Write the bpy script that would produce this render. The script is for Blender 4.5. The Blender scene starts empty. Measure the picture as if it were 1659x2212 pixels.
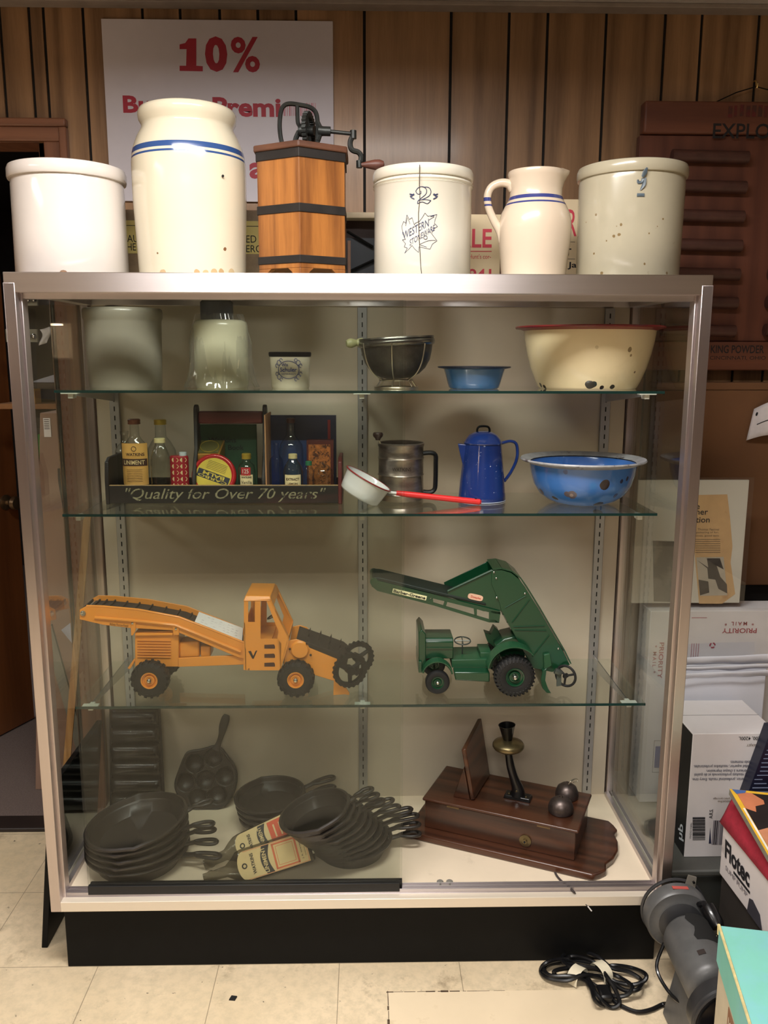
import bpy, bmesh, math, random
from mathutils import Vector, Matrix
random.seed(11)
SC = bpy.context.scene
C = SC.collection
V = Vector
PI = math.pi

# ---------------------------------------------------------------- camera
CAM = V((0.0092, -1.8802, 1.5213))
PITCH, YAW, ROLL, FPX = 0.1827, 0.0217, 0.0025, 1831.87
_f = V((math.sin(YAW)*math.cos(PITCH), math.cos(YAW)*math.cos(PITCH), -math.sin(PITCH)))
_r = V((math.cos(YAW), -math.sin(YAW), 0))
_u = _r.cross(_f)
RX = _r*math.cos(ROLL) + _u*math.sin(ROLL)
UX = -_r*math.sin(ROLL) + _u*math.cos(ROLL)
FX = _f
cd = bpy.data.cameras.new('camera')
cam = bpy.data.objects.new('camera', cd)
C.objects.link(cam)
cd.sensor_fit = 'HORIZONTAL'
cd.sensor_width = 36
cd.lens = FPX*36/1659
cd.clip_start = 0.05
cam.matrix_world = Matrix(((RX.x, UX.x, -FX.x, CAM.x), (RX.y, UX.y, -FX.y, CAM.y), (RX.z, UX.z, -FX.z, CAM.z), (0, 0, 0, 1)))
SC.camera = cam

def at(px, py, Y=None, Z=None, X=None):
    """the place in the room seen at a point of the photograph, on the plane Y, Z or X = constant"""
    d = RX*((px-829.5)/FPX) + UX*((1106-py)/FPX) + FX
    if Y is not None: t = (Y-CAM.y)/d.y
    elif Z is not None: t = (Z-CAM.z)/d.z
    else: t = (X-CAM.x)/d.x
    return CAM + d*t

def mpp(p):
    """metres per photograph pixel at a place"""
    return (V(p)-CAM).dot(FX)/FPX

# ---------------------------------------------------------------- view, world, lights
SC.view_settings.view_transform = 'Standard'
SC.view_settings.look = 'None'
SC.view_settings.gamma = 1
SC.view_settings.exposure = 0.42
SC.view_settings.use_curve_mapping = False
SC.cycles.use_denoising = True
SC.cycles.max_bounces = 9
SC.cycles.transparent_max_bounces = 28
SC.cycles.transmission_bounces = 8
SC.cycles.glossy_bounces = 4
SC.cycles.diffuse_bounces = 3
SC.cycles.sample_clamp_indirect = 6
SC.cycles.use_adaptive_sampling = True
SC.cycles.adaptive_threshold = 0.02
w = bpy.data.worlds.new('room_air'); SC.world = w
w.use_nodes = True
w.node_tree.nodes['Background'].inputs[0].default_value = (1.0, .95, .9, 1)
w.node_tree.nodes['Background'].inputs[1].default_value = 0.012

def area(name, loc, sx, sy, power, col=(1, .975, .95), spread=180, rot=(0, 0, 0)):
    l = bpy.data.lights.new(name, 'AREA')
    l.shape = 'RECTANGLE'; l.size = sx; l.size_y = sy; l.energy = power; l.color = col
    l.spread = math.radians(spread)
    o = bpy.data.objects.new(name, l); o.location = loc; o.rotation_euler = rot
    C.objects.link(o)
    return o
CEIL = 2.475
LAMPS = [((-.15, -.78), 1.15, .30, 35, 172), ((-.2, -3.1), 1.15, .5, 46, 142), ((-2.3, -1.5), .5, 1.1, 12, 160)]  # second lamp is an added fill, evening the light on floor and lower case
for i, ((lx, ly), sx, sy, pw, sp) in enumerate(LAMPS):
    area('fluorescent_light', (lx, ly, CEIL-.045), sx, sy, pw, spread=sp)
area('back_room_fill', (-1.75, 1.35, 2.40), .4, .4, 12.0)  # added lamp without a fixture, brightens the open door

# ---------------------------------------------------------------- materials
MATS = {}
def _new(name):
    m = bpy.data.materials.new(name); m.use_nodes = True
    nt = m.node_tree
    return m, nt, nt.nodes['Principled BSDF'], nt.nodes, nt.links

def rgb(c):
    """sRGB 0-255 to linear"""
    f = lambda v: v/12.92 if v <= .04045 else ((v+.055)/1.055)**2.4
    return tuple(f(v/255) for v in c) + (1,)

def _coord(N, L, scale=(1, 1, 1), kind='Object'):
    tc = N.new('ShaderNodeTexCoord'); mp = N.new('ShaderNodeMapping')
    mp.inputs['Scale'].default_value = scale
    L.new(tc.outputs[kind], mp.inputs[0])
    return mp.outputs[0]

def _noise(N, L, vec, scale, detail=4, rough=.55):
    n = N.new('ShaderNodeTexNoise'); n.inputs['Scale'].default_value = scale
    n.inputs['Detail'].default_value = detail; n.inputs['Roughness'].default_value = rough
    L.new(vec, n.inputs['Vector'])
    return n.outputs['Fac']

def _ramp(N, L, fac, stops):
    r = N.new('ShaderNodeValToRGB')
    while len(r.color_ramp.elements) < len(stops): r.color_ramp.elements.new(.5)
    for e, (p, c) in zip(r.color_ramp.elements, stops):
        e.position = p; e.color = c
    L.new(fac, r.inputs[0])
    return r.outputs[0]

def _mix(N, L, fac, a, b):
    m = N.new('ShaderNodeMix'); m.data_type = 'RGBA'
    for s, v in ((0, fac), (6, a), (7, b)):
        if hasattr(v, 'is_linked') or hasattr(v, 'links'): L.new(v, m.inputs[s])
        else: m.inputs[s].default_value = v
    return m.outputs[2]

def mat(name, c, rough=.5, metal=0, var=.12, vscale=18, bump=0, bscale=60, coat=0, dirt=None, stretch=(1, 1, 1), emit=0, spots=None, spec=.5, bands=None, grain=0):
    """painted, cast or glazed surface. dirt = (colour, scale, from, to); spots = [(x, y, z, radius)] chipped places; bands = [(z0, z1, colour)]"""
    if name in MATS: return MATS[name]
    m, nt, b, N, L = _new(name)
    c = rgb(c)
    vec = _coord(N, L, stretch)
    lo = tuple(v*(1-var) for v in c[:3]) + (1,); hi = tuple(min(1, v*(1+var)) for v in c[:3]) + (1,)
    col = _ramp(N, L, _noise(N, L, vec, vscale), [(.3, lo), (.7, hi)])
    if bands:
        tc = N.new('ShaderNodeTexCoord'); sx = N.new('ShaderNodeSeparateXYZ'); L.new(tc.outputs['Object'], sx.inputs[0])
        for z0, z1, bc in bands:
            a = N.new('ShaderNodeMath'); a.operation = 'SUBTRACT'; L.new(sx.outputs[2], a.inputs[0]); a.inputs[1].default_value = (z0+z1)/2
            a2 = N.new('ShaderNodeMath'); a2.operation = 'ABSOLUTE'; L.new(a.outputs[0], a2.inputs[0])
            a3 = N.new('ShaderNodeMath'); a3.operation = 'LESS_THAN'; L.new(a2.outputs[0], a3.inputs[0]); a3.inputs[1].default_value = abs(z1-z0)/2
            col = _mix(N, L, a3.outputs[0], col, rgb(bc))
    if dirt:
        dc, ds, d0, d1 = dirt
        f = _ramp(N, L, _noise(N, L, vec, ds, 6, .65), [(d0, (0, 0, 0, 1)), (d1, (1, 1, 1, 1))])
        col = _mix(N, L, f, col, rgb(dc))
    if spots:
        tc = N.new('ShaderNodeTexCoord')
        nz = N.new('ShaderNodeTexNoise'); nz.inputs['Scale'].default_value = 60; L.new(tc.outputs['Object'], nz.inputs['Vector'])
        ad = N.new('ShaderNodeMath'); ad.operation = 'MULTIPLY_ADD'; L.new(nz.outputs['Fac'], ad.inputs[0]); ad.inputs[1].default_value = .007; ad.inputs[2].default_value = -.0035
        for (x, y, z, r, sc) in spots:
            d = N.new('ShaderNodeVectorMath'); d.operation = 'DISTANCE'; L.new(tc.outputs['Object'], d.inputs[0]); d.inputs[1].default_value = (x, y, z)
            s = N.new('ShaderNodeMath'); s.operation = 'ADD'; L.new(d.outputs['Value'], s.inputs[0]); L.new(ad.outputs[0], s.inputs[1])
            t = N.new('ShaderNodeMath'); t.operation = 'LESS_THAN'; L.new(s.outputs[0], t.inputs[0]); t.inputs[1].default_value = r
            col = _mix(N, L, t.outputs[0], col, rgb(sc))
    L.new(col, b.inputs['Base Color'])
    b.inputs['Roughness'].default_value = rough; b.inputs['Metallic'].default_value = metal
    b.inputs['Specular IOR Level'].default_value = spec
    b.inputs['Coat Weight'].default_value = coat; b.inputs['Coat Roughness'].default_value = .06
    if grain:
        b.inputs['Anisotropic'].default_value = .85; b.inputs['Anisotropic Rotation'].default_value = .25
        tv = N.new('ShaderNodeCombineXYZ'); tv.inputs[0 if grain == 1 else 2].default_value = 1; L.new(tv.outputs[0], b.inputs['Tangent'])
    if emit:
        b.inputs['Emission Strength'].default_value = emit; b.inputs['Emission Color'].default_value = c
    if bump:
        bp = N.new('ShaderNodeBump'); bp.inputs['Strength'].default_value = bump; bp.inputs['Distance'].default_value = .002
        L.new(_noise(N, L, vec, bscale, 5), bp.inputs['Height']); L.new(bp.outputs[0], b.inputs['Normal'])
    MATS[name] = m
    return m

def wood(name, c1, c2, rough=.45, axis='Z', scale=1.0, coat=0, dirt=None, tone=None, fine=1.0):
    """boards with grain along one axis; tone = name of a per-board colour attribute"""
    if name in MATS: return MATS[name]
    m, nt, b, N, L = _new(name)
    s = {'X': (.06, 1, 1), 'Y': (1, .06, 1), 'Z': (1, 1, .06)}[axis]
    vec = _coord(N, L, tuple(v*scale for v in s))
    big = _noise(N, L, vec, 9, 3)
    wv = N.new('ShaderNodeTexWave'); wv.wave_type = 'RINGS'; wv.rings_direction = axis if axis != 'Z' else 'Z'
    wv.inputs['Scale'].default_value = 6; wv.inputs['Distortion'].default_value = 9; wv.inputs['Detail'].default_value = 2; wv.inputs['Detail Scale'].default_value = 1.2
    L.new(vec, wv.inputs['Vector'])
    fn = _noise(N, L, vec, 90*fine, 6, .7)
    a = _mix(N, L, .35, big, wv.outputs['Color'])
    a = _mix(N, L, .4, a, fn)
    mid = tuple((x+y)/2 for x, y in zip(rgb(c1), rgb(c2)))
    col = _ramp(N, L, a, [(.28, rgb(c1)), (.5, mid), (.72, rgb(c2))])
    if dirt:
        dc, ds, d0, d1 = dirt
        f = _ramp(N, L, _noise(N, L, vec, ds, 6, .65), [(d0, (0, 0, 0, 1)), (d1, (1, 1, 1, 1))])
        col = _mix(N, L, f, col, rgb(dc))
    if tone:
        at_ = N.new('ShaderNodeAttribute'); at_.attribute_name = tone
        mm = N.new('ShaderNodeMix'); mm.data_type = 'RGBA'; mm.blend_type = 'MULTIPLY'; mm.inputs[0].default_value = 1
        L.new(col, mm.inputs[6]); L.new(at_.outputs['Color'], mm.inputs[7]); col = mm.outputs[2]
    L.new(col, b.inputs['Base Color'])
    b.inputs['Roughness'].default_value = rough; b.inputs['Coat Weight'].default_value = coat; b.inputs['Coat Roughness'].default_value = .15
    bp = N.new('ShaderNodeBump'); bp.inputs['Strength'].default_value = .15; bp.inputs['Distance'].default_value = .001
    L.new(fn, bp.inputs['Height']); L.new(bp.outputs[0], b.inputs['Normal'])
    MATS[name] = m
    return m

def glass(name, tint=(.96, .98, .97), edge=None, f0=.04, haze=0.0, hazecol=(.8, .8, .75)):
    """a thin glass wall: clear straight through, mirror-like at a slant; haze = pale film mixed into the colour for reflected glare"""
    if name in MATS: return MATS[name]
    m = bpy.data.materials.new(name); m.use_nodes = True
    N, L = m.node_tree.nodes, m.node_tree.links
    N.remove(N['Principled BSDF'])
    out = N['Material Output']
    g = N.new('ShaderNodeNewGeometry')
    d = N.new('ShaderNodeVectorMath'); d.operation = 'DOT_PRODUCT'; L.new(g.outputs['Normal'], d.inputs[0]); L.new(g.outputs['Incoming'], d.inputs[1])
    a = N.new('ShaderNodeMath'); a.operation = 'ABSOLUTE'; L.new(d.outputs['Value'], a.inputs[0])
    i = N.new('ShaderNodeMath'); i.operation = 'SUBTRACT'; i.inputs[0].default_value = 1; L.new(a.outputs[0], i.inputs[1])
    p = N.new('ShaderNodeMath'); p.operation = 'POWER'; L.new(i.outputs[0], p.inputs[0]); p.inputs[1].default_value = 5
    r = N.new('ShaderNodeMath'); r.operation = 'MULTIPLY_ADD'; L.new(p.outputs[0], r.inputs[0]); r.inputs[1].default_value = 1-f0; r.inputs[2].default_value = f0
    tr = N.new('ShaderNodeBsdfTransparent')
    tc = _mix(N, L, 0.0, tint+(1,), tint+(1,))
    if edge:
        p2 = N.new('ShaderNodeMath'); p2.operation = 'POWER'; L.new(i.outputs[0], p2.inputs[0]); p2.inputs[1].default_value = 2.5
        tc = _mix(N, L, p2.outputs[0], tint+(1,), edge+(1,))
    L.new(tc, tr.inputs[0])
    base = tr.outputs[0]
    if haze:
        df = N.new('ShaderNodeBsdfDiffuse'); df.inputs[0].default_value = hazecol+(1,)
        tl = N.new('ShaderNodeBsdfTranslucent'); tl.inputs[0].default_value = hazecol+(1,)
        ad = N.new('ShaderNodeMixShader'); ad.inputs[0].default_value = .5; L.new(df.outputs[0], ad.inputs[1]); L.new(tl.outputs[0], ad.inputs[2])
        hm = N.new('ShaderNodeMixShader'); hm.inputs[0].default_value = haze; L.new(base, hm.inputs[1]); L.new(ad.outputs[0], hm.inputs[2])
        base = hm.outputs[0]
    gl = N.new('ShaderNodeBsdfGlossy'); gl.inputs['Roughness'].default_value = 0.0; gl.inputs[0].default_value = (1, 1, 1, 1)
    mx = N.new('ShaderNodeMixShader'); L.new(r.outputs[0], mx.inputs[0]); L.new(base, mx.inputs[1]); L.new(gl.outputs[0], mx.inputs[2])
    L.new(mx.outputs[0], out.inputs[0])
    MATS[name] = m
    return m

# ---------------------------------------------------------------- mesh helpers
def wm(o):
    m = o.matrix_basis.copy()
    while o.parent:
        o = o.parent; m = o.matrix_basis @ m
    return m

def spline(pts, k=6, closed=False):
    pts = [V(p) for p in pts]; n = len(pts); out = []
    rng = n if closed else n-1
    for i in range(rng):
        p1, p2 = pts[i], pts[(i+1) % n]
        p0 = pts[(i-1) % n] if closed or i > 0 else p1*2-p2
        p3 = pts[(i+2) % n] if closed or i+2 < n else p2*2-p1
        for j in range(k):
            t = j/k
            out.append(.5*((2*p1)+(p2-p0)*t+(2*p0-5*p1+4*p2-p3)*t*t+(3*p1-p0-3*p2+p3)*t**3))
    if not closed: out.append(pts[-1])
    return out

class MB:
    def __init__(s): s.v = []; s.f = []; s.tone = []
    def add(s, vs, fs, M=None):
        k = len(s.v)
        s.v += [(M @ V(p)) if M else V(p) for p in vs]
        s.f += [tuple(i+k for i in f) for f in fs]
        return s
    def box(s, x0, x1, y0, y1, z0, z1, M=None):
        vs = [(x, y, z) for z in (z0, z1) for y in (y0, y1) for x in (x0, x1)]
        return s.add(vs, [(0, 2, 3, 1), (4, 5, 7, 6), (0, 1, 5, 4), (2, 6, 7, 3), (0, 4, 6, 2), (1, 3, 7, 5)], M)
    def hexa(s, bottom, top):
        """eight corners: four below and four above, both running round the same way"""
        n = len(bottom)
        return s.add(list(bottom)+list(top), [tuple(range(n))[::-1], tuple(range(n, 2*n))]+[(i, (i+1) % n, n+(i+1) % n, n+i) for i in range(n)])
    def prism(s, poly, d, M=None):
        """a closed outline (3D points in a plane) pushed along the vector d"""
        a = [V(p) for p in poly]
        return s.hexa(a, [p+V(d) for p in a])
    def lathe(s, prof, n=48, c=(0, 0, 0), M=None, sx=1, sy=1, a0=0, a1=2*PI):
        full = abs(a1-a0-2*PI) < 1e-6
        m = n if full else n+1
        vs = []; rows = []
        for r, z in prof:
            if r <= 1e-7:
                rows.append([len(vs)]); vs.append((c[0], c[1], c[2]+z))
            else:
                row = []
                for i in range(m):
                    a = a0+(a1-a0)*i/n
                    row.append(len(vs)); vs.append((c[0]+r*sx*math.cos(a), c[1]+r*sy*math.sin(a), c[2]+z))
                rows.append(row)
        fs = []
        for A, B in zip(rows, rows[1:]):
            for i in range(n):
                j = (i+1) % m
                if len(A) == 1 and len(B) == 1: continue
                if len(A) == 1: fs.append((A[0], B[j], B[i]))
                elif len(B) == 1: fs.append((A[i], A[j], B[0]))
                else: fs.append((A[i], A[j], B[j], B[i]))
        return s.add(vs, fs, M)
    def cyl(s, p0, p1, r0, r1=None, n=24, M=None):
        p0, p1 = V(p0), V(p1); r1 = r0 if r1 is None else r1
        q = (p1-p0).to_track_quat('Z', 'Y').to_matrix().to_4x4()
        T = Matrix.Translation(p0) @ q
        h = (p1-p0).length
        return s.lathe([(0, 0), (r0, 0), (r1, h), (0, h)], n, M=(M @ T) if M else T)
    def turned(s, p0, p1, prof, n=24):
        """a turned profile (radius, distance along) on the axis p0 - p1"""
        p0, p1 = V(p0), V(p1)
        return s.lathe(prof, n, M=Matrix.Translation(p0) @ (p1-p0).to_track_quat('Z', 'Y').to_matrix().to_4x4())
    def ball(s, c, r, n=16, sz=1):
        k = n//2
        return s.lathe([(r*math.sin(PI*i/k), -r*sz*math.cos(PI*i/k)) for i in range(k+1)], n, c)
    def tube(s, pts, r, n=8, closed=False, k=0, flat=1.0, up=(0, 0, 1)):
        if k: 
            rr = r
            if isinstance(r, (list, tuple)):
                rr = [q.x for q in spline([V((x, 0, 0)) for x in r], k, closed)]
            pts = spline(pts, k, closed); r = rr
        pts = [V(p) for p in pts]; m = len(pts)
        R = r if isinstance(r, (list, tuple)) else [r]*m
        T = []
        for i in range(m):
            a = pts[(i-1) % m] if (closed or i) else pts[0]
            b = pts[(i+1) % m] if (closed or i < m-1) else pts[-1]
            T.append((b-a).normalized())
        up = V(up)
        u = T[0].cross(up)
        if u.length < 1e-3: u = T[0].cross(V((1, 0, 0)))
        u.normalize(); vs = []
        for i in range(m):
            u = (u-T[i]*u.dot(T[i])).normalized(); w_ = T[i].cross(u)
            for j in range(n):
                a = 2*PI*j/n
                vs.append(pts[i]+u*math.cos(a)*R[i]+w_*math.sin(a)*R[i]*flat)
        fs = []
        for i in range(m if closed else m-1):
            i2 = (i+1) % m
            for j in range(n):
                j2 = (j+1) % n
                fs.append((i*n+j, i*n+j2, i2*n+j2, i2*n+j))
        if not closed:
            fs.append(tuple(range(n))[::-1]); fs.append(tuple((m-1)*n+j for j in range(n)))
        return s.add(vs, fs)
    def grid(s, fn, nu, nv):
        vs = [fn(i/nu, j/nv) for j in range(nv+1) for i in range(nu+1)]
        return s.add(vs, [(j*(nu+1)+i, j*(nu+1)+i+1, (j+1)*(nu+1)+i+1, (j+1)*(nu+1)+i) for j in range(nv) for i in range(nu)])
    def build(s, name, m, parent=None, bevel=0, smooth=35, seg=2, world=True, solid=0, sub=0, fix=True):
        me = bpy.data.meshes.new(name)
        vs = s.v
        if parent is not None and world:
            I = wm(parent).inverted(); vs = [I @ p for p in vs]
        me.from_pydata([tuple(p) for p in vs], [], s.f)
        if s.tone:
            ca = me.color_attributes.new('tone', 'FLOAT_COLOR', 'CORNER')
            for p, t in zip(me.polygons, s.tone):
                for li in p.loop_indices: ca.data[li].color = (t, t, t, 1)
        if fix:
            bm = bmesh.new(); bm.from_mesh(me); bmesh.ops.recalc_face_normals(bm, faces=bm.faces); bm.to_mesh(me); bm.free()
        me.materials.append(m)
        if smooth:
            me.shade_smooth(); me.set_sharp_from_angle(angle=math.radians(smooth))
        o = bpy.data.objects.new(name, me); C.objects.link(o)
        if parent is not None: o.parent = parent
        if solid:
            md = o.modifiers.new('thickness', 'SOLIDIFY'); md.thickness = solid; md.offset = 0
        if bevel:
            md = o.modifiers.new('bevel', 'BEVEL'); md.width = bevel; md.segments = seg; md.limit_method = 'ANGLE'; md.angle_limit = math.radians(40)
        if sub:
            md = o.modifiers.new('sub', 'SUBSURF'); md.levels = sub; md.render_levels = sub
        return o

def tag(o, label, cat, group=None):
    o['label'] = label; o['category'] = cat
    if group: o['group'] = group
    return o

def thing(name, label, cat, loc, rz=0, group=None):
    o = bpy.data.objects.new(name, None); C.objects.link(o)
    o.empty_display_size = .05
    o.location = loc; o.rotation_euler = (0, 0, rz)
    return tag(o, label, cat, group)

def struct(o):
    o['kind'] = 'structure'; return o

def solo(mb, name, m, label, cat, loc, group=None, **kw):
    """a thing that is one mesh; its origin at loc"""
    mb.v = [p-V(loc) for p in mb.v]
    o = mb.build(name, m, None, **kw); o.location = loc
    return tag(o, label, cat, group)

FONT = {}
def letters(name, text, m, parent, fn, w=None, h=None, bold=0.0, shear=0.0, space=1.0, line=1.0, align='LEFT', depth=0, extra=None, label=None):
    """lettering laid on a surface: fn(u, v) gives the place of a point of the text block (w wide, h high)"""
    cu = bpy.data.curves.new('txt', 'FONT'); cu.body = text; cu.size = 1; cu.offset = bold
    cu.space_character = space; cu.space_line = line; cu.align_x = align; cu.resolution_u = 3
    to = bpy.data.objects.new('txt', cu); C.objects.link(to)
    dg = bpy.context.evaluated_depsgraph_get(); dg.update()
    me = bpy.data.meshes.new_from_object(to.evaluated_get(dg))
    vs = [V((v.co.x+shear*v.co.y, v.co.y, 0)) for v in me.vertices]; fs = [tuple(p.vertices) for p in me.polygons]
    bpy.data.objects.remove(to); bpy.data.curves.remove(cu); bpy.data.meshes.remove(me)
    x0 = min(v.x for v in vs); x1 = max(v.x for v in vs); y0 = min(v.y for v in vs); y1 = max(v.y for v in vs)
    if w is None: w = h*(x1-x0)/(y1-y0)
    if h is None: h = w*(y1-y0)/(x1-x0)
    mb = MB()
    mb.v = [V(fn((v.x-x0)/(x1-x0)*w, (v.y-y0)/(y1-y0)*h)) for v in vs]; mb.f = fs
    if extra: extra(mb, fn, w, h)
    o = mb.build(name, m, parent, smooth=0, fix=False)
    if label: o['label'] = label
    return o

def flat(O, R, U):
    O, R, U = V(O), V(R).normalized(), V(U).normalized()
    return lambda u, v: O+R*u+U*v

def lathe_px(cx, Yc, pts, Zb=None, ybase=None):
    """profile of a turned thing from the photograph: pts = [(half width, height)] in pixels at the plane Yc; the base on Zb"""
    out = []
    zb = at(cx, ybase if ybase is not None else pts[0][1], Y=Yc).z
    for hw, y in pts:
        p = at(cx, y, Y=Yc)
        out.append((hw*mpp(p), p.z-zb))
    return out

def on_lathe(px, py, X, Y, Z, pr):
    """where the sight line through a photograph point meets a turned wall, relative to the foot's middle"""
    d = (at(px, py, Y=Y)-CAM).normalized(); t0 = (V((X, Y, Z))-CAM).length-.4
    for i in range(1600):
        p = CAM+d*(t0+i*.0005); z = p.z-Z; r = math.hypot(p.x-X, p.y-Y)
        for (r0, z0), (r1, z1) in zip(pr, pr[1:]):
            if min(z0, z1) <= z <= max(z0, z1) and abs(z1-z0) > 1e-6:
                if r <= r0+(r1-r0)*(z-z0)/(z1-z0): return (p.x-X, p.y-Y, z)
    return None

# common materials
M_alu = mat('brushed_aluminium', (206, 198, 198), .40, 1, .05, 40, stretch=(.05, 1, 1), bump=.06, bscale=200, grain=1)
M_steel = mat('bright_steel', (205, 205, 200), .22, 1, .05)
M_black = mat('black_laminate', (13, 13, 13), .5, 0, .15, 30, spec=.15)
M_paper = mat('white_paper', (235, 233, 232), .7, 0, .03)
M_ink = mat('black_ink', (22, 22, 26), .7, 0, .1)
M_card = mat('brown_cardboard', (150, 108, 70), .85, 0, .1, 30)
# ================================================================ the room
YW = 0.70
M_floor_name = 'worn_floor_tile'
def floor_mat():
    m, nt, b, N, L = _new(M_floor_name)
    vec = _coord(N, L, (1, 1, 1))
    base = _ramp(N, L, _noise(N, L, vec, 2.2, 5), [(.3, rgb((210, 190, 156))), (.7, rgb((232, 212, 180)))])
    mot = _ramp(N, L, _noise(N, L, vec, 34, 6, .7), [(.42, (0, 0, 0, 1)), (.75, (1, 1, 1, 1))])
    base = _mix(N, L, mot, base, rgb((196, 180, 150)))
    sm = _ramp(N, L, _noise(N, L, _coord(N, L, (1, 1, 1)), 7, 8, .75), [(.57, (0, 0, 0, 1)), (.78, (1, 1, 1, 1))])
    base = _mix(N, L, sm, base, rgb((128, 110, 86)))
    sp = _ramp(N, L, _noise(N, L, vec, 60, 3, .5), [(.71, (0, 0, 0, 1)), (.76, (1, 1, 1, 1))])
    base = _mix(N, L, sp, base, rgb((60, 50, 42)))
    tc = N.new('ShaderNodeTexCoord'); mp = N.new('ShaderNodeMapping'); L.new(tc.outputs['Object'], mp.inputs[0]); mp.inputs['Location'].default_value = (.06, -.035, 0)
    br = N.new('ShaderNodeTexBrick'); br.offset = 0; br.inputs['Scale'].default_value = 1
    br.inputs['Brick Width'].default_value = .3048; br.inputs['Row Height'].default_value = .3048; br.inputs['Mortar Size'].default_value = .0011
    br.inputs['Color1'].default_value = (0, 0, 0, 1); br.inputs['Color2'].default_value = (0, 0, 0, 1); br.inputs['Mortar'].default_value = (1, 1, 1, 1)
    L.new(mp.outputs[0], br.inputs['Vector'])
    ln = N.new('ShaderNodeMath'); ln.operation = 'MULTIPLY'; L.new(br.outputs['Color'], ln.inputs[0]); ln.inputs[1].default_value = .6
    col = _mix(N, L, ln.outputs[0], base, rgb((96, 82, 66)))
    L.new(col, b.inputs['Base Color']); b.inputs['Roughness'].default_value = .38
    return m
struct(MB().box(-2.9, 2.6, -3.9, .70, -.05, 0).build('floor', floor_mat(), smooth=0))
M_carpet = mat('mauve_grey_carpet', (112, 98, 93), .95, 0, .25, 300, bump=.5, bscale=500)
struct(MB().box(-2.9, -.70, .72, 4.2, -.05, .006).build('floor_carpet', M_carpet, smooth=0))
struct(MB().box(-2.2, -.85, .655, .735, 0, .014).build('trim_1', mat('dark_threshold_strip', (38, 30, 28), .5), bevel=.003))

M_ceil = mat('ceiling_tile', (190, 182, 178), .9, 0, .06, 60)
struct(MB().box(-2.9, 2.6, -3.9, YW+.02, CEIL, CEIL+.05).build('ceiling', M_ceil, smooth=0))
struct(MB().box(-2.9, 2.6, YW-.055, YW-.005, CEIL-.012, CEIL).build('trim_2', mat('ceiling_edge_angle', (150, 138, 130), .6), bevel=.002))

# panelled back wall: boards of uneven width with dark grooves between
M_panel = wood('walnut_panelling', (108, 78, 52), (178, 138, 100), .42, 'Z', 1.0, tone='tone', coat=.2)
gx = [at(x, 60, Y=YW).x for x in (97, 182, 310, 391, 476, 558, 640, 787, 974, 1099, 1182, 1308, 1435, 1514, 1637)]
edges = [-.92] + gx + [1.21, 1.32, 1.47, 1.58, 1.76, 1.9, 2.05, 2.2, 2.36, 2.6]
mb = MB()
for i, (a, b) in enumerate(zip(edges, edges[1:])):
    t = random.Random(i*7+3).uniform(.82, 1.12)
    mb.box(a+.004, b-.004, YW-.006, YW, 0, CEIL); mb.tone += [t]*6
struct(mb.build('wall_back', M_panel, fix=False, smooth=0))
M_groove = mat('panel_groove', (20, 15, 12), .8)
struct(MB().box(-.92, 2.6, YW, YW+.03, 0, CEIL).build('wall_back_core', M_groove, smooth=0))
mb = MB()
over = [-2.9, -2.6, -2.3, -2.0, -1.72, -1.5, -1.3, at(3, 60, Y=YW).x, -.92]
for i, (a, b) in enumerate(zip(over, over[1:])):
    t = random.Random(i*5+1).uniform(.82, 1.1)
    mb.box(a+.004, b-.004, YW-.006, YW, 2.13 if a > -2.2 else 0, CEIL); mb.tone += [t]*6
struct(mb.build('wall_back_left', M_panel, fix=False, smooth=0))
struct(MB().box(-2.9, -.92, YW, YW+.03, 2.13, CEIL).build('wall_back_header', M_groove, smooth=0))
M_beige = mat('beige_wall_paint', (176, 160, 140), .85, 0, .05)
M_dim = mat('brown_wall_paint', (110, 90, 74), .85, 0, .08)
struct(MB().box(-2.95, -2.9, -3.9, 4.2, -.05, CEIL+.05).build('wall_left', M_dim, smooth=0))
struct(MB().box(2.6, 2.65, -3.9, YW+.03, -.05, CEIL+.05).build('wall_right', M_dim, smooth=0))
struct(MB().box(-2.9, 2.6, -3.95, -3.9, -.05, CEIL+.05).build('wall_front', mat('cluttered_brown_wall', (74, 62, 52), .85, 0, .3, 3), smooth=0))
# the dark room beyond the doorway
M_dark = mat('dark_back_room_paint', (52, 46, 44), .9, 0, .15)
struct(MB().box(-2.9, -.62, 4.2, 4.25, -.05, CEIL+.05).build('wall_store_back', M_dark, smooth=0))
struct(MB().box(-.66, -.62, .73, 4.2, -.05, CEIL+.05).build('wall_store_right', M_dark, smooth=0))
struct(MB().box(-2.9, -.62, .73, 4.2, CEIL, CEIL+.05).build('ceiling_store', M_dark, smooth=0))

# door casing and the open door
M_door = wood('brown_door_wood', (92, 52, 26), (128, 76, 40), .4, 'Z', .8, coat=.2)
M_trimw = wood('reddish_trim_wood', (104, 64, 44), (142, 94, 68), .45, 'Z', 1, coat=.15)
ci, co, zi, zo = -.898, -.83, 2.112, 2.172
mb = MB()
for a, b, y0, y1 in ((co-.022, co, YW-.032, YW-.006), (ci, co-.018, YW-.024, YW-.006)):
    mb.box(a, b, y0, y1, 0, zi if b != co else zo-.0225)
struct(mb.build('trim_3', M_trimw, bevel=.004))
mb = MB().box(-2.2, co, YW-.0325, YW-.006, zo-.022, zo).box(-2.2, co-.02, YW-.024, YW-.006, zi, zo-.02)
struct(mb.build('trim_4', wood('reddish_trim_wood_flat', (104, 64, 44), (142, 94, 68), .45, 'X', 1, coat=.15), bevel=.004))
struct(MB().box(ci-.02, ci, YW-.006, YW+.11, 0, zi).box(-2.2, ci, YW-.006, YW+.11, zi, zi+.018).build('trim_5', M_trimw, bevel=.002))
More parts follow.
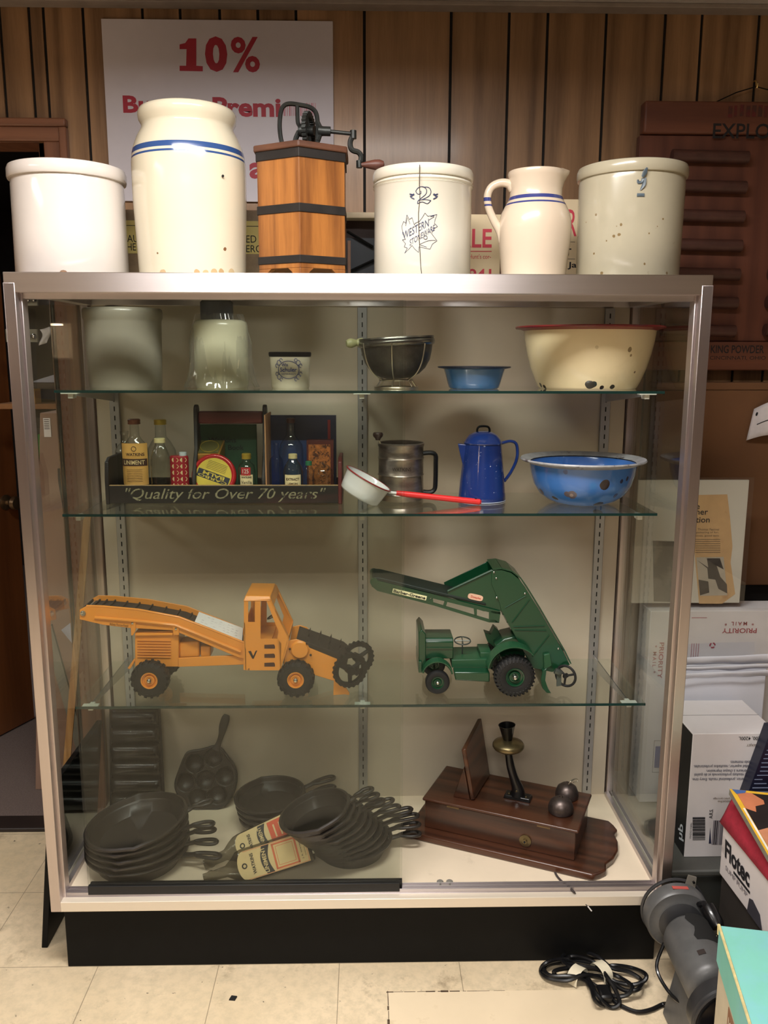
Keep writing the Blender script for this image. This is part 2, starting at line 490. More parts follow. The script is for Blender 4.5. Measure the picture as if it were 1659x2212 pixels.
# the door swings into the back room; its free edge shows at the far left
a, b = at(0, 1590, Z=.012), at(75, 1551, Z=.012)
dv = (b-a); dv.z = 0; dv.normalize(); nv = V((-dv.y, dv.x, 0))
hinge = b-dv*.80; free = b
mb = MB(); q = [hinge, free, free+nv*.04, hinge+nv*.04]
mb.hexa([V((p.x, p.y, .012)) for p in q], [V((p.x, p.y, 2.06)) for p in q])
door = struct(mb.build('door_1', M_door, bevel=.003)); 
kp = V((free.x, free.y, 0))-dv*.065; kp.z = at(25, 1085, Y=kp.y).z
M_knob = mat('old_brass_knob', (150, 128, 100), .3, .9, .1)
MB().turned(kp, kp-nv*.07, [(0, 0), (.03, 0), (.03, .006), (.011, .012), (.011, .03), (.022, .036), (.028, .048), (.024, .062), (0, .068)]).build('door_knob', M_knob, door)

# ceiling lamps; the far one is an added fill
M_diff = mat('lit_diffuser', (255, 240, 220), .6, 0, 0, emit=3.0)
M_lamp = mat('white_lamp_enamel', (225, 222, 218), .5)
for i, ((lx, ly), sx, sy, pw, sp) in enumerate(LAMPS):
    lb = ['fluorescent ceiling light in front of the display case', 'added fill light on the ceiling far down the room behind the viewer', 'fluorescent ceiling light near the side wall with the doorway'][i]
    t = thing('ceiling_light', lb, 'ceiling light', (lx, ly, CEIL))
    X, Y = sx/2, sy/2
    MB().box(lx-X-.04, lx+X+.04, ly-Y-.04, ly-Y, CEIL-.04, CEIL).box(lx-X-.04, lx+X+.04, ly+Y, ly+Y+.04, CEIL-.04, CEIL).box(lx-X-.04, lx-X, ly-Y, ly+Y, CEIL-.04, CEIL).box(lx+X, lx+X+.04, ly-Y, ly+Y, CEIL-.04, CEIL).build('frame', M_lamp, t, bevel=.003)
    MB().box(lx-X, lx+X, ly-Y, ly+Y, CEIL-.03, CEIL-.022).build('diffuser', M_diff, t)

# ================================================================ the display case
H, ZB, W2, D = 1.694, .1785, .762, .52
ZF = .205
case = thing('display_case', 'tall aluminium framed glass display case with black base and open sliding front', 'display case', (0, 0, 0))
M_glass = glass('clear_plate_glass', (.95, .97, .955))
M_paneglass = glass('sliding_pane_glass', (.93, .94, .925), f0=.010, haze=.001, hazecol=(.75, .74, .66))  # haze paints a faint veil for the reflected room
M_shelfglass = glass('shelf_glass', (.92, .95, .93), haze=.006)
M_edge = mat('green_glass_edge', (22, 46, 42), .15, 0, .05)
MB().box(-.745, .745, .035, D-.02, 0, ZB).build('base', M_black, case, bevel=.002)
fr = MB()
fr.box(-W2, W2, 0, .03, H-.042, H)                                   # front top rail
fr.box(-W2, W2, D-.03, D, H-.042, H).box(-W2, -W2+.03, .03, D-.03, H-.042, H).box(W2-.03, W2, .03, D-.03, H-.042, H)
fr.build('top_frame', M_alu, case, bevel=.0015)
M_aluv = mat('brushed_aluminium_upright', (206, 196, 196), .40, 1, .05, 40, stretch=(1, 1, .05), bump=.06, bscale=200, grain=2)
for sx in (-1, 1):
    a, b = sorted((sx*(W2+.0008), sx*(W2-.024)))
    m2 = MB().box(a, b, -.0012, .02, ZB+.001, H-.022)
    a2, b2 = sorted((sx*(W2-.003), sx*(W2-.030)))
    m2.box(a2, b2, .02, .05, ZB, H-.042)
    m2.build('front_post', M_aluv, case, bevel=.0015)
    a3, b3 = sorted((sx*(W2-.002), sx*(W2-.022)))
    MB().box(a3, b3, D-.035, D, ZB, H-.042).build('rear_post', M_aluv, case, bevel=.0015)
M_cream = mat('cream_anodised_rail', (226, 214, 196), .35, .25, .04, 20, stretch=(.05, 1, 1))
MB().box(-W2, W2, 0, .022, ZB, ZB+.026).box(-W2, -W2+.02, .022, D, ZB, ZB+.026).box(W2-.02, W2, .022, D, ZB, ZB+.026).box(-W2, W2, D-.02, D, ZB, ZB+.026).build('bottom_frame', M_cream, case, bevel=.0015)
tr = MB()
for y in (.024, .036, .048): tr.box(-W2+.03, W2-.03, y, y+.003, ZF-.004, ZF+.009)
tr.box(-W2+.03, W2-.03, .022, .052, ZF-.006, ZF-.002)
tr.build('bottom_track', M_alu, case)
tr = MB()
for y in (.024, .036, .048): tr.box(-W2+.03, W2-.03, y, y+.003, H-.054, H-.042)
tr.build('top_track', M_alu, case)
M_deck = mat('cream_laminate_deck', (232, 215, 190), .4, 0, .04, 8, dirt=((196, 180, 156), 12, .6, .8))
MB().box(-W2+.02, W2-.02, .052, D-.02, ZB, ZF).build('deck', M_deck, case)
M_backp = mat('tan_back_panel', (194, 180, 160), .75, 0, .05, 5)
MB().box(-.735, .735, D-.025, D-.012, ZF, H-.042).build('back_panel', M_backp, case)
for sx in (-1, 1):
    a, b = sorted((sx*(W2-.008), sx*(W2-.014)))
    MB().box(a, b, .05, D-.035, ZB+.026, H-.042).build('side_glass', M_glass, case, smooth=0)
    a, b = sorted((sx*(W2-.016), sx*(W2-.028)))
    MB().box(a, b, .05, D-.035, ZF, ZF+.014).build('glass_channel', M_alu, case)
MB().box(-W2+.03, W2-.03, .03, D-.03, H-.008, H-.002).build('top_glass', M_glass, case, smooth=0)
# slotted shelf standards
M_slot = mat('black_and_slot_shade', (14, 14, 14), .8)  # near-black painted as shade in slots and holes, and on plain black parts
for x in (-.683, .0, .678):
    o = MB().box(x-.013, x+.013, D-.037, D-.025, ZF, H-.045).build('shelf_standard', mat('zinc_standard', (176, 176, 178), .4, .85, .08), case, bevel=.001)
    sl = MB()
    z = ZF+.02
    while z < H-.06:
        sl.box(x-.0016, x+.0016, D-.0376, D-.036, z, z+.013); z += .0254
    sl.build('slots', M_slot, o)
# brackets and the three glass shelves
SH = [1.440, 1.148, .662]
M_bracket = mat('zinc_bracket', (186, 186, 188), .35, .85, .08)
M_clip = mat('clear_plastic_clip', (205, 205, 196), .2, 0, .05)
for zi_, z in enumerate(SH):
    for x in (-.683, .0, .678):
        y0 = .16
        br = MB().prism([(x-.0015, D-.036, z-.006), (x-.0015, y0, z-.006), (x-.0015, y0, z-.014), (x-.0015, D-.036, z-.045)], (.003, 0, 0))
        o = br.build('shelf_bracket', M_bracket, case)
        MB().box(x-.02, x+.02, y0-.03, y0-.008, z-.0095, z-.0062).box(x-.006, x+.006, y0-.022, y0+.004, z-.02, z-.0065).build('bracket_clip', M_clip, o, bevel=.001)
    sh = thing('glass_shelf', ('glass shelf highest in the case, carrying crock, strainer and basin', 'middle glass shelf carrying the lettered tray and coffee pot', 'lowest glass shelf carrying the two toy loaders')[zi_], 'shelf', (0, .28, z-.006), 0, 'glass shelves of the case')
    MB().box(-.712, .712, .118, .435, z-.006, z).build('glass_sheet', M_shelfglass, sh, smooth=0)
    MB().box(-.712, .712, .1155, .118, z-.006, z).build('front_edge', M_edge, sh)
# two sliding panes pushed together at one side
for y, xo in ((.0285, 0), (.0405, .006)):
    xl, xr = at(193, 1945, Y=y).x+xo, at(866, 1500, Y=y).x+xo
    pn = thing('sliding_pane', 'sliding glass pane in front, its edge just left of the other pane' if not xo else 'sliding glass pane pushed in behind the foremost pane', 'glass pane', ((xl+xr)/2, y, ZF), 0, 'sliding panes')
    MB().box(xl, xr, y-.0025, y+.0025, ZF+.004, H-.046).build('glass_sheet', M_paneglass, pn, smooth=0)
    MB().box(xl, xr, y-.0055, y+.0055, ZF+.003, ZF+.026).build('black_shoe', mat('black_rubber_shoe', (16, 15, 15), .5), pn, bevel=.001)
# ================================================================ on top of the case
ZT = H
def crock_z(px, y, Yc): return at(px, y, Y=Yc).z - ZT
def inner(prof, t):
    """closes a vessel: outer profile up, then down the inside"""
    out = list(prof)
    top = prof[-1]
    out += [(top[0]-t*.5, top[1]+.001), (top[0]-t, top[1]-.002)]
    for r, z in reversed(prof[1:-1]): out.append((max(r-t, .001), max(z, t)))
    out += [(0, t)]
    return [(0, 0)] + out
def cylmap(cx, cy, r, a0, z0, lift=.0008):
    """a wrap of a text block round an upright cylinder; a0 = direction its left edge faces, from +X"""
    def fn(u, v):
        a = a0+u/r
        return V((cx+(r+lift)*math.cos(a), cy+(r+lift)*math.sin(a), z0+v))
    return fn

WHITE = (240, 236, 226)
Yc = .2
def crock(name, label, cx, yref, hw_rim, hw_body, hw_base, ytop, yrim, m, Y=Yc, ridge=None, marks=()):
    X = at(cx, yref, Y=Y).x
    t = thing(name, label, 'crock', (X, Y, ZT))
    zt, zr = crock_z(cx, ytop, Y), crock_z(cx, yrim, Y)
    s = mpp((X, Y, ZT+.1)); st = mpp((X, Y, ZT+zt))
    rb, rB, rr = hw_body*st, hw_base*s, hw_rim*st
    pr = [(rB-.006, 0), (rB, .008), (rb*.5+rB*.5, zt*.4), (rb, zr-.012)]
    if ridge: pr += [(rb+.001, zr-.018), (rb+.004, zr-.014), (rb+.004, zr-.008), (rb+.001, zr-.004)]
    pr += [(rb-.001, zr-.004), (rb-.0015, zr-.0005), (rr-.002, zr+.0005), (rr, zr+.004), (rr, zr+.012), (rr, zt-.010), (rr-.003, zt-.002), (rr-.008, zt)]
    pr[2:] = sorted(pr[2:], key=lambda q: q[1])
    if callable(m):
        sp = []
        for px, py, r_, c_ in marks:
            h_ = on_lathe(px, py, X, Y, ZT, pr)
            if h_: sp.append(h_+(r_, c_))
        m = m(sp)
    MB().lathe(inner(pr, .016), 72, (X, Y, ZT)).build('body', m, t, smooth=38)
    return t, X, rb, rB, zt

gl1 = mat('white_stoneware_glaze', (222, 213, 206), .14, 0, .03, 6, coat=.5)
c1, x1, r1, rB1, z1 = crock('stoneware_crock', 'plain white glazed stoneware crock at the end of the case top nearest the doorway', 152, 480, 123, 117, 117, 366, 396, gl1)
for (px, py, r) in ((137, 584, .009), (212, 589, .007)):
    p = at(px, py, Y=Yc-r1); p.z = max(p.z, ZT+.002)
    a = math.asin(max(-1, min(1, (p.x-x1)/rB1)))
    MB().ball((x1+rB1*math.sin(a), Yc-rB1*math.cos(a), ZT+.004), r, 10, .8).build('chip', mat('bare_clay_chip', (120, 92, 70), .9), c1)

# tall churn jar with blue bands
cx = 411; X = at(cx, 420, Y=Yc).x
t = thing('stoneware_jar', 'tall cream stoneware jar with blue bands round its shoulder', 'jar', (X, Yc, ZT))
prof = []
for hw, y in ((112, 600), (113, 585), (116, 520), (120, 440), (121, 390), (121, 360), (119, 338), (115, 322), (108, 303), (100, 288), (97, 281), (98, 275), (103, 266), (104.5, 256), (104, 249), (101, 243), (96, 240)):
    p = at(cx, y, Y=Yc); prof.append((hw*mpp(p), max(0, p.z-ZT)))
prof[0] = (prof[0][0], 0)
zz = lambda y: at(cx, y, Y=Yc).z-ZT
gl2 = mat('cream_stoneware_glaze', (218, 208, 184), .16, 0, .04, 5, coat=.4, bands=[(zz(343), zz(331), (48, 78, 132)), (zz(353), zz(348.5), (48, 78, 132))], dirt=((150, 118, 84), 9, .70, .86), spots=[h_+(r_, c_) for px, py, r_, c_ in ((462, 588, .008, (196, 168, 126)), (445, 590, .007, (200, 172, 132)), (478, 587, .006, (190, 158, 116)), (425, 588, .006, (190, 156, 116)), (486, 538, .003, (130, 90, 60)), (340, 547, .0022, (130, 100, 70)), (500, 590, .010, (202, 180, 142)), (352, 590, .008, (196, 168, 130))) for h_ in [on_lathe(px, py, X, Yc, ZT, prof)] if h_])
MB().lathe(inner(prof, .014), 72, (X, Yc, ZT)).build('body', gl2, t, smooth=60)
MB().ball((X+.092, Yc-.096, ZT+zz(398)), .003, 8).build('glaze_pit', M_slot, t)

# wooden butter churn: six-sided box, iron hoops, gear frame and crank
cx = 655; Y0 = .22
X = at(cx, 470, Y=Y0).x
t = thing('butter_churn', 'six sided wooden butter churn with iron bands, gears and a hand crank', 'butter churn', (X, Y0, ZT))
zc = lambda y: at(cx, y, Y=Y0).z
M_oak = wood('oak_churn_boards', (104, 58, 22), (186, 120, 56), .4, 'Z', 1.4, coat=.2, dirt=((84, 44, 20), 7, .52, .75))
M_lid = wood('dark_churn_lid', (66, 38, 26), (104, 66, 46), .5, 'X', 1.2)
M_iron = mat('black_band_iron', (42, 38, 36), .5, .4, .2, 30, bump=.2)
M_castg = mat('dark_cast_gear_iron', (56, 58, 56), .42, .6, .25, 30, bump=.25)
RH = 92*.00108/math.sin(PI/3)
def hexring(r, z): return [V((X+r*math.sin(PI/3*k), Y0-r*math.cos(PI/3*k), z)) for k in range(6)]
zarch = .022
mb = MB(); zb_, zt_ = ZT+zarch, zc(344)
mb.hexa(hexring(RH, zb_), hexring(RH, zt_))
for k in range(6):                       # feet between the arched cut-outs
    A, B = hexring(RH, ZT)[k], hexring(RH, ZT)[(k+1) % 6]
    I = (V((X, Y0, ZT))-(A+B)/2).normalized()*.016
    for s0, s1, s2 in ((0, .16, .30), (1, .84, .70)):
        P0, P1, P2 = A.lerp(B, s0), A.lerp(B, s1), A.lerp(B, s2)
        up = V((0, 0, zarch))
        mb.prism([P0, P1, P1.lerp(P2, .35)+up*.6, P2+up, P0+up], I)
mb.build('barrel', M_oak, t, smooth=0, bevel=.0012)
for ya, yb, e in ((362, 338, .003), (474, 456, .0025), (578, 562, .0025)):
    MB().hexa(hexring(RH+e, zc(ya)), hexring(RH+e, zc(yb))).build('iron_band', M_iron, t, smooth=0, bevel=.001)
MB().hexa(hexring(RH+.008, zc(343)), hexring(RH+.008, zc(329))).build('lid', M_lid, t, smooth=0, bevel=.003)
zl = zc(329)
def q(px, py, dy=0): 
    p = at(px, py, Y=Y0); p.y += dy; return p
fr = MB()
fr.tube([q(618, 330), q(608, 305), q(604, 275), q(606, 245), q(612, 230), q(625, 224), q(650, 227), q(670, 232), q(682, 243), q(686, 265), q(686, 295), q(686, 330)], .0065, 8, k=5, flat=.8)
fr.tube([q(642, 228), q(643, 262), q(647, 272)], .006, 8, k=4, flat=.8)
fr.turned(q(644, 282), q(664, 283), [(0, 0), (.012, 0), (.014, .006), (.012, .02), (0, .021)], 16)
fr.tube([q(646, 284), q(639, 300), q(637, 315), q(637, 330)], .006, 8, k=4)
fr.tube([q(684, 262), q(692, 277), q(700, 282), q(692, 288), q(686, 304)], .008, 8, k=4, flat=.8)
fr.turned(q(688, 283), q(713, 284), [(0, 0), (.0125, 0), (.0105, .012), (.0105, .028), (0, .028)], 20)
fr.build('gear_frame', M_castg, t)
# big gear: a toothed ring turning on the crank shaft
gc = q(667, 283); gr = 37*mpp(gc)
g = MB(); n = 30
prof_g = []
ring = []
for i in range(n*4):
    a = 2*PI*i/(n*4); rr = gr+(.003 if (i % 4) in (0, 1) else 0)
    ring.append((rr*math.cos(a), rr*math.sin(a)))
tilt = Matrix.Translation(gc) @ Matrix.Rotation(math.radians(-14), 4, 'Z')
vs = [(dx, c_, s_) for dx in (-.005, .005) for (c_, s_) in ring] + [(dx, c_*.74, s_*.74) for dx in (-.005, .005) for (c_, s_) in ring]
m_ = n*4; fs = []
for i in range(m_):
    j = (i+1) % m_
    fs += [(i, j, m_+j, m_+i), (2*m_+j, 2*m_+i, 3*m_+i, 3*m_+j), (j, i, 2*m_+i, 2*m_+j), (m_+i, m_+j, 3*m_+j, 3*m_+i)]
g.add(vs, fs, tilt)
for k in range(4):
    a = PI/2*k+.4
    g.cyl((0, .006*math.cos(a), .006*math.sin(a)), (0, gr*.76*math.cos(a), gr*.76*math.sin(a)), .0045, .0035, 10, tilt)
g.cyl((-.012, 0, 0), (.012, 0, 0), .010, None, 16, tilt)
g.build('gear_wheel', M_castg, t)
MB().turned(q(656, 328), q(656, 309), [(0, 0), (.010, 0), (.013, .008), (.011, .02), (0, .021)], 14).build('pinion', M_castg, t)
ck = MB().cyl(q(712, 284), q(760, 289), .0045, None, 12)
ck.turned(q(763, 282), q(763, 299), [(0, 0), (.0075, 0), (.0075, .018), (0, .018)], 14)
ck.tube([q(762, 294), q(757, 305), q(757, 317), q(762, 325), q(774, 329), q(780, 338), q(779, 350)], .0062, 8, k=5)
ck.turned(q(776, 347), q(776, 363), [(0, 0), (.007, 0), (.007, .016), (0, .016)], 14)
cr = ck.build('crank', M_castg, t)
MB().turned(q(780, 356), q(830, 356), [(0, 0), (.005, 0), (.0055, .006), (.008, .015), (.0115, .032), (.0115, .044), (.008, .053), (0, .055)], 18).build('handle_grip', wood('red_brown_grip', (70, 40, 32), (112, 66, 52), .45, 'X', 2), cr)

# crock with leaf stamp and crack
gl3 = mat('ivory_stoneware_glaze', (220, 214, 198), .2, 0, .03, 6, coat=.35)
c2, x2, r2, rB2, z2 = crock('stoneware_crock', 'ivory stoneware crock with a blue 2, a leaf stamp and a crack down the front', 913, 480, 109, 104.5, 104.5, 372, 396, gl3, ridge=True)
M_blueink = mat('cobalt_stamp', (52, 58, 92), .4, 0, .2, 40)
M_crack = mat('dark_crack', (70, 58, 46), .8)
def on_c2(px, py, lift=.0009):
    """a point of the crock's front wall under a photograph point"""
    o = CAM.copy(); d = (at(px, py, Y=0)-CAM).normalized()
    for rr in (r2*.5+rB2*.5,):
        ox, oy = o.x-x2, o.y-Yc
        A = d.x**2+d.y**2; B = 2*(ox*d.x+oy*d.y); Cc = ox*ox+oy*oy-(rr+lift)**2
        s = (-B-math.sqrt(max(0, B*B-4*A*Cc)))/(2*A)
    return o+d*s
def line_c2(name, strokes, wpx, m):
    mb = MB()
    for st in strokes:
        pts = st if len(st) > 4 else st
        P = [on_c2(*p) for p in pts]
        mb.tube(spline(P, 3) if len(P) > 2 else P, wpx*mpp(P[0])/2, 5)
    return mb.build(name, m, c2)
line_c2('crack', [[(906, 395), (907, 430), (904, 460), (905, 500), (907, 540), (909, 575), (911, 594)]], 1.6, M_crack)
MB().tube([V((on_c2(906, 380).x, Yc-109*mpp((x2, Yc, ZT))*1.0-.001, at(906, y, Y=.08).z)) for y in (398, 380, 362, 356)], .0011, 5).build('crack', M_crack, c2)
two = [[(898, 413), (903, 406), (913, 403), (921, 409), (920, 419), (911, 427), (903, 434), (902, 440)], [(902, 440), (912, 436), (923, 440), (931, 433)], [(931, 433), (919, 431), (906, 432)],
       [(898, 413), (902, 419), (909, 418), (909, 412)], [(913, 404), (926, 405), (931, 414), (926, 424), (910, 432)]]
line_c2('numeral_stamp', two, 1.6, M_blueink)
for s_, ox in ((1, 890), (-1, 941)):
    line_c2('flourish_stamp', [[(ox-5*s_, 419), (ox+4*s_, 421)], [(ox-4*s_, 425), (ox+5*s_, 420)], [(ox+4*s_, 418), (ox, 424)], [(ox+5*s_, 430), (ox-1*s_, 427), (ox-4*s_, 423)]], 2.6, M_blueink)
leaf = [(868, 488), (872, 478), (876, 482), (879, 464), (884, 474), (890, 470), (895, 486), (897, 482), (906, 478), (912, 470), (918, 460), (924, 467), (932, 466), (944, 463), (940, 474), (938, 482), (945, 489), (937, 494), (932, 504), (938, 512), (944, 520), (934, 527), (929, 538), (918, 536), (905, 533), (904, 545), (896, 538), (890, 530), (884, 537), (874, 547), (880, 536), (873, 533), (876, 526), (869, 518), (876, 517), (870, 505), (868, 488)]
line_c2('leaf_stamp', [[a, b] for a, b in zip(leaf, leaf[1:])] + [[(906, 528), (925, 520), (941, 519)], [(908, 529), (922, 534)], [(930, 468), (938, 466)], [(925, 476), (938, 468)], [(876, 488), (880, 470)], [(886, 484), (882, 474)]], .9, M_blueink)
def c2fn(px, py, slope):
    def fn(u, v):
        k = 1/mpp((x2, .08, ZT+.1))
        return on_c2(px+u*k, py-u*k*slope-v*k)
    return fn
letters('stamp_lettering', 'WESTERN', M_blueink, c2, c2fn(870, 518, .52), w=56*.00103, h=17*.00103)
letters('stamp_lettering', 'STONEWARE', M_blueink, c2, c2fn(885, 531, .62), w=54*.00103, h=13*.00103)
MB().tube([on_c2(919+4*math.cos(a), 513+4*math.sin(a)) for a in [k*PI/6 for k in range(12)]], .0006, 5, True).build('stamp_ring', M_blueink, c2)

# pitcher
cx = 1155; X = at(cx, 500, Y=Yc).x
t = thing('stoneware_pitcher', 'cream pitcher with a loop handle and two blue bands', 'pitcher', (X, Yc, ZT))
prof = []
for hw, y in ((67, 600), (69, 592), (72, 560), (76, 530), (78, 500), (77, 480), (73, 462), (66, 447), (60, 436), (56, 425), (56, 410), (58, 395), (60, 385), (61.5, 378), (60, 372)):
    p = at(cx, y, Y=Yc); prof.append((hw*mpp(p), max(0, p.z-ZT)))
prof[0] = (prof[0][0], 0)
zz = lambda y: at(cx, y, Y=Yc).z-ZT
gl4 = mat('buff_pitcher_glaze', (218, 200, 178), .22, 0, .04, 5, coat=.3, bands=[(zz(436), zz(428), (58, 66, 128)), (zz(446.5), zz(442.5), (58, 66, 128))])
mb = MB().lathe(inner(prof, .010), 64, (X, Yc, ZT))
hi_ = max(p[1] for p in prof)
for i, p in enumerate(mb.v):           # pull the rim out to a pouring lip
    f = max(0, (p.z-ZT-(hi_-.045))/.045); a = math.atan2(p.y-Yc, p.x-X)
    if f > 0 and abs(a) < .6: mb.v[i] = p+V((.013*f*f*math.cos(a/.6*PI/2)**2, 0, .002*f))
mb.build('body', gl4, t, smooth=60)
hd = [at(a, b, Y=Yc) for a, b in ((1109, 409), (1100, 398), (1082, 395), (1062, 404), (1053, 424), (1056, 450), (1068, 478), (1080, 500), (1083, 524))]
MB().tube(hd, [.0115, .0105, .0095, .009, .009, .009, .0095, .010, .006], 12, k=5, up=(0, 1, 0)).build('handle', gl4, t, smooth=60)

# crock with brushed blue 2
gl5 = lambda sp: mat('speckled_grey_glaze', (178, 170, 148), .22, 0, .06, 8, coat=.25, dirt=((120, 102, 70), 30, .66, .78), spots=sp)
SPK = (128, 108, 74)
MK5 = [(1342, 486, 0.00310, SPK), (1332, 489, 0.00186, SPK), (1337, 507, 0.00372, SPK), (1326, 510, 0.00248, SPK), (1287, 464, 0.00186, SPK), (1432, 473, 0.00217, SPK), (1420, 489, 0.00186, SPK), (1402, 504, 0.00155, SPK), (1392, 570, 0.00186, SPK), (1310, 520, 0.00186, SPK), (1283, 548, 0.00186, SPK), (1440, 590, 0.00372, SPK), (1300, 590, 0.00372, SPK), (1266, 480, 0.00186, SPK)]
c3, x3, r3, rB3, z3 = crock('stoneware_crock', 'grey beige speckled crock with a smeared blue mark under its rim', 1360, 480, 117, 112, 108, 364, 391, gl5, marks=MK5)
a_ = math.asin((at(1386, 400, Y=Yc-.1).x-x3)/r3)
M_bl2 = mat('smeared_blue_mark', (84, 98, 108), .35, 0, .3, 60)
def on_c3(px, py, rr, lift=.0012):
    d = (at(px, py, Y=0)-CAM).normalized(); ox, oy = CAM.x-x3, CAM.y-Yc
    A = d.x**2+d.y**2; B = 2*(ox*d.x+oy*d.y); Cc = ox*ox+oy*oy-(rr+lift)**2
    return CAM+d*((-B-math.sqrt(max(0, B*B-4*A*Cc)))/(2*A))
rr3 = 117*mpp((x3, Yc, ZT+z3))
MB().tube([on_c3(1398, 362, rr3), on_c3(1393, 372, rr3), on_c3(1388, 382, rr3)], [.002, .005, .003], 6, flat=.2, up=(0, 1, 0)).build('brushed_numeral', M_bl2, c3)
MB().tube([on_c3(*p, r3) for p in ((1378, 388), (1379, 394), (1387, 392), (1391, 385), (1390, 399), (1383, 411))], [.002, .003, .003, .005, .005, .001], 6, k=3, flat=.25, up=(0, 1, 0)).build('brushed_numeral', M_bl2, c3)
MB().tube([on_c3(*p, r3) for p in ((1376, 421), (1392, 421))], .0035, 6, flat=.3, up=(0, 1, 0)).build('brushed_numeral', M_bl2, c3)

# ---------------------------------------------------------------- standing behind the crocks
def card(name, label, cat, tl, br, Y, m, th=.004, base=None, group=None, lean=0):
    """an upright rectangular board from its photograph corners on the plane Y"""
    a, b = at(*tl, Y=Y), at(*br, Y=Y)
    z0 = base if base is not None else b.z
    t = thing(name, label, cat, ((a.x+b.x)/2, Y+th/2, z0), 0, group)
    MB().box(a.x, b.x, Y, Y+th, z0, a.z).build('panel', m, t, bevel=.0006)
    return t, a, b
def pxflat(px, py, Y, lift=.0006):
    o = at(px, py, Y=Y-lift)
    return flat(o, (1, 0, 0), (0, 0, 1))

# percentage sign on the panelling
M_sign = mat('white_sign_board', (214, 208, 216), .55, 0, .02)
M_red = mat('crimson_lettering', (172, 38, 58), .55, 0, .05)
a, b = at(218, 40, Y=.684), at(722, 437, Y=.684)
t = thing('premium_sign', 'large white board lettered in red with a percentage, fixed to the panelling', 'sign', ((a.x+b.x)/2, .69, b.z))
MB().box(a.x, b.x, .684, .693, b.z, a.z).build('board', M_sign, t, bevel=.001)
k = mpp(at(470, 120, Y=.684))
for s_, x_, y0, y1, wd, bo in (('0', 444, 155, 84, 48, .045), ('%', 500, 156, 85, 62, .02)):
    letters('lettering', s_, M_red, t, pxflat(x_, y0, .684), w=wd*k, h=(y0-y1)*k, bold=bo)
MB().prism([at(x_, y_, Y=.6834) for x_, y_ in ((388, 153), (388, 142), (402, 142), (403, 106), (388, 106), (388, 96), (400, 93), (407, 83), (424, 83), (424, 142), (438, 143), (438, 154))], (0, .0005, 0)).build('lettering', M_red, t)
letters('lettering', 'Buyers', M_red, t, pxflat(267, 255, .684), w=168*k, h=46*k, bold=.035)
letters('lettering', 'Premi', M_red, t, pxflat(460, 252, .684), w=148*k, h=40*k, bold=.035)
mb = MB()
for i in range(18):
    p = at(613+i*4, 252, Y=.6834); mb.box(p.x, p.x+(.0012 if i % 3 else .0028), .6832, .684, p.z+.002, p.z+28*k)
mb.build('faded_lettering', mat('faded_pink_lettering', (206, 120, 136), .6), t)
letters('lettering', 'a', M_red, t, pxflat(539, 386, .684), w=34*k, h=34*k, bold=.035)

# wrapped box with a yellow notice
Yb = .37
a, b = at(262, 452, Y=Yb), at(600, 598, Y=Yb)
M_wrap = mat('brown_wrapped_box', (150, 128, 100), .45, 0, .2, 40, bump=.3, coat=.3)
t = thing('parcel_box', 'brown taped box with a pale yellow notice behind the tall jar', 'box', ((a.x+b.x)/2, Yb+.06, ZT))
MB().box(a.x, b.x, Yb, Yb+.11, ZT, a.z).build('carton', M_wrap, t, bevel=.004)
n0, n1 = at(266, 476, Y=Yb), at(596, 549, Y=Yb)
lb = MB().box(n0.x, n1.x, Yb-.0008, Yb-.0001, n1.z, n0.z).build('notice', mat('pale_yellow_notice', (226, 208, 130), .6, 0, .04), t)
k = mpp(n0)
p = at(266, 487, Y=Yb-.001); MB().box(p.x, at(596, 487, Y=Yb).x, Yb-.0014, Yb-.0008, p.z-.0008, p.z+.0006).build('rule', M_ink, lb)
for s_, x_, y_, wd in (('AU', 275, 523, 24), ('HE', 275, 541, 19), ('CTION', 312, 523, 60), ('ED', 532, 524, 22), ('ERO', 532, 545, 35)):
    letters('lettering', s_, M_ink, lb, pxflat(x_, y_, Yb-.0008), w=wd*k, h=15*k)

# dark rack with a white top board
Yb = .42
a, b = at(748, 458, Y=Yb), at(812, 600, Y=Yb)
t = thing('folding_rack', 'dark rack with a white top board and a crossed brace behind the churn', 'rack', ((a.x+b.x)/2, Yb+.03, ZT))
M_dkb = mat('dark_brown_board', (58, 42, 38), .6)
z1_ = at(748, 471, Y=Yb).z
MB().box(a.x-.09, b.x+.02, Yb, Yb+.07, z1_, a.z).build('top_board', mat('cream_board', (224, 206, 176), .6), t, bevel=.002)
MB().box(a.x-.09, b.x+.02, Yb+.045, Yb+.055, ZT, z1_).build('back_panel', M_dkb, t)
MB().box(a.x-.09, b.x+.02, Yb+.02, Yb+.043, ZT, at(760, 512, Y=Yb).z).build('blue_panel', mat('dark_blue_panel', (30, 38, 48), .4), t)
for (p0, p1) in (((750, 500), (806, 534)), ((752, 588), (808, 562))):
    A, B = at(*p0, Y=Yb+.012), at(*p1, Y=Yb+.012)
    MB().tube([A, B], .004, 6).build('brace', M_black, t)
A = at(754, 520, Y=Yb+.012); MB().box(A.x-.004, A.x+.004, Yb+.008, Yb+.016, ZT, A.z).build('upright', mat('tan_upright', (128, 92, 70), .5), t)

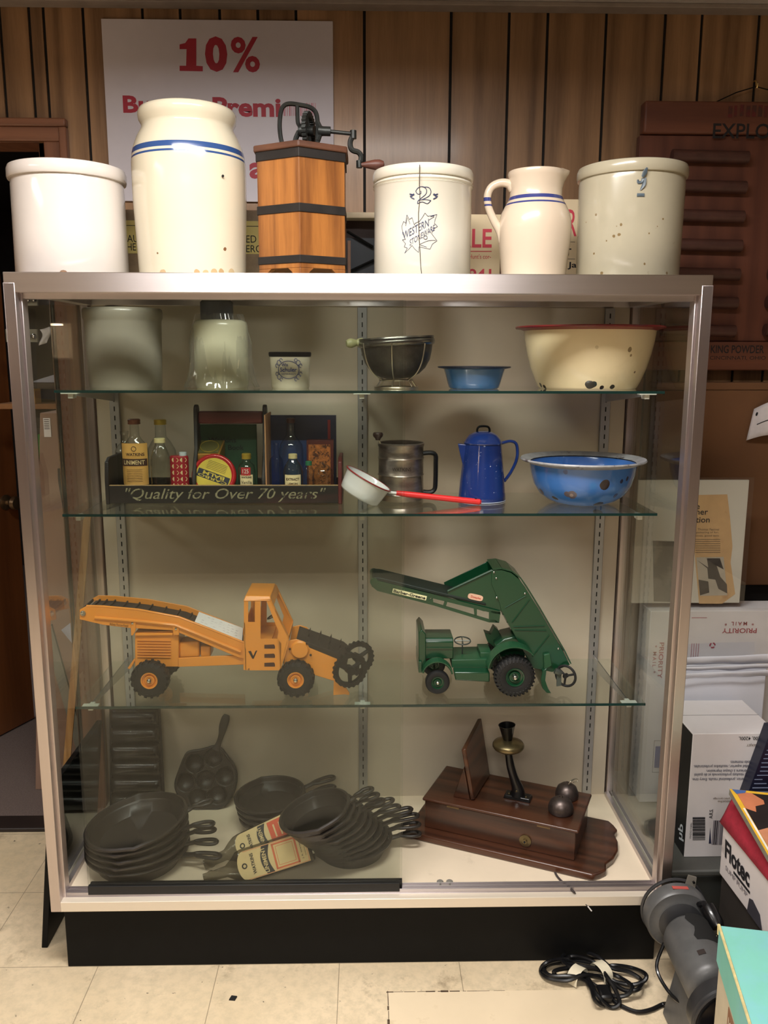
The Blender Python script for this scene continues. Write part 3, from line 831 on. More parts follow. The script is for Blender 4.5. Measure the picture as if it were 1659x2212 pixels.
# auction posters
M_poster = mat('cream_poster_card', (226, 206, 170), .7, 0, .03)
M_redp = mat('red_poster_ink', (206, 62, 80), .6)
Yb = .44
t, a, b = card('auction_poster', 'cream sale bill with big red capitals between the leaf crock and the pitcher', 'poster', (860, 462), (1079, 600), Yb, M_poster, base=ZT)
k = mpp(a)
letters('lettering', 'SALE', M_redp, t, pxflat(966, 535, Yb), w=97*k, h=40*k, bold=.02)
p = at(1018, 543, Y=Yb-.001); MB().box(p.x-.04, at(1062, 543, Y=Yb).x, Yb-.0008, Yb-.0002, p.z-.0008, p.z+.0012).build('rule', M_redp, t)
letters('lettering', "Hunt's cor-", M_redp, t, pxflat(1013, 559, Yb), w=48*k, h=10*k)
letters('lettering', '1941', M_redp, t, pxflat(998, 606, Yb), w=64*k, h=25*k, bold=.02)
Yb = .46
t, a, b = card('auction_poster', 'cream bill with black and red print half hidden between the pitcher and the speckled crock', 'poster', (1150, 430), (1262, 600), Yb, M_poster, base=ZT)
letters('lettering', 'R', M_redp, t, pxflat(1222, 510, Yb), w=24*k, h=56*k, bold=.0)
letters('lettering', 'T', M_ink, t, pxflat(1221, 552, Yb), w=13*k, h=15*k, bold=.02)
letters('lettering', 'Ja', M_ink, t, pxflat(1226, 582, Yb), w=20*k, h=16*k, bold=.02)
for y_ in (523, 560):
    p = at(1222, y_, Y=Yb-.001); MB().box(p.x, p.x+.025, Yb-.0008, Yb-.0002, p.z, p.z+.001).build('rule', M_ink, t)

# ---------------------------------------------------------------- dynamite display board hung on the wall
Yb = .655
a, b = at(1391, 219, Y=Yb), at(1530, 800, Y=Yb)
xr = 1.78
M_bd = wood('red_brown_display_board', (84, 44, 30), (116, 68, 46), .55, 'X', .8)
M_bd2 = wood('red_brown_display_field', (80, 42, 30), (108, 62, 44), .55, 'Z', .8)
t = thing('explosives_board', 'red brown board of dummy dynamite sticks lettered in black, hung by wire from a hook', 'display board', ((a.x+xr)/2, Yb+.015, b.z))
zh = at(1391, 292, Y=Yb).z; zf = at(1530, 738, Y=Yb).z
MB().box(a.x, xr, Yb-.012, Yb+.03, zh+.002, a.z).build('header_board', M_bd, t, bevel=.006)
MB().box(a.x-.006, xr+.006, Yb, Yb+.03, zf+.001, zh).build('field_board', M_bd2, t, bevel=.002)
MB().box(a.x, xr, Yb-.012, Yb+.03, b.z, zf).build('footer_board', M_bd, t, bevel=.004)
M_bdk = mat('black_stencil', (24, 20, 22), .7)
Yt = Yb-.012
k = mpp(at(1600, 280, Y=Yt))
letters('lettering', 'EXPLOSIVES', M_bdk, t, pxflat(1539, 299, Yt), w=222*k, h=31*k, bold=.012)
mb = MB(); r_ = random.Random(6)
for j in range(9):
    p = at(1574+j*13, 226+r_.uniform(0, 4), Y=Yt-.0006); mb.box(p.x, p.x+r_.uniform(.006, .013), Yt-.0006, Yt-.0001, p.z-.030, p.z)
mb.build('worn_red_paint', mat('worn_dark_red_paint', (92, 30, 28), .7, 0, .3, 20, dirt=((70, 40, 30), 30, .5, .6)), t)
k = mpp(at(1600, 755, Y=Yt))
letters('lettering', 'KING POWDER', M_bdk, t, pxflat(1535, 763, Yt), w=116*k, h=17*k, bold=.012)
letters('lettering', 'CINCINNATI, OHIO', M_bdk, t, pxflat(1533, 778, Yt), w=122*k, h=9*k)
M_stick = mat('dynamite_brown_paper', (74, 44, 36), .5, 0, .2, 30, bump=.2)
xa, xb = at(1446, 340, Y=Yb).x, at(1610, 345, Y=Yb).x
for c_ in range(3):
    for r_ in range(7):
        z = zh-.058-r_*.080; x0 = xa+c_*.305
        if x0+.05 > xr: continue
        L_ = min(xb-xa, xr-x0-.01)
        MB().turned((x0, Yb-.0175, z), (x0+L_, Yb-.0175, z-.004), [(0, .003), (.012, 0), (.0175, .001), (.0175, L_-.001), (.012, L_), (0, L_-.003)], 20).build('dynamite_stick', M_stick, t)
hk = at(1628, 186, Y=.69)
MB().tube([at(1545, 221, Y=.668), at(1590, 200, Y=.672), V((hk.x, .674, hk.z-.006)), V((hk.x+.05, .672, hk.z-.018)), V((hk.x+.11, .668, hk.z-.048))], .0016, 6).build('hanging_wire', M_black, t)
solo(MB().tube([V((hk.x, .692, hk.z+.012)), V((hk.x, .678, hk.z+.010)), V((hk.x, .672, hk.z-.004)), V((hk.x, .667, hk.z-.010)), V((hk.x, .664, hk.z))], .0024, 8, k=3), 'wall_hook', mat('brass_hook', (214, 190, 130), .25, .9), 'small bright brass hook holding the wire of the dynamite board', 'hook', (hk.x, .692, hk.z))
# ================================================================ top glass shelf
S1, S2, S3 = SH
def px_profile(cx, Y, Z, pts):
    out = []
    for hw, y in pts:
        p = at(cx, y, Y=Y); out.append((hw*mpp(p), p.z-Z))
    return out
def vessel(name, label, cat, cx, yref, Y, Z, pts, m, t_wall, part='body', n=56, smooth=55, chips=()):
    """a turned open vessel standing on Z; pts from the foot up, in photograph pixels"""
    X = at(cx, yref, Y=Y).x
    t = thing(name, label, cat, (X, Y, Z))
    pr = px_profile(cx, Y, Z, pts)
    z0 = pr[0][1]; h = pr[-1][1]
    pr = [(r, (z-z0)*h/(h-z0)) for r, z in pr]
    if callable(m):
        sp = []
        for px, py, r, c in chips:
            h_ = on_lathe(px, py, X, Y, Z, pr)
            if h_: sp.append(h_+(r, c))
        m = m(sp)
    b = MB().lathe(inner(pr, t_wall), n, (X, Y, Z)).build(part, m, t, smooth=smooth)
    return t, X, pr, b

gl6 = mat('dull_grey_stoneware', (146, 140, 126), .3, 0, .05, 6, coat=.2)
vessel('stoneware_crock', 'dull grey stoneware crock on the top glass shelf next to the plastic wrapped jar', 'crock', 269, 760, .28, S1,
       [(74, 838), (76, 833), (78, 780), (80, 720), (80.5, 697), (81, 692), (83.5, 688), (84, 676), (83, 669), (80, 667)], gl6, .012)

# jar in a clear plastic bag under a dark grey cylinder
X = at(478, 760, Y=.28).x
t = thing('wrapped_jar', 'cream stoneware jar under a dark grey cylinder, wrapped in a clear plastic bag', 'jar', (X, .28, S1))
pr = px_profile(478, .28, S1, [(54, 836), (57, 830), (58, 780), (58, 716), (58, 704), (56, 696), (50, 692), (38, 691)])
pr = [(r, max(0, z)) for r, z in pr]; pr[0] = (pr[0][0], 0)
MB().lathe([(0, 0)]+pr+[(0, pr[-1][1])], 48, (X, .28, S1)).build('body', mat('pale_cream_glaze', (194, 190, 164), .25, 0, .05, 6, coat=.2), t, smooth=55)
zc0, zc1 = at(470, 692, Y=.28).z-S1, at(470, 648, Y=.28).z-S1
MB().lathe([(0, zc0), (.038, zc0), (.040, zc0+.004), (.040, zc1-.006), (.034, zc1), (0, zc1)], 32, (X-.008, .28, S1)).build('cap', mat('slate_grey_cylinder', (60, 62, 68), .5), t)  # plain dark grey cylinder set on top of the jar
rnd = random.Random(4); rb = pr[2][0]
fold = [rnd.uniform(-1, 1) for _ in range(64)]
def bag(u, v):
    a = u*2*PI; k = int(u*63)
    f = fold[k % 64]*.004+math.sin(a*9+v*3)*.004+math.sin(a*23+v*9)*.002
    r = rb+.007+f*(1-.3*v)+(.018*(1-v)**6)
    if v > .62: r = r-(v-.62)*.06*(1+.3*math.sin(a*5))
    z = v*(pr[-1][1]+.012)+.002
    return V((X+r*math.cos(a), .28+r*.86*math.sin(a), S1+z))
M_bag = glass('clear_plastic_bag', (.97, .97, .965), f0=.06, haze=.10)
MB().grid(bag, 96, 18).build('plastic_bag', M_bag, t, smooth=80, fix=False)

# small printed pot with black rim
M_pot = mat('white_pot_glaze', (226, 220, 200), .2, 0, .03, 6, coat=.3)
t, X, pr, b = vessel('cheese_pot', 'small white pot with a black rim and a blue printed medallion', 'pot', 627, 800, .26, S1,
       [(39, 840), (41, 836), (42, 800), (43.5, 775), (44.5, 769)], M_pot, .006)
zr = pr[-1][1]
MB().lathe([(pr[-1][0]-.007, zr-.001), (pr[-1][0], zr-.002), (pr[-1][0]+.0015, zr+.002), (pr[-1][0]+.0015, zr+.0085), (pr[-1][0]-.002, zr+.010), (pr[-1][0]-.007, zr+.009)], 48, (X, .26, S1)).build('rim', M_black, t)
M_bpr = mat('blue_transfer_print', (82, 92, 150), .35)
rp = 42.3*mpp((X, .26, S1))
def potfn(du, z0): return cylmap(X, .26, rp, -PI/2+du/rp, S1+z0, .0012)
letters('lettering', 'Win', M_bpr, t, potfn(-.017, .054), w=.016, h=.008, bold=.02)
letters('lettering', 'Schuler', M_bpr, t, potfn(-.021, .041), w=.041, h=.011, bold=.02)
letters('lettering', 'RESTAURANTS', M_bpr, t, potfn(-.017, .034), w=.035, h=.0042)
mb = MB(); f = potfn(0, .046)
mb.tube([f(.026*math.cos(a), .021*math.sin(a)) for a in [k*PI/16 for k in range(32)]], .0008, 5, True)
for sx in (-1, 1):
    for sz in (-1, 1):
        for rr_, ox, oz in ((.006, .024, .017), (.0045, .030, .010), (.004, .018, .023)):
            mb.tube([f(sx*ox+rr_*math.cos(a)*.9, sz*oz+rr_*math.sin(a)) for a in [k*PI/5 for k in range(9)]], .0008, 4)
mb.build('medallion', M_bpr, t)

# strainer on its wire stand with wooden pestle
Y = .27; cx = 856; X = at(cx, 780, Y=Y).x
t = thing('strainer', 'grey metal cone strainer in a wire stand with a wooden pestle lying across it', 'strainer', (X, Y, S1))
M_tin = mat('dull_grey_tin', (84, 82, 78), .42, .75, .2, 60, bump=.3, bscale=400)
M_wire = mat('bright_wire', (190, 182, 165), .3, .9, .1)
M_rim = mat('rolled_tin_rim', (120, 118, 112), .25, .9, .15)
s = mpp((X, Y, S1+.05))
zf = lambda y: at(cx, y, Y=Y).z
c0 = V((X, Y, 0)); zrim = zf(740)
T = Matrix.Translation((X, Y, zrim)) @ Matrix.Rotation(math.radians(-3.2), 4, 'Y')
bp = [(0, -77), (26, -75.5), (46, -68), (60, -56), (70, -40), (75, -22), (78, -4)]
MB().lathe([(r*s, z*s) for r, z in bp]+[(r*s-.002, z*s+.0015) for r, z in bp[::-1]], 48, M=T).build('bowl', M_tin, t, smooth=60)
MB().lathe([(78*s, -8*s), (82*s, -6*s), (83*s, 0), (82*s, 5*s), (80*s, 6*s), (82*s, 8*s), (81*s, 11*s), (78*s, 11*s), (77*s, -6*s)], 56, M=T).build('rim', M_rim, t, smooth=60)
st = MB()
zg, zu = S1+.0025, zf(821)
st.tube([(X+46*s*math.cos(a), Y+46*s*math.sin(a), zg) for a in [k*PI/16 for k in range(32)]], .0026, 8, True)
st.tube([(X+36*s*math.cos(a), Y+36*s*math.sin(a), zu) for a in [k*PI/16 for k in range(32)]], .0020, 8, True)
for k in range(6):
    a = k*PI/3+.3
    st.tube([(X+46*s*math.cos(a), Y+46*s*math.sin(a), zg), (X+36*s*math.cos(a), Y+36*s*math.sin(a), zu)], .0016, 6)
for a in (-PI/2+.75, -PI/2-1.0, PI/2+.8, PI/2-.8, -PI/2-.15):
    ca, sa = math.cos(a), math.sin(a)
    st.tube([(X+36*s*ca, Y+36*s*sa, zu), (X+60*s*ca, Y+60*s*sa, zf(806)), (X+75*s*ca, Y+75*s*sa, zf(783)), (X+82*s*ca, Y+82*s*sa, zf(757)), (X+84*s*ca, Y+84*s*sa, zf(742))], .0017, 6, k=4)
st.build('wire_stand', M_wire, t)
pk = at(757, 742, Y=Y-.02)
M_pestle = wood('green_grey_pestle', (128, 128, 88), (166, 162, 118), .5, 'X', 1)
MB().turned(pk-V((.011, 0, 0)), pk+V((.05, .02, .004)), [(0, 0), (.007, .001), (.011, .007), (.012, .014), (.009, .023), (.0075, .027), (.010, .032), (.0115, .040), (.008, .050), (0, .056)], 20).build('pestle', M_pestle, t)

# little blue enamel pan
M_bluee = mat('blue_enamel', (64, 108, 156), .16, 0, .06, 8, coat=.5)
M_bluedk = mat('dark_blue_rim', (34, 44, 66), .3)
t, X, pr, b = vessel('enamel_dish', 'small blue enamel dish with a dark flat rim on the top shelf', 'dish', 1024, 815, .26, S1,
       [(50, 841), (54, 838), (57, 828), (63, 806), (66, 797)], M_bluee, .003)
zr = pr[-1][1]; r_ = pr[-1][0]; s = mpp((X, .26, S1+.05))
MB().lathe([(r_-.004, zr), (r_, zr), (78*s, zr+.003), (79*s, zr+.005), (78*s, zr+.0065), (r_-.004, zr+.004)], 56, (X, .26, S1)).build('rim', M_bluedk, t)

# large cream enamel basin, red rim
cx, Y = 1270, .285; X = at(cx, 780, Y=Y).x
s = mpp((X, Y, S1))
BLK = (26, 24, 24)
M_cen = lambda sp: mat('cream_enamel', (224, 208, 168), .22, 0, .05, 5, coat=.4, spots=sp, dirt=((196, 176, 132), 3, .6, .85))
CH1 = [(1274, 831, .0105, BLK), (1282, 830, .008, BLK), (1168, 832, .006, BLK), (1176, 836, .006, BLK), (1322, 836, .006, BLK), (1300, 837, .005, BLK), (1360, 755, .0055, (150, 132, 100)), (1289, 750, .004, (196, 178, 140)), (1363, 768, .003, (150, 130, 100)), (1371, 804, .003, (120, 100, 80))]
t, X, pr, b = vessel('enamel_basin', 'large cream enamel basin with a thin red rim, chipped black at the foot', 'basin', cx, 780, Y, S1,
       [(101, 842), (105, 837), (111, 825), (122, 797), (131, 765), (137, 735), (140, 714)], M_cen, .003, n=72, chips=CH1)
zr = pr[-1][1]; r_ = pr[-1][0]; s = mpp((X, Y, S1+zr))
MB().lathe([(r_-.003, zr), (r_, zr-.001), (152*s, zr+.005), (157*s, zr+.004), (158.5*s, zr+.0065), (157*s, zr+.0095), (152*s, zr+.0085), (r_-.003, zr+.004)], 72, (X, Y, S1)).build('rim', mat('dull_red_rim', (112, 34, 34), .3), t)

# ================================================================ second glass shelf
# wooden advertising tray with a carrying handle
YF, YB_ = .252, .405
xa, xb = at(228, 1070, Y=YF).x, at(739, 1070, Y=YF).x
t = thing('wooden_tray', 'black and red wooden carrying tray lettered with a slogan, holding old bottles and tins', 'tray', ((xa+xb)/2, (YF+YB_)/2, S2))
tray = t
M_tray = wood('black_painted_tray', (16, 15, 14), (38, 30, 26), .45, 'X', 1, dirt=((84, 28, 26), 6, .62, .80))
M_trayr = wood('dark_red_tray_wood', (62, 20, 20), (96, 34, 32), .45, 'Z', 1, dirt=((22, 18, 18), 6, .5, .8))
zf_ = at(480, 1049, Y=YF).z
MB().box(xa+.006, xb-.006, YF, YF+.010, S2+.002, zf_).build('front_board', M_tray, t, bevel=.0015)
MB().box(xa+.010, xb-.010, YF+.001, YF+.009, zf_-.0004, zf_+.0008).build('worn_top_edge', mat('worn_bare_edge', (176, 144, 96), .7, 0, .3, 40), t)
MB().box(xa+.006, xb-.006, YB_-.010, YB_, S2+.002, zf_).build('back_board', M_tray, t, bevel=.0015)
MB().box(xa+.006, xb-.006, YF+.010, YB_-.010, S2+.002, S2+.009).build('bottom_board', M_tray, t)
ze = at(235, 985, Y=YF+.05).z
for x, m_ in ((xa, M_tray), (xb-.010, M_trayr)):
    MB().prism([(x, YF-.002, S2), (x, YB_+.002, S2), (x, YB_+.002, zf_+.01), (x, YB_-.025, ze), (x, YF+.028, ze), (x, YF+.006, ze-.010), (x, YF-.002, zf_+.014)], (.010, 0, 0)).build('end_board', m_, t, bevel=.002)
zt_ = at(418, 874, Y=.32).z
ym = (YF+YB_)/2
ups = []
for pxx in (418, 567):
    x = at(pxx, 960, Y=.30).x
    arc = [(x, ym+.016*math.cos(a), zt_-.016+.016*math.sin(a)) for a in [k*PI/8 for k in range(9)]]
    MB().prism([(x, YF+.010, S2+.009), (x, YB_-.010, S2+.009), (x, YB_-.010, zf_+.02), (x, ym+.022, zf_+.09)]+arc+[(x, ym-.022, zf_+.09), (x, YF+.010, zf_+.02)][0:2], (.010, 0, 0)).build('handle_upright', M_tray, t, bevel=.002)
    ups.append(x)
z0, z1 = at(480, 915, Y=ym).z, at(480, 888, Y=ym).z
MB().box(ups[0]+.010, ups[1], ym-.009, ym+.009, z0, z1).build('handle_bar', wood('dark_red_handle_bar', (62, 20, 20), (96, 34, 32), .45, 'X', 1, dirt=((22, 18, 18), 6, .5, .8)), t, bevel=.004)
x = at(572, 960, Y=YF+.012).x
MB().box(x, x+.003, YF+.0105, YB_-.0105, S2+.009, at(572, 896, Y=YF+.02).z).build('thin_divider', mat('bare_edge_divider', (176, 130, 92), .7), t)
k = mpp((xa, YF, S2))
M_trl = mat('faded_cream_lettering', (132, 126, 98), .7, 0, .3, 60, dirt=((34, 30, 26), 60, .52, .62))
letters('lettering', '"Quality for Over 70 years"', M_trl, t, pxflat(272, 1085, YF), w=432*k, h=31*k, shear=.3, bold=.002)

ZI = S2+.0095
M_bot = glass('clear_bottle_glass', (.93, .95, .94), (.42, .46, .44), f0=.045)
M_botb = glass('blue_bottle_glass', (.72, .82, .93), (.2, .3, .5), f0=.045)
M_botg = glass('olive_bottle_glass', (.86, .88, .74), (.3, .32, .2), f0=.045)
M_amber = glass('amber_liquid', (.80, .45, .16), (.5, .22, .05), f0=.03)
M_capy = mat('yellow_tin_cap', (186, 160, 64), .3, .5, .1)
M_capb = mat('rust_brown_cap', (110, 66, 44), .45, .3, .2, 60)
M_capc = mat('cream_screw_cap', (214, 200, 150), .35, .1, .06)
M_capg = mat('green_cap', (40, 110, 78), .4)
def bottle(name, label, cx, Y, pts, m, cap=None, capm=None, sx=1.0, sy=1.0, fill=None):
    """pts foot to lip in photograph pixels (half width, y); cap = (half width, y bottom, y top)"""
    yb = pts[0][1]
    X = at(cx, (yb+pts[-1][1])/2, Y=Y).x
    t = thing(name, label, 'bottle', (X, Y, ZI))
    k = mpp((X, Y, ZI+.05)); zt = at(cx, pts[-1][1], Y=Y).z
    ztop = zt-ZI; yy = pts[-1][1]
    pr = [(hw*k, ztop-(y-yy)*k*1.02) for hw, y in pts]
    pr = [(r, z) for r, z in pr if z > .004]
    base_r = pr[0][0]
    pr = [(0, .0005), (base_r*.85, .0005), (base_r, .004)]+pr
    MB().lathe(pr, 40, (X, Y, ZI), sx=sx, sy=sy).build('glass_body', m, t, smooth=60)
    if fill:
        zf0 = fill*ztop
        MB().lathe([(0, .003), (base_r*.86, .003), (base_r*.9, zf0), (0, zf0)], 32, (X, Y, ZI), sx=sx, sy=sy).build('liquid', M_amber, t)
    if cap:
        hw, y0, y1 = cap
        a, b = at(cx, y0, Y=Y).z-ZI, at(cx, y1, Y=Y).z-ZI; r = hw*k
        MB().lathe([(0, a), (r, a), (r*1.03, a+(b-a)*.15), (r*.97, a+(b-a)*.4), (r*1.02, a+(b-a)*.6), (r, b-(b-a)*.12), (r*.86, b), (0, b)], 28, (X, Y, ZI)).build('cap', capm, t)
    return t, X, k, base_r
def blabel(t, X, Y, r, cx, x0, x1, y0, y1, m, yfac=1.0, name='label'):
    """a paper label curved round the front of a bottle between photograph columns and rows; returns its mapping"""
    k = mpp((X, Y-r*yfac, ZI+.04)); P0 = at(x0, y1, Y=Y-r*yfac)
    u0 = (x0-cx)*k; w_ = (x1-x0)*k; z0 = P0.z; h_ = at(x0, y0, Y=Y-r*yfac).z-z0
    z0 = max(z0, ZI+.002)
    def fn(u, v, lift=.0006):
        xx = max(-.98*r, min(.98*r, u0+u))
        return V((X+xx*(1+lift/r), Y-yfac*math.sqrt(max(0, r*r-xx*xx))-lift, z0+v))
    o = MB().grid(lambda a, b: fn(a*w_, b*h_), 14, 2).build(name, m, t, fix=False, smooth=80)
    return fn, w_, h_, o
bottle('clear_bottle', 'small empty clear bottle at the tray end, behind the tan labelled bottle', 271, .355, [(21, 1048), (21, 975), (18, 964), (8, 955), (7, 940), (9, 936), (9, 931)], M_bot)
t, X, k, r = bottle('liniment_bottle', 'clear bottle with a rust brown cap and a tan label marked liniment', 293, .315, [(28, 1048), (28, 975), (25, 960), (15, 948), (10, 940), (9.5, 916)], M_bot, (13, 916, 905), M_capb, sy=.7)
M_tan = mat('tan_bottle_label', (206, 158, 84), .6, 0, .08, 30)
fn, w_, h_, o = blabel(t, X, .315, r, 293, 267, 320, 958, 1048, M_tan, .7)
fl = lambda u0, v0: (lambda u, v: fn(u0+u, v0+v, .0014))
M_brn = mat('dark_brown_print', (66, 40, 30), .6)
mb = MB().grid(lambda a, b: fn(w_*.02+w_*.96*a, h_*.46+h_*.17*b, .0011), 14, 1); mb.build('label_band', M_brn, o, fix=False)
letters('lettering', 'WATKINS', M_brn, o, fl(w_*.2, h_*.70), w=w_*.7, h=h_*.075, bold=.02)
letters('lettering', 'LINIMENT', mat('pale_print', (214, 190, 140), .6), o, fl(w_*.1, h_*.495), w=w_*.8, h=h_*.10, bold=.01)
mb = MB().tube([fn(w_*.52+w_*.09*math.cos(a), h_*.87+h_*.055*math.sin(a), .001) for a in [q_*PI/8 for q_ in range(16)]], .0008, 5, True); mb.build('emblem', M_brn, o)
for q_ in range(8):
    MB().grid(lambda a, b: fn(w_*.2+w_*.6*a, h_*(.36-.04*q_)+h_*.008*b, .001), 6, 1).build('small_print', M_brn, o, fix=False)
bottle('clear_bottle', 'large clear round shouldered bottle with a yellow cap at the back of the tray', 349, .365, [(33, 1048), (33, 990), (30, 970), (20, 952), (12, 942), (11, 917)], M_bot, (13, 917, 906), M_capy)
bottle('clear_bottle', 'clear bottle with a cream screw cap in front of the yellow capped bottle', 347, .295, [(21, 1048), (21.5, 1000), (20, 985), (15, 970), (10, 960), (9.5, 955)], M_bot, (12, 956, 946), M_capc)
# red and cream patterned tin with a pale cap
X = at(388, 1015, Y=.31).x; k = mpp((X, .31, ZI))
t = thing('powder_tin', 'red shaker tin with a cream lozenge pattern and a pale cap', 'tin', (X, .31, ZI))
zt = at(388, 984, Y=.31).z
M_ptin = mat('red_tin', (158, 34, 44), .35, .1, .06)
MB().lathe([(0, 0), (20*k, 0), (20*k, zt-ZI-.004), (18*k, zt-ZI), (0, zt-ZI)], 36, (X, .31, ZI), sy=.6).build('can', M_ptin, t)
MB().lathe([(0, zt-ZI), (8*k, zt-ZI), (8*k, zt-ZI+.009), (0, zt-ZI+.010)], 20, (X+.010, .31, ZI)).build('cap', mat('pale_blue_white_cap', (190, 200, 206), .4), t)
M_loz = mat('cream_lozenge_print', (226, 206, 150), .4)
for r_i in range(5):
    for c_ in range(2):
        z = zt-.010-r_i*.0165; a0 = -PI/2+(-.35+c_*.95)
        def cf(u, v, a0=a0, z=z): 
            a = a0+u; rr = 20*k+.0006
            return V((X+rr*math.cos(a), .31+rr*.6*math.sin(a), z+v))
        mb = MB(); mb.v = [cf(*q_) for q_ in ((-.42, 0), (-.26, .0052), (.26, .0052), (.42, 0), (.26, -.0052), (-.26, -.0052))]; mb.f = [(0, 1, 2, 3, 4, 5)]
        if z-.006 > ZI: mb.build('lozenge', M_loz, t, fix=False, smooth=0)
# gold box leaning back with clear lid
p0 = at(418, 981, Y=.300); p1 = at(474, 981, Y=.300); k = mpp(p0)
t = thing('gold_box', 'square gold card box with a clear lid leaning back behind the red tin', 'box', ((p0.x+p1.x)/2, .31, ZI))
M_gold = mat('gold_card', (176, 130, 60), .35, .5, .1)
q_ = [p0, p1, at(486, 951, Y=.372), at(424, 951, Y=.372)]
low = [V((p.x*.25+p0.x*.5+p1.x*.25, .315+i_//2*.05, ZI)) for i_, p in enumerate(q_)]
low = [V((p0.x+.01, .312, ZI)), V((p1.x-.002, .312, ZI)), V((p1.x, .36, ZI)), V((p0.x+.01, .36, ZI))]
MB().hexa(low, q_).build('carton', M_gold, t, bevel=.001)
nn = (q_[1]-q_[0]).cross(q_[3]-q_[0]).normalized()
if nn.z < 0: nn = -nn
MB().hexa([q_[0].lerp(q_[2], .06)+nn*.0005, q_[1].lerp(q_[3], .06)+nn*.0005, q_[2].lerp(q_[0], .06)+nn*.0005, q_[3].lerp(q_[1], .06)+nn*.0005], [q_[0].lerp(q_[2], .06)+nn*.002, q_[1].lerp(q_[3], .06)+nn*.002, q_[2].lerp(q_[0], .06)+nn*.002, q_[3].lerp(q_[1], .06)+nn*.002]).build('lid_panel', mat('olive_lid', (104, 98, 58), .15, .2, .1), t)
cq = (q_[0]+q_[2])/2+nn*.0025; e1, e2 = (q_[1]-q_[0])*.36, (q_[3]-q_[0])*.40
MB().tube([cq+e1*math.cos(a)+e2*math.sin(a) for a in [i_*PI/16 for i_ in range(32)]], .0012, 6, True).build('lid_ring', M_capy, t)
# round red tin standing on edge
cq = at(463, 1034, Y=.285); k = mpp(cq); R_ = 48*k
cq.z = max(cq.z, ZI+R_+.001)
t = thing('salve_tin', 'round red tin with a yellow label standing on its edge in the tray', 'tin', (cq.x, .29, ZI))
TT = Matrix.Translation(cq) @ Matrix.Rotation(math.radians(76), 4, 'X')
MB().lathe([(0, -.012), (R_*.97, -.012), (R_, -.009), (R_, .004), (R_*.97, .009), (R_*.90, .011), (R_*.84, .010), (R_*.82, .0085), (0, .0085)], 48, M=TT).build('can', mat('red_enamelled_tin', (176, 30, 36), .25, .1, .05, coat=.4), t, smooth=50)
lb = MB().lathe([(0, .0088), (R_*.80, .0088), (R_*.80, .0090), (0, .0091)], 40, M=TT).build('label', mat('yellow_tin_label', (202, 180, 62), .45, 0, .08, 30, dirt=((120, 100, 40), 30, .66, .75)), t)
TR = TT @ Matrix.Rotation(math.radians(160), 4, 'Z')
tf = lambda u0, v0, l=.0096: (lambda u, v: TR @ V((u0+u, v0+v, l)))
M_navy = mat('navy_print', (28, 34, 46), .5)
mb = MB().box(-R_*.74, R_*.74, -R_*.13, R_*.24, .0091, .0094, TR); mb.build('label_band', M_navy, lb)
letters('lettering', 'CARBO', mat('yellow_print', (202, 180, 62), .5), lb, tf(-R_*.68, R_*.10), w=R_*1.36, h=R_*.11, bold=.01)
letters('lettering', 'BALM', mat('yellow_print', (202, 180, 62), .5), lb, tf(-R_*.5, -R_*.09), w=R_*1.0, h=R_*.16, bold=.02)
for j_ in range(6):
    MB().box(-R_*.45, R_*.45, -R_*(.25+.07*j_), -R_*(.235+.07*j_), .0091, .0093, TR).build('small_print', M_brn, lb)
# green cook book
Yb = .372
a, b = at(427, 917, Y=Yb), at(556, 1046, Y=Yb)
t = thing('cook_book', 'green cloth cook book standing between the handle posts of the tray', 'book', ((a.x+b.x)/2, Yb+.008, ZI))
M_gbk = mat('green_book_cloth', (38, 74, 50), .65, 0, .08, 60)
MB().box(a.x, b.x, Yb, Yb+.002, ZI, a.z).build('front_cover', M_gbk, t, bevel=.0008)
MB().box(a.x+.002, b.x-.002, Yb+.002, Yb+.014, ZI+.002, a.z-.002).build('pages', mat('aged_pages', (196, 180, 146), .8), t)
MB().box(a.x, b.x, Yb+.014, Yb+.016, ZI, a.z).build('back_cover', M_gbk, t, bevel=.0008)
k = mpp(a)
letters('lettering', 'Watkins', M_ink, t, pxflat(450, 956, Yb), w=60*k, h=11*k, bold=.01)
letters('lettering', 'Cook Book', M_ink, t, pxflat(452, 972, Yb), w=75*k, h=11*k, bold=.01)
# little extract bottle with gold cap
t, X, k, r = bottle('vanilla_bottle', 'small bottle with a gold cap and a round red seal above a cream label', 533, .285, [(18, 1048), (18.5, 1012), (16, 1003), (9, 997), (7.5, 990)], M_bot, (10, 991, 979), M_capy)
fn, w_, h_, o = blabel(t, X, .285, r, 533, 521, 547, 1026, 1050, mat('cream_label', (222, 206, 160), .6))
letters('lettering', 'WATKINS', M_ink, o, (lambda u, v: fn(w_*.1+u, h_*.70+v, .0013)), w=w_*.8, h=h_*.17, bold=.02)
letters('lettering', 'Vanilla', M_ink, o, (lambda u, v: fn(w_*.1+u, h_*.2+v, .0013)), w=w_*.8, h=h_*.28)
fn, w_, h_, o = blabel(t, X, .285, r, 533, 523, 543, 1010, 1028, mat('red_seal', (170, 40, 46), .5), name='seal')
letters('lettering', '125', mat('white_print', (226, 220, 210), .6), o, (lambda u, v: fn(w_*.2+u, h_*.3+v, .0013)), w=w_*.6, h=h_*.5)
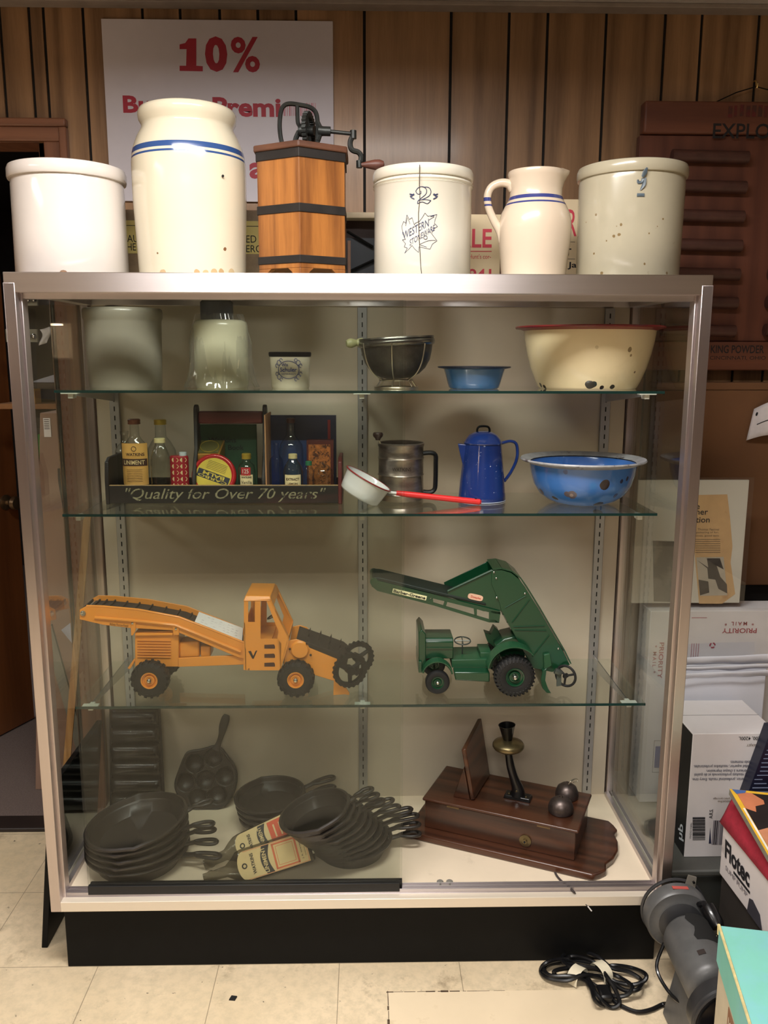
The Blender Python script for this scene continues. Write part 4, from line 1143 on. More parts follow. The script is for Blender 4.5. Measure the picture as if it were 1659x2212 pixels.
# blue album
Yb = .376
a, b = at(582, 897, Y=Yb), at(727, 1046, Y=Yb)
t = thing('blue_album', 'tall dark blue book with a red edge standing at the back of the tray', 'book', ((a.x+b.x)/2, Yb+.006, ZI))
MB().box(a.x, b.x, Yb, Yb+.012, ZI, a.z).build('cover', mat('dark_blue_cover', (34, 40, 66), .5, 0, .08), t, bevel=.001)
p, p2 = at(582, 951, Y=Yb), at(706, 951, Y=Yb)
MB().box(a.x+.001, p2.x, Yb-.0008, Yb, ZI+.002, p.z).build('lower_panel', mat('mid_blue_cover', (52, 78, 134), .5), t)
p, p2 = at(708, 951, Y=Yb), at(714, 951, Y=Yb)
MB().box(p.x, p2.x, Yb-.0008, Yb, ZI+.002, a.z-.012).build('red_edge', mat('dull_red_strip', (128, 34, 38), .5), t)
# spice carton
Yb = .335
a, b = at(662, 951, Y=Yb), at(721, 1046, Y=Yb)
t = thing('spice_carton', 'dark red carton with a mottled orange panel in the tray corner', 'carton', ((a.x+b.x)/2, Yb+.015, ZI))
MB().box(a.x, b.x, Yb, Yb+.03, ZI, a.z).build('carton', mat('maroon_card', (84, 28, 26), .5, 0, .1), t, bevel=.001)
MB().box(a.x+.005, b.x-.008, Yb-.0006, Yb, ZI+.004, a.z-.011).build('printed_panel', mat('mottled_orange_print', (168, 98, 46), .55, 0, .5, 120, dirt=((74, 36, 20), 90, .52, .6)), t)
bottle('blue_bottle', 'slim blue tinted bottle with a long neck beside the thin divider', 597, .33, [(15, 1048), (15, 1000), (13, 990), (6.5, 982), (5.5, 962), (6.5, 957)], M_botb)
bottle('clear_bottle', 'large clear round shouldered bottle with a dark stopper in front of the dark blue book', 629, .345, [(26, 1048), (26, 970), (24, 958), (16, 948), (9, 938), (8, 912)], M_bot, (9, 913, 903), mat('dark_red_stopper', (70, 40, 38), .5))
t, X, k, r = bottle('extract_bottle', 'olive tinted extract bottle with a gold cap and a small cream label', 633, .285, [(21, 1048), (21, 1018), (19, 1008), (11, 995), (8.5, 989)], M_botg, (9.5, 990, 980), M_capc)
fn, w_, h_, o = blabel(t, X, .285, r, 633, 617, 650, 1026, 1050, mat('cream_label', (222, 206, 160), .6))
letters('lettering', 'EXTRACT', M_brn, o, (lambda u, v: fn(w_*.1+u, h_*.50+v, .0013)), w=w_*.8, h=h_*.22, bold=.02)
letters('lettering', 'LEMON', M_brn, o, (lambda u, v: fn(w_*.2+u, h_*.12+v, .0013)), w=w_*.6, h=h_*.18, bold=.02)
bottle('vial', 'tiny clear vial with a green cap beside the extract bottle', 667, .29, [(11, 1048), (11, 1018), (9, 1011), (6, 1004)], M_bot, (7, 1005, 996), M_capg)
bottle('clear_bottle', 'squat round clear bottle with a little amber liquid near the red tray end', 698, .295, [(23, 1048), (23, 1030), (20, 1014), (12, 1006), (7, 1003), (8, 998)], M_bot, None, None, fill=.30)

# flour sifter
Y = .335; cx = 866; X = at(cx, 1020, Y=Y).x
t = thing('flour_sifter', 'tin flour sifter with a black handle and a small crank knob', 'sifter', (X, Y, S2))
M_sift = mat('worn_sifter_tin', (150, 140, 130), .3, .85, .25, 20, stretch=(1, 1, 3), bump=.1, dirt=((86, 74, 66), 14, .5, .8))
pr = px_profile(cx, Y, S2, [(48, 1078), (49, 1074), (49, 1066), (50.5, 1064), (49, 1062), (48.5, 1026), (50, 1024), (48.5, 1022), (48.5, 991), (50, 988), (48.5, 985), (48.5, 964), (50, 962), (50, 957), (48, 955)])
pr[0] = (pr[0][0], 0); pr = [(r_, max(0, z)) for r_, z in pr]
rs = pr[4][0]
MB().lathe([(0, .02)]+[(pr[0][0]-.003, .02), (pr[0][0]-.003, 0)]+pr+[(rs-.004, pr[-1][1]-.002), (rs-.004, .021), (0, .021)], 56, (X, Y, S2)).build('can', M_sift, t, smooth=40)
hz = lambda y: at(cx, y, Y=Y).z
hx = X+rs*.97
kx = lambda px: at(px, 1020, Y=Y).x
MB().tube([(hx-.002, Y, hz(979)), (kx(930), Y, hz(978)), (kx(940), Y, hz(983)), (kx(941), Y, hz(1000)), (kx(941), Y, hz(1040)), (kx(939), Y, hz(1057)), (kx(929), Y, hz(1063)), (hx-.002, Y, hz(1062))], .0062, 8, k=3, flat=2.0, up=(0, 1, 0)).build('handle', mat('black_handle_paint', (18, 18, 20), .4), t)
ck = MB().tube([(kx(824), Y-.02, hz(962)), (kx(820), Y-.022, hz(952)), (kx(817), Y-.022, hz(946))], .0018, 6).tube([(kx(824), Y-.02, hz(962)), (kx(840), Y, hz(965)), (X, Y, hz(968))], .0016, 6).build('crank_wire', M_wire, t)
MB().turned((kx(816), Y-.022, hz(949)), (kx(816), Y-.022, hz(930)), [(0, 0), (.006, 0), (.007, .004), (.0125, .010), (.0135, .016), (.011, .020), (0, .021)], 20).build('crank_knob', mat('dark_brown_knob', (52, 32, 26), .45), ck)
letters('embossed_lettering', 'WATKINS', mat('darkened_embossing', (76, 66, 60), .4, .6), t, cylmap(X, Y, rs-.0012, -PI/2-.026/rs, hz(1012)), w=.050, h=.0095, bold=.01)

# white enamel saucepan tipped on its red handle
Y = .225
rimL, rimR, botR = at(750, 1017, Y=Y), at(843, 1069, Y=Y), at(812, 1101, Y=Y)
ux = (rimR-rimL); R_ = ux.length/2; ux.normalize()
cz = (rimL+rimR)/2; nz_ = V((-ux.z, 0, ux.x)).normalized()
TP = Matrix.Translation(cz) @ Matrix(((ux.x, 0, nz_.x, 0), (ux.y, 1, nz_.y, 0), (ux.z, 0, nz_.z, 0), (0, 0, 0, 1)))
dp = .051
lo = min((TP @ V((R_*.82*math.cos(a), R_*.82*math.sin(a), -dp))).z for a in [k*.2 for k in range(32)])
TP = Matrix.Translation((0, 0, S2-lo+.0002)) @ TP
t = thing('saucepan', 'small white enamel saucepan with a red rim, tipped down on its long red handle', 'saucepan', (botR.x, Y, S2))
M_wen = mat('white_enamel', (232, 232, 234), .12, 0, .02, coat=.6)
M_redh = mat('bright_red_handle', (206, 38, 38), .4, 0, .06)
po = [(R_*.80, -dp), (R_*.86, -dp+.004), (R_*.90, -dp*.6), (R_*.96, -.006), (R_, -.001)]
MB().lathe(inner(po, .002)[1:-1] if False else [(0, -dp)]+po+[(R_+.001, .001), (R_-.003, .001)]+[(r_-.002, z+.002) for r_, z in po[::-1]]+[(0, -dp+.002)], 48, M=TP).build('pan', M_wen, t, smooth=55)
MB().tube([TP @ V((R_*math.cos(a), R_*math.sin(a), 0)) for a in [k*PI/24 for k in range(48)]], .0018, 8, True).build('rim', mat('dark_red_rim', (150, 40, 44), .3), t)
h0 = TP @ V((R_*.97, 0, -.006)); h1 = at(1039, 1087, Y=Y+.01); h1.z = S2+.0075
d_ = (h1-h0).normalized()
hm = MB().tube([h0, h0+d_*.03], .0045, 10, flat=.8).build('socket', M_wen, t)
MB().tube([h0+d_*.020, h0+d_*.05, h0.lerp(h1, .6), h1-d_*.03, h1-d_*.004, h1], [.0065, .0075, .0075, .0078, .0076, .0045], 12, flat=1.0).build('handle', M_redh, t)
MB().cyl(h1-d_*.014+V((0, -.001, .0068)), h1-d_*.014+V((0, -.001, .0084)), .003, None, 12).build('hang_hole', M_slot, t)

# speckled blue coffee pot
Y = .31; cx = 1042; X = at(cx, 1020, Y=Y).x
t = thing('coffee_pot', 'speckled blue enamel coffee pot with lid, spout and side handle', 'coffee pot', (X, Y, S2))
M_spk = mat('speckled_blue_enamel', (26, 48, 108), .14, 0, .06, 8, coat=.5, dirt=((190, 200, 220), 120, .66, .70))
z_ = lambda y: at(cx, y, Y=Y).z
pr = px_profile(cx, Y, S2, [(50, 1082), (51, 1079), (50, 1066), (47, 1030), (43, 990), (40, 962), (39.5, 957)])
pr[0] = (pr[0][0], 0)
MB().lathe([(0, .001)]+[(r_, max(0, z)) for r_, z in pr]+[(0, pr[-1][1])], 48, (X, Y, S2)).build('body', M_spk, t, smooth=50)
s = mpp((X, Y, S2+.1))
MB().lathe([(50.5*s, .0005), (51.5*s, .0015), (51.5*s, .003), (50.5*s, .004)], 48, (X, Y, S2)).build('foot_ring', mat('pale_foot_ring', (180, 190, 206), .3), t)
zl = z_(957)
MB().lathe([(41*s, zl-.001), (41.5*s, zl+.002), (39*s, zl+.005), (37*s, zl+.010), (30*s, zl+.021), (20*s, zl+.028), (8*s, zl+.031), (0, zl+.031)], 40, (X, Y, 0)).build('lid', M_spk, t, smooth=50)
kz = zl+.030
MB().tube([(X-.016, Y, kz-.003), (X-.0155, Y, kz+.007), (X-.009, Y, kz+.013), (X+.009, Y, kz+.013), (X+.0155, Y, kz+.007), (X+.016, Y, kz-.003)], .0028, 8, k=4, flat=1.6, up=(0, 1, 0)).build('lid_loop', M_black, t)
xs = lambda px: at(px, 1000, Y=Y).x
sp = [(xs(1007), z_(959)), (xs(988), z_(958)), (xs(994), z_(985)), (xs(1001), z_(1012)), (xs(1006), z_(1018))]
mb = MB(); A_ = [V((x, Y-.013 if i not in (1,) else Y-.004, z)) for i, (x, z) in enumerate(sp)]; B_ = [V((x, Y+.013 if i not in (1,) else Y+.004, z)) for i, (x, z) in enumerate(sp)]
mb.hexa(A_, B_); mb.build('spout', M_spk, t, bevel=.002, smooth=60)
MB().tube([(xs(1080), Y, z_(958)), (xs(1100), Y, z_(953)), (xs(1113), Y, z_(958)), (xs(1117), Y, z_(975)), (xs(1115), Y, z_(995)), (xs(1104), Y, z_(1020)), (xs(1090), Y, z_(1040))], .0042, 10, k=4, flat=1.6, up=(0, 1, 0)).build('handle', M_spk, t)

# blue basin with chips
cx, Y = 1257, .27; X = at(cx, 1040, Y=Y).x; s = mpp((X, Y, S2+.05))
DKC = (44, 34, 36)
M_bas = lambda sp: mat('chipped_blue_enamel', (62, 114, 186), .18, 0, .08, 6, coat=.45, spots=sp, dirt=((40, 70, 120), 12, .64, .8))
CH2 = [(1306, 1047, .0135, DKC), (1236, 1069, .012, (96, 84, 92)), (1226, 1068, .009, (96, 84, 92)), (1234, 1070, .005, (150, 130, 124)), (1199, 1076, .0085, DKC), (1170, 1062, .0095, (84, 74, 90)), (1343, 1040, .006, (40, 50, 84)), (1355, 1034, .006, (40, 50, 84)), (1293, 1089, .013, (40, 48, 74)), (1330, 1070, .007, (46, 70, 120)), (1222, 1020, .006, (50, 80, 140))]
t, X, pr, b = vessel('enamel_basin', 'rounded bright blue enamel basin with dark chips and a pale worn rim', 'basin', cx, 1040, Y, S2,
       [(50, 1093), (56, 1091), (72, 1084), (90, 1070), (103, 1048), (110, 1022), (114, 1000)], M_bas, .003, n=64, chips=CH2)
zr = pr[-1][1]; r_ = pr[-1][0]
MB().lathe([(r_-.003, zr), (r_, zr-.001), (128*s, zr+.008), (131.5*s, zr+.007), (133*s, zr+.010), (131.5*s, zr+.0135), (127*s, zr+.012), (r_-.003, zr+.004)], 64, (X, Y, S2)).build('rim', mat('worn_pale_rim', (150, 150, 152), .4, 0, .2, 50, dirt=((60, 46, 44), 30, .58, .7)), t)
# ================================================================ third shelf: two metal toy loaders
def poly(pts, Y):
    return [at(x, y, Y=Y) for x, y in pts]
def plate(mb, pts, Y, th):
    """a sheet cut to an outline read at the plane Y, th thick towards the back"""
    mb.prism(poly(pts, Y), (0, th, 0)); return mb
def ring_pts(c, r, axis='Y', n=32):
    return [V((c.x+r*math.cos(k*2*PI/n), c.y, c.z+r*math.sin(k*2*PI/n))) for k in range(n)]
def toy_wheel(parent, c, r, w, hub_r, tyre_m, hub_m, lugs=0, name='wheel', tilt=0):
    """rubber tyre with a pressed hub and bright axle nut; c = centre of the outer face side"""
    T = Matrix.Translation(c) @ Matrix.Rotation(tilt, 4, 'Z') @ Matrix.Rotation(PI/2, 4, 'X')
    ty = MB()
    pr = [(hub_r, -w*.40), (r*.72, -w*.5), (r*.93, -w*.42), (r, -w*.25), (r, w*.25), (r*.93, w*.42), (r*.72, w*.5), (hub_r, w*.40), (hub_r, -w*.40)]
    n = 64
    vs0 = len(ty.v); ty.lathe(pr, n, M=T)
    o = ty.build(name, tyre_m, parent, smooth=40)
    if lugs:
        lg = MB()
        for k in range(lugs):
            a = 2*PI*k/lugs
            for s_ in (-1, 1):
                A = a+(.5*2*PI/lugs if s_ > 0 else 0)
                pts = []
                for (rr, ww, da) in ((r*.80, .50, .10), (r*1.035, .38, .02), (r*1.04, .02, -.06)):
                    pts.append((rr, ww*w*s_, A+da))
                def P_(rr, z, aa): return T @ V((rr*math.cos(aa), rr*math.sin(aa), z))
                h_ = .42*2*PI/lugs
                q0 = [P_(*p) for p in pts]; q1 = [P_(p[0], p[1], p[2]+h_) for p in pts]
                i0 = [P_(p[0]*.9, p[1]*.9, p[2]) for p in pts]; i1 = [P_(p[0]*.9, p[1]*.9, p[2]+h_) for p in pts]
                k0 = len(lg.v); lg.v += q0+q1+i0+i1
                F = [(0, 1, 4, 3), (1, 2, 5, 4), (0, 6, 7, 1), (1, 7, 8, 2), (3, 4, 10, 9), (4, 5, 11, 10), (0, 3, 9, 6), (2, 8, 11, 5)]
                lg.f += [tuple(k0+i for i in f) for f in F]
        lg.build('tyre_lugs', tyre_m, o, smooth=0)
    hb = MB().lathe([(0, w*.30), (hub_r*.45, w*.30), (hub_r*.5, w*.36), (hub_r*.62, w*.34), (hub_r*.7, w*.24), (hub_r*.9, w*.26), (hub_r*.92, w*.44), (hub_r*1.04, w*.46), (hub_r*1.06, w*.40), (hub_r*1.0, -w*.38), (0, -w*.38)], 36, M=T).build('hub', hub_m, o, smooth=40)
    MB().lathe([(0, w*.62), (hub_r*.16, w*.60), (hub_r*.28, w*.52), (hub_r*.30, w*.30), (0, w*.30)], 16, M=T).build('axle_nut', M_steel, hb)
    return o

M_or = mat('orange_toy_paint', (232, 148, 54), .32, 0, .05, 8, coat=.25, dirt=((60, 34, 20), 38, .70, .76))
M_rub = mat('black_toy_rubber', (20, 20, 20), .6, 0, .15)
M_belt = mat('dark_conveyor_belt', (40, 32, 28), .7, 0, .2, 60)
M_scr = mat('dark_scratched_mark', (40, 26, 20), .6)
NY, FY = .205, .300                       # near and far side sheets
t = thing('toy_loader', 'orange toy bucket loader with a cab, long conveyor and black lugged tyres', 'toy loader', (at(470, 1490, Y=.25).x, .25, S3))
orange = t
WZ = S3
k = mpp((at(470, 1450, Y=NY).x, NY, S3+.08))
for (px, py, pr_, far) in ((327, 1469, 39, 0), (640, 1466, 38.5, 0), (327, 1469, 39, 1), (640, 1466, 38.5, 1)):
    r = pr_*k; x = at(px, py, Y=.185).x
    toy_wheel(t, V((x, .330 if far else .178, WZ+r*1.04)), r, .036, 17*k, M_rub, M_or, 18)
for px in (327, 640):
    x = at(px, 1468, Y=.185).x
    MB().cyl((x, .185, WZ+39*k*1.04), (x, .325, WZ+39*k*1.04), .0035, None, 10).build('axle', M_steel, t)
# rear hood and frame
mb = MB()
plate(mb, [(291, 1366), (372, 1363), (372, 1354), (386, 1352), (386, 1441), (291, 1441)], NY+.008, FY-NY-.016)
mb.build('rear_hood', M_or, t, bevel=.0025)
gr = MB()
for i in range(7):
    y = 1383+i*6
    a, b = at(297, y, Y=NY+.006), at(369, y+1, Y=NY+.006)
    gr.tube([a, b], .0016, 6)
gr.build('hood_louvres', M_or, t)
a, b = at(293, 1371, Y=NY+.006), at(374, 1370, Y=NY+.006)
MB().tube([a, b], .004, 10).build('hood_edge', M_or, t)
mb = MB(); plate(mb, [(385, 1422), (527, 1415), (527, 1436), (385, 1441)], NY+.006, .006); plate(mb, [(385, 1422), (527, 1415), (527, 1436), (385, 1441)], FY-.012, .006)
mb.build('chassis_beam', M_or, t, bevel=.0012)
mb = MB(); plate(mb, [(387, 1388), (430, 1385), (431, 1420), (387, 1422)], NY+.018, .05); mb.build('engine_block', M_or, t, bevel=.004)
mb = MB(); plate(mb, [(433, 1396), (455, 1396), (455, 1419), (433, 1420)], NY+.018, .045); mb.build('gearbox', M_or, t, bevel=.003)
mb = MB(); plate(mb, [(275, 1444), (289, 1424), (293, 1425), (281, 1446)], NY+.012, .05); mb.build('rear_bumper', M_or, t, bevel=.001)
# conveyor: near and far channel rails, belt between them
rail = [(172, 1317), (187, 1309), (223, 1310), (300, 1317), (387, 1333), (452, 1358), (527, 1388), (527, 1423), (516, 1421), (375, 1362), (282, 1357), (223, 1350), (172, 1338)]
mb = MB(); plate(mb, rail, NY, .004); 
nl = mb.build('conveyor_rail', M_or, t, bevel=.001)
mb = MB(); mb.tube(poly([(205, 1334), (300, 1342), (378, 1350), (452, 1380), (520, 1408)], NY-.001), .0045, 8); mb.tube(poly([(187, 1309), (223, 1310), (300, 1317), (387, 1333), (452, 1358), (527, 1388)], NY+.002), .003, 8); mb.build('rail_ridge', M_or, nl)
dyz = V((0, FY-NY, 0))
mb = MB(); mb.prism([p+dyz for p in poly(rail, NY)], (0, .004, 0)); mb.build('conveyor_rail', M_or, t, bevel=.001)
belt_top = [(178, 1318), (223, 1319), (300, 1327), (387, 1343), (452, 1369), (527, 1400)]
up = poly(belt_top, NY+.005)
mb = MB(); mb.prism(up+[p-V((0, 0, .012)) for p in up[::-1]], (0, FY-NY-.008, 0)); bl = mb.build('conveyor_belt', M_belt, t)
sl = MB()
for i in range(15):
    f = i/14*(len(up)-1); j = min(int(f), len(up)-2); p = up[j].lerp(up[j+1], f-j)
    sl.box(p.x-.0015, p.x+.0015, NY+.006, FY-.004, p.z-.001, p.z+.005)
sl.build('belt_slats', M_belt, bl)
p = at(180, 1324, Y=NY); MB().cyl((p.x, NY-.004, p.z), (p.x, FY+.006, p.z), .007, None, 16).build('end_roller', M_steel, t)
letters('lettering', 'Athey Force-Feed', M_scr, nl, (lambda u, v: flat(at(236, 1352, Y=NY-.0008), (1, 0, -.11), (.11, 0, 1))(u, v)), w=40*k, h=7*k)
mb = MB()
plate(mb, [(282, 1342), (293, 1342), (293, 1362), (287, 1373), (283, 1373)], NY-.003, .004); plate(mb, [(373, 1348), (386, 1348), (387, 1372), (374, 1372)], NY-.003, .004)
mb.build('support_bracket', M_or, t, bevel=.0008)
rv = MB()
for px, py in ((286, 1346), (380, 1358), (177, 1323)): 
    p = at(px, py, Y=NY-.003); rv.turned(p, p+V((0, -.003, 0)), [(0.0035, 0), (.003, .002), (0, .003)], 12)
rv.build('rivets', M_steel, t)
# driver's cab: two pierced sides, roof and front sheet
CY0, CY1 = NY-.028, FY+.010
def cab_side(Yp, ref):
    mb = MB()
    d = V((0, Yp-ref, 0))
    for pts in ([(527, 1296), (536, 1296), (536, 1448), (526, 1447)], [(536, 1296), (550.5, 1296), (550.5, 1299), (536, 1299)], [(536, 1344), (550.5, 1344), (550.5, 1448), (536, 1448)], [(550.5, 1296), (563, 1295), (563, 1448), (550.5, 1448)],
                [(563, 1295), (584, 1294), (584, 1297.5), (563, 1297.5)], [(563, 1380), (599, 1380), (608, 1390), (606, 1448), (563, 1448)], [(575, 1297), (585, 1294), (624, 1376), (622, 1394), (606, 1448), (599, 1380), (602, 1365)]):
        q = [p+d for p in poly(pts, ref)]
        mb.prism(q, (0, .0025, 0))
    return mb
sd = cab_side(CY0, CY0).build('cab_side', M_or, t)
cab_side(CY1, CY0).build('cab_side', M_or, t)
vt = MB()
for y0 in (1392, 1412, 1431): vt.prism(poly([(571, y0+1), (592, y0), (594, y0+4), (594, y0+9), (571, y0+9)], CY0-.0006), (0, .0004, 0))
vt.build('cab_vents', mat('dark_vent_opening', (70, 34, 22), .7), sd)
MB().prism(poly([(536, 1407), (542, 1406), (547, 1417), (552, 1406), (556, 1405), (548, 1423), (545, 1423)], CY0-.0005), (0, .0004, 0)).build('side_mark', M_scr, sd)
rf = MB()
rf.hexa([V((at(526, 1297, Y=CY0).x-.001, CY0-.002, at(526, 1297, Y=CY0).z-.002)), V((at(586, 1296, Y=CY0).x, CY0-.002, at(586, 1296, Y=CY0).z-.002)), V((at(586, 1296, Y=CY0).x, CY1+.004, at(586, 1296, Y=CY0).z-.002)), V((at(526, 1297, Y=CY0).x-.001, CY1+.004, at(526, 1297, Y=CY0).z-.002))],
        [V((at(528, 1291, Y=CY0).x+.002, CY0+.008, at(528, 1288, Y=CY0).z)), V((at(583, 1289, Y=CY0).x, CY0+.008, at(583, 1289, Y=CY0).z)), V((at(583, 1289, Y=CY0).x, CY1-.006, at(583, 1289, Y=CY0).z)), V((at(528, 1291, Y=CY0).x+.002, CY1-.006, at(528, 1288, Y=CY0).z))])
rf.build('cab_roof', M_or, t, bevel=.002)
q0, q1 = at(527, 1345, Y=CY0), at(526, 1447, Y=CY0)
MB().box(q0.x, q0.x+.0025, CY0, CY1, q1.z, q0.z).build('cab_back', M_or, t)
f0, f1, f2 = at(585, 1295, Y=CY0), at(624, 1376, Y=CY0), at(606, 1448, Y=CY0)
for (ya, yb, lo_, hi_) in ((CY0, CY0+.007, f1, f0), (CY1-.005, CY1+.002, f1, f0), (CY0, CY1, f2, f1), (CY0, CY1, f0.lerp(f1, .16), f0)):
    MB().prism([V((hi_.x, ya, hi_.z)), V((hi_.x, yb, hi_.z)), V((lo_.x, yb, lo_.z)), V((lo_.x, ya, lo_.z))], (-.003, 0, -.001)).build('cab_front', M_or, t)
p = at(575, 1378, Y=CY0+.02); MB().box(p.x-.035, p.x+.014, CY0+.004, CY1-.004, p.z-.012, p.z-.004).build('cab_floor', M_or, t)
p = at(588, 1331, Y=CY0+.045)
TT = Matrix.Translation(p) @ Matrix.Rotation(math.radians(-28), 4, 'Y')
MB().tube([TT @ V((.014*math.cos(a), .014*math.sin(a), 0)) for a in [i*PI/12 for i in range(24)]], .0014, 6, True).tube([TT @ V((-.013, 0, 0)), TT @ V((.013, 0, 0))], .0011, 5).tube([p, TT @ V((.004, 0, -.03))], .0015, 6).build('steering_wheel', M_scr, t)
# gathering arm in front
arm = [(619, 1385), (640, 1381), (656, 1386), (669, 1400), (735, 1427), (731, 1450), (720, 1471), (678, 1458), (660, 1452), (640, 1446), (611, 1446)]
ar = MB(); ar.prism(poly(arm, NY-.016), (0, .004, 0)); near = ar.build('arm_side', M_or, t, bevel=.0012)
ar = MB(); ar.prism([p+V((0, FY-NY+.02, 0)) for p in poly([(624, 1385), (640, 1381), (656, 1386), (669, 1400), (735, 1427), (720, 1471), (640, 1446), (611, 1446)], NY-.016)], (0, .004, 0)); ar.build('arm_side', M_or, t, bevel=.0012)
c_ = at(648, 1403, Y=NY-.016); MB().turned(c_, c_+V((0, -.008, 0)), [(0, .008), (.020, .007), (.024, .003), (.024, 0)], 32).build('drive_cover', M_or, t)
rv = MB()
for px, py in ((663, 1390), (626, 1402), (671, 1415)):
    p = at(px, py, Y=NY-.022); rv.ball(p, .0032, 10)
rv.build('dark_rivets', M_scr, t)
ub = poly([(640, 1379), (660, 1386), (740, 1414), (752, 1424), (748, 1440), (700, 1424), (650, 1402)], NY-.010)
mb = MB().prism(ub, (0, FY-NY+.008, 0)); b2 = mb.build('bucket_belt', M_belt, t, bevel=.002)
sp = MB()
for px, py in ((664, 1391), (688, 1397), (711, 1405), (733, 1415)):
    for dy in (.0, .04, .075):
        p = at(px, py, Y=NY-.008)+V((0, dy, 0)); sp.prism([p+V((-.007, 0, -.004)), p+V((.004, 0, -.006)), p+V((.003, 0, .016))], (0, .012, 0))
sp.build('bucket_teeth', M_belt, b2)
# two toothed feed discs
for (px, py, dy, rr) in ((756, 1447, 0, .044), (768, 1428, .085, .044)):
    c_ = at(px, py, Y=NY-.03); c_.y += dy
    if dy: c_.z = at(756, 1447, Y=NY-.03).z
    if dy: c_.x += .004
    T = Matrix.Translation(c_) @ Matrix.Rotation(math.radians(24), 4, 'Z') @ Matrix.Rotation(PI/2, 4, 'X')
    g = MB(); n = 88; vs = []
    for z in (-.006, .006):
        for i in range(n):
            a = 2*PI*i/n; q_ = rr+(.0028 if i % 4 < 2 else 0); vs.append((q_*math.cos(a), q_*math.sin(a), z))
    for z in (-.006, .006):
        for i in range(n):
            a = 2*PI*i/n; vs.append((rr*.76*math.cos(a), rr*.76*math.sin(a), z))
    fs = []
    for i in range(n):
        j = (i+1) % n
        fs += [(i, j, n+j, n+i), (2*n+j, 2*n+i, 3*n+i, 3*n+j), (j, i, 2*n+i, 2*n+j), (n+i, n+j, 3*n+j, 3*n+i)]
    g.add(vs, fs, T)
    for a in (.5, 2.6, 4.7): g.cyl((0, 0, 0), (rr*.8*math.cos(a), rr*.8*math.sin(a), 0), .007, .005, 8, T)
    g.cyl((0, 0, -.012), (0, 0, .012), .011, None, 16, T)
    g.build('feed_disc', M_rub, t, smooth=0)
mb = MB(); mb.prism(poly([(721, 1466), (734, 1463), (739, 1474), (755, 1497), (754, 1502), (745, 1500), (720, 1502)], NY-.022), (0, .005, 0)); mb.build('scraper_blade', M_or, t, bevel=.0008)
# paper note lying on the conveyor
q = poly([(430, 1322), (525, 1357)], FY-.002); 
t2 = thing('paper_note', 'small white handwritten note propped on the orange conveyor', 'paper note', (q[0].x, FY-.03, q[0].z-.02))
qq = [at(420, 1345, Y=NY+.03), at(523, 1386, Y=NY+.03)]
MB().hexa([qq[0], qq[1], q[1], q[0]], [p+V((0, -.0004, .0006)) for p in (qq[0], qq[1], q[1], q[0])]).build('paper', M_paper, t2, smooth=0)
M_pen = mat('pale_pencil_writing', (150, 140, 150), .7)
wr = MB(); r_ = random.Random(3)
for row in range(4):
    for c in range(9):
        u0, v0 = .1+c*.09+r_.uniform(0, .03), .2+row*.19
        if r_.random() < .3: continue
        A = lambda u, v: (qq[0].lerp(qq[1], u)).lerp(q[0].lerp(q[1], u), v)+V((0, -.0008, .0012))
        wr.tube([A(u0, v0), A(u0+.02, v0+.07), A(u0+.035, v0+.01), A(u0+.05, v0+.05)], .0003, 4)
wr.build('handwriting', M_pen, t2)

# ---------------------------------------------------------------- green loader
M_gr = mat('dark_green_toy_paint', (15, 60, 36), .28, 0, .06, 8, coat=.3)
M_gr2 = mat('paler_green_toy_paint', (32, 76, 48), .4, 0, .1, 20)  # paler, rougher green for mudguards, platform, seat and brackets
NY2, FY2 = .205, .305
t = thing('toy_loader', 'dark green toy tractor with a tall elevator and raised conveyor, maker sticker on the side', 'toy loader', (at(1050, 1490, Y=.25).x, .25, S3))
k = mpp((at(1040, 1450, Y=NY2).x, NY2, S3+.08))
x = at(945, 1462, Y=.19).x; r = 26*k
for y in (.190, .315): toy_wheel(t, V((x, y, S3+r)), r, .024, 13*k, M_rub, M_gr, 0)
MB().cyl((x, .195, S3+r), (x, .31, S3+r), .003, None, 10).build('axle', M_steel, t)
xr_ = at(1110, 1452, Y=.185).x; r = 42.5*k
for y in (.182, .335): toy_wheel(t, V((xr_, y, S3+r*1.0)), r, .042, 19*k, M_rub, M_gr, 30)
MB().cyl((xr_, .19, S3+r), (xr_, .33, S3+r), .004, None, 10).build('axle', M_steel, t)
mb = MB(); plate(mb, [(904, 1368), (911, 1360), (920, 1370), (920, 1438), (912, 1446), (905, 1444)], NY2-.004, .112); mb.build('radiator', M_gr, t, bevel=.002)
p = at(906, 1440, Y=NY2-.01); MB().box(p.x-.002, p.x+.006, NY2-.012, FY2+.012, p.z-.016, p.z+.014).build('front_bumper', M_gr, t, bevel=.001)
hx0, hx1 = at(918, 1400, Y=NY2).x, at(980, 1400, Y=NY2).x
hz0, hz1 = at(945, 1425, Y=NY2).z, at(945, 1382, Y=NY2).z
mb = MB(); yy = [(NY2+.006, hz0), (NY2+.006, hz1-.008), (NY2+.014, hz1), (FY2-.014, hz1), (FY2-.006, hz1-.008), (FY2-.006, hz0)]
mb.hexa([V((hx0, y, z)) for y, z in yy], [V((hx1, y, z)) for y, z in yy]); mb.build('hood', M_gr, t, bevel=.002)
mb = MB(); plate(mb, [(922, 1399), (978, 1399), (978, 1402), (922, 1402)], NY2+.003, .004); mb.build('hood_crease', M_gr, t)
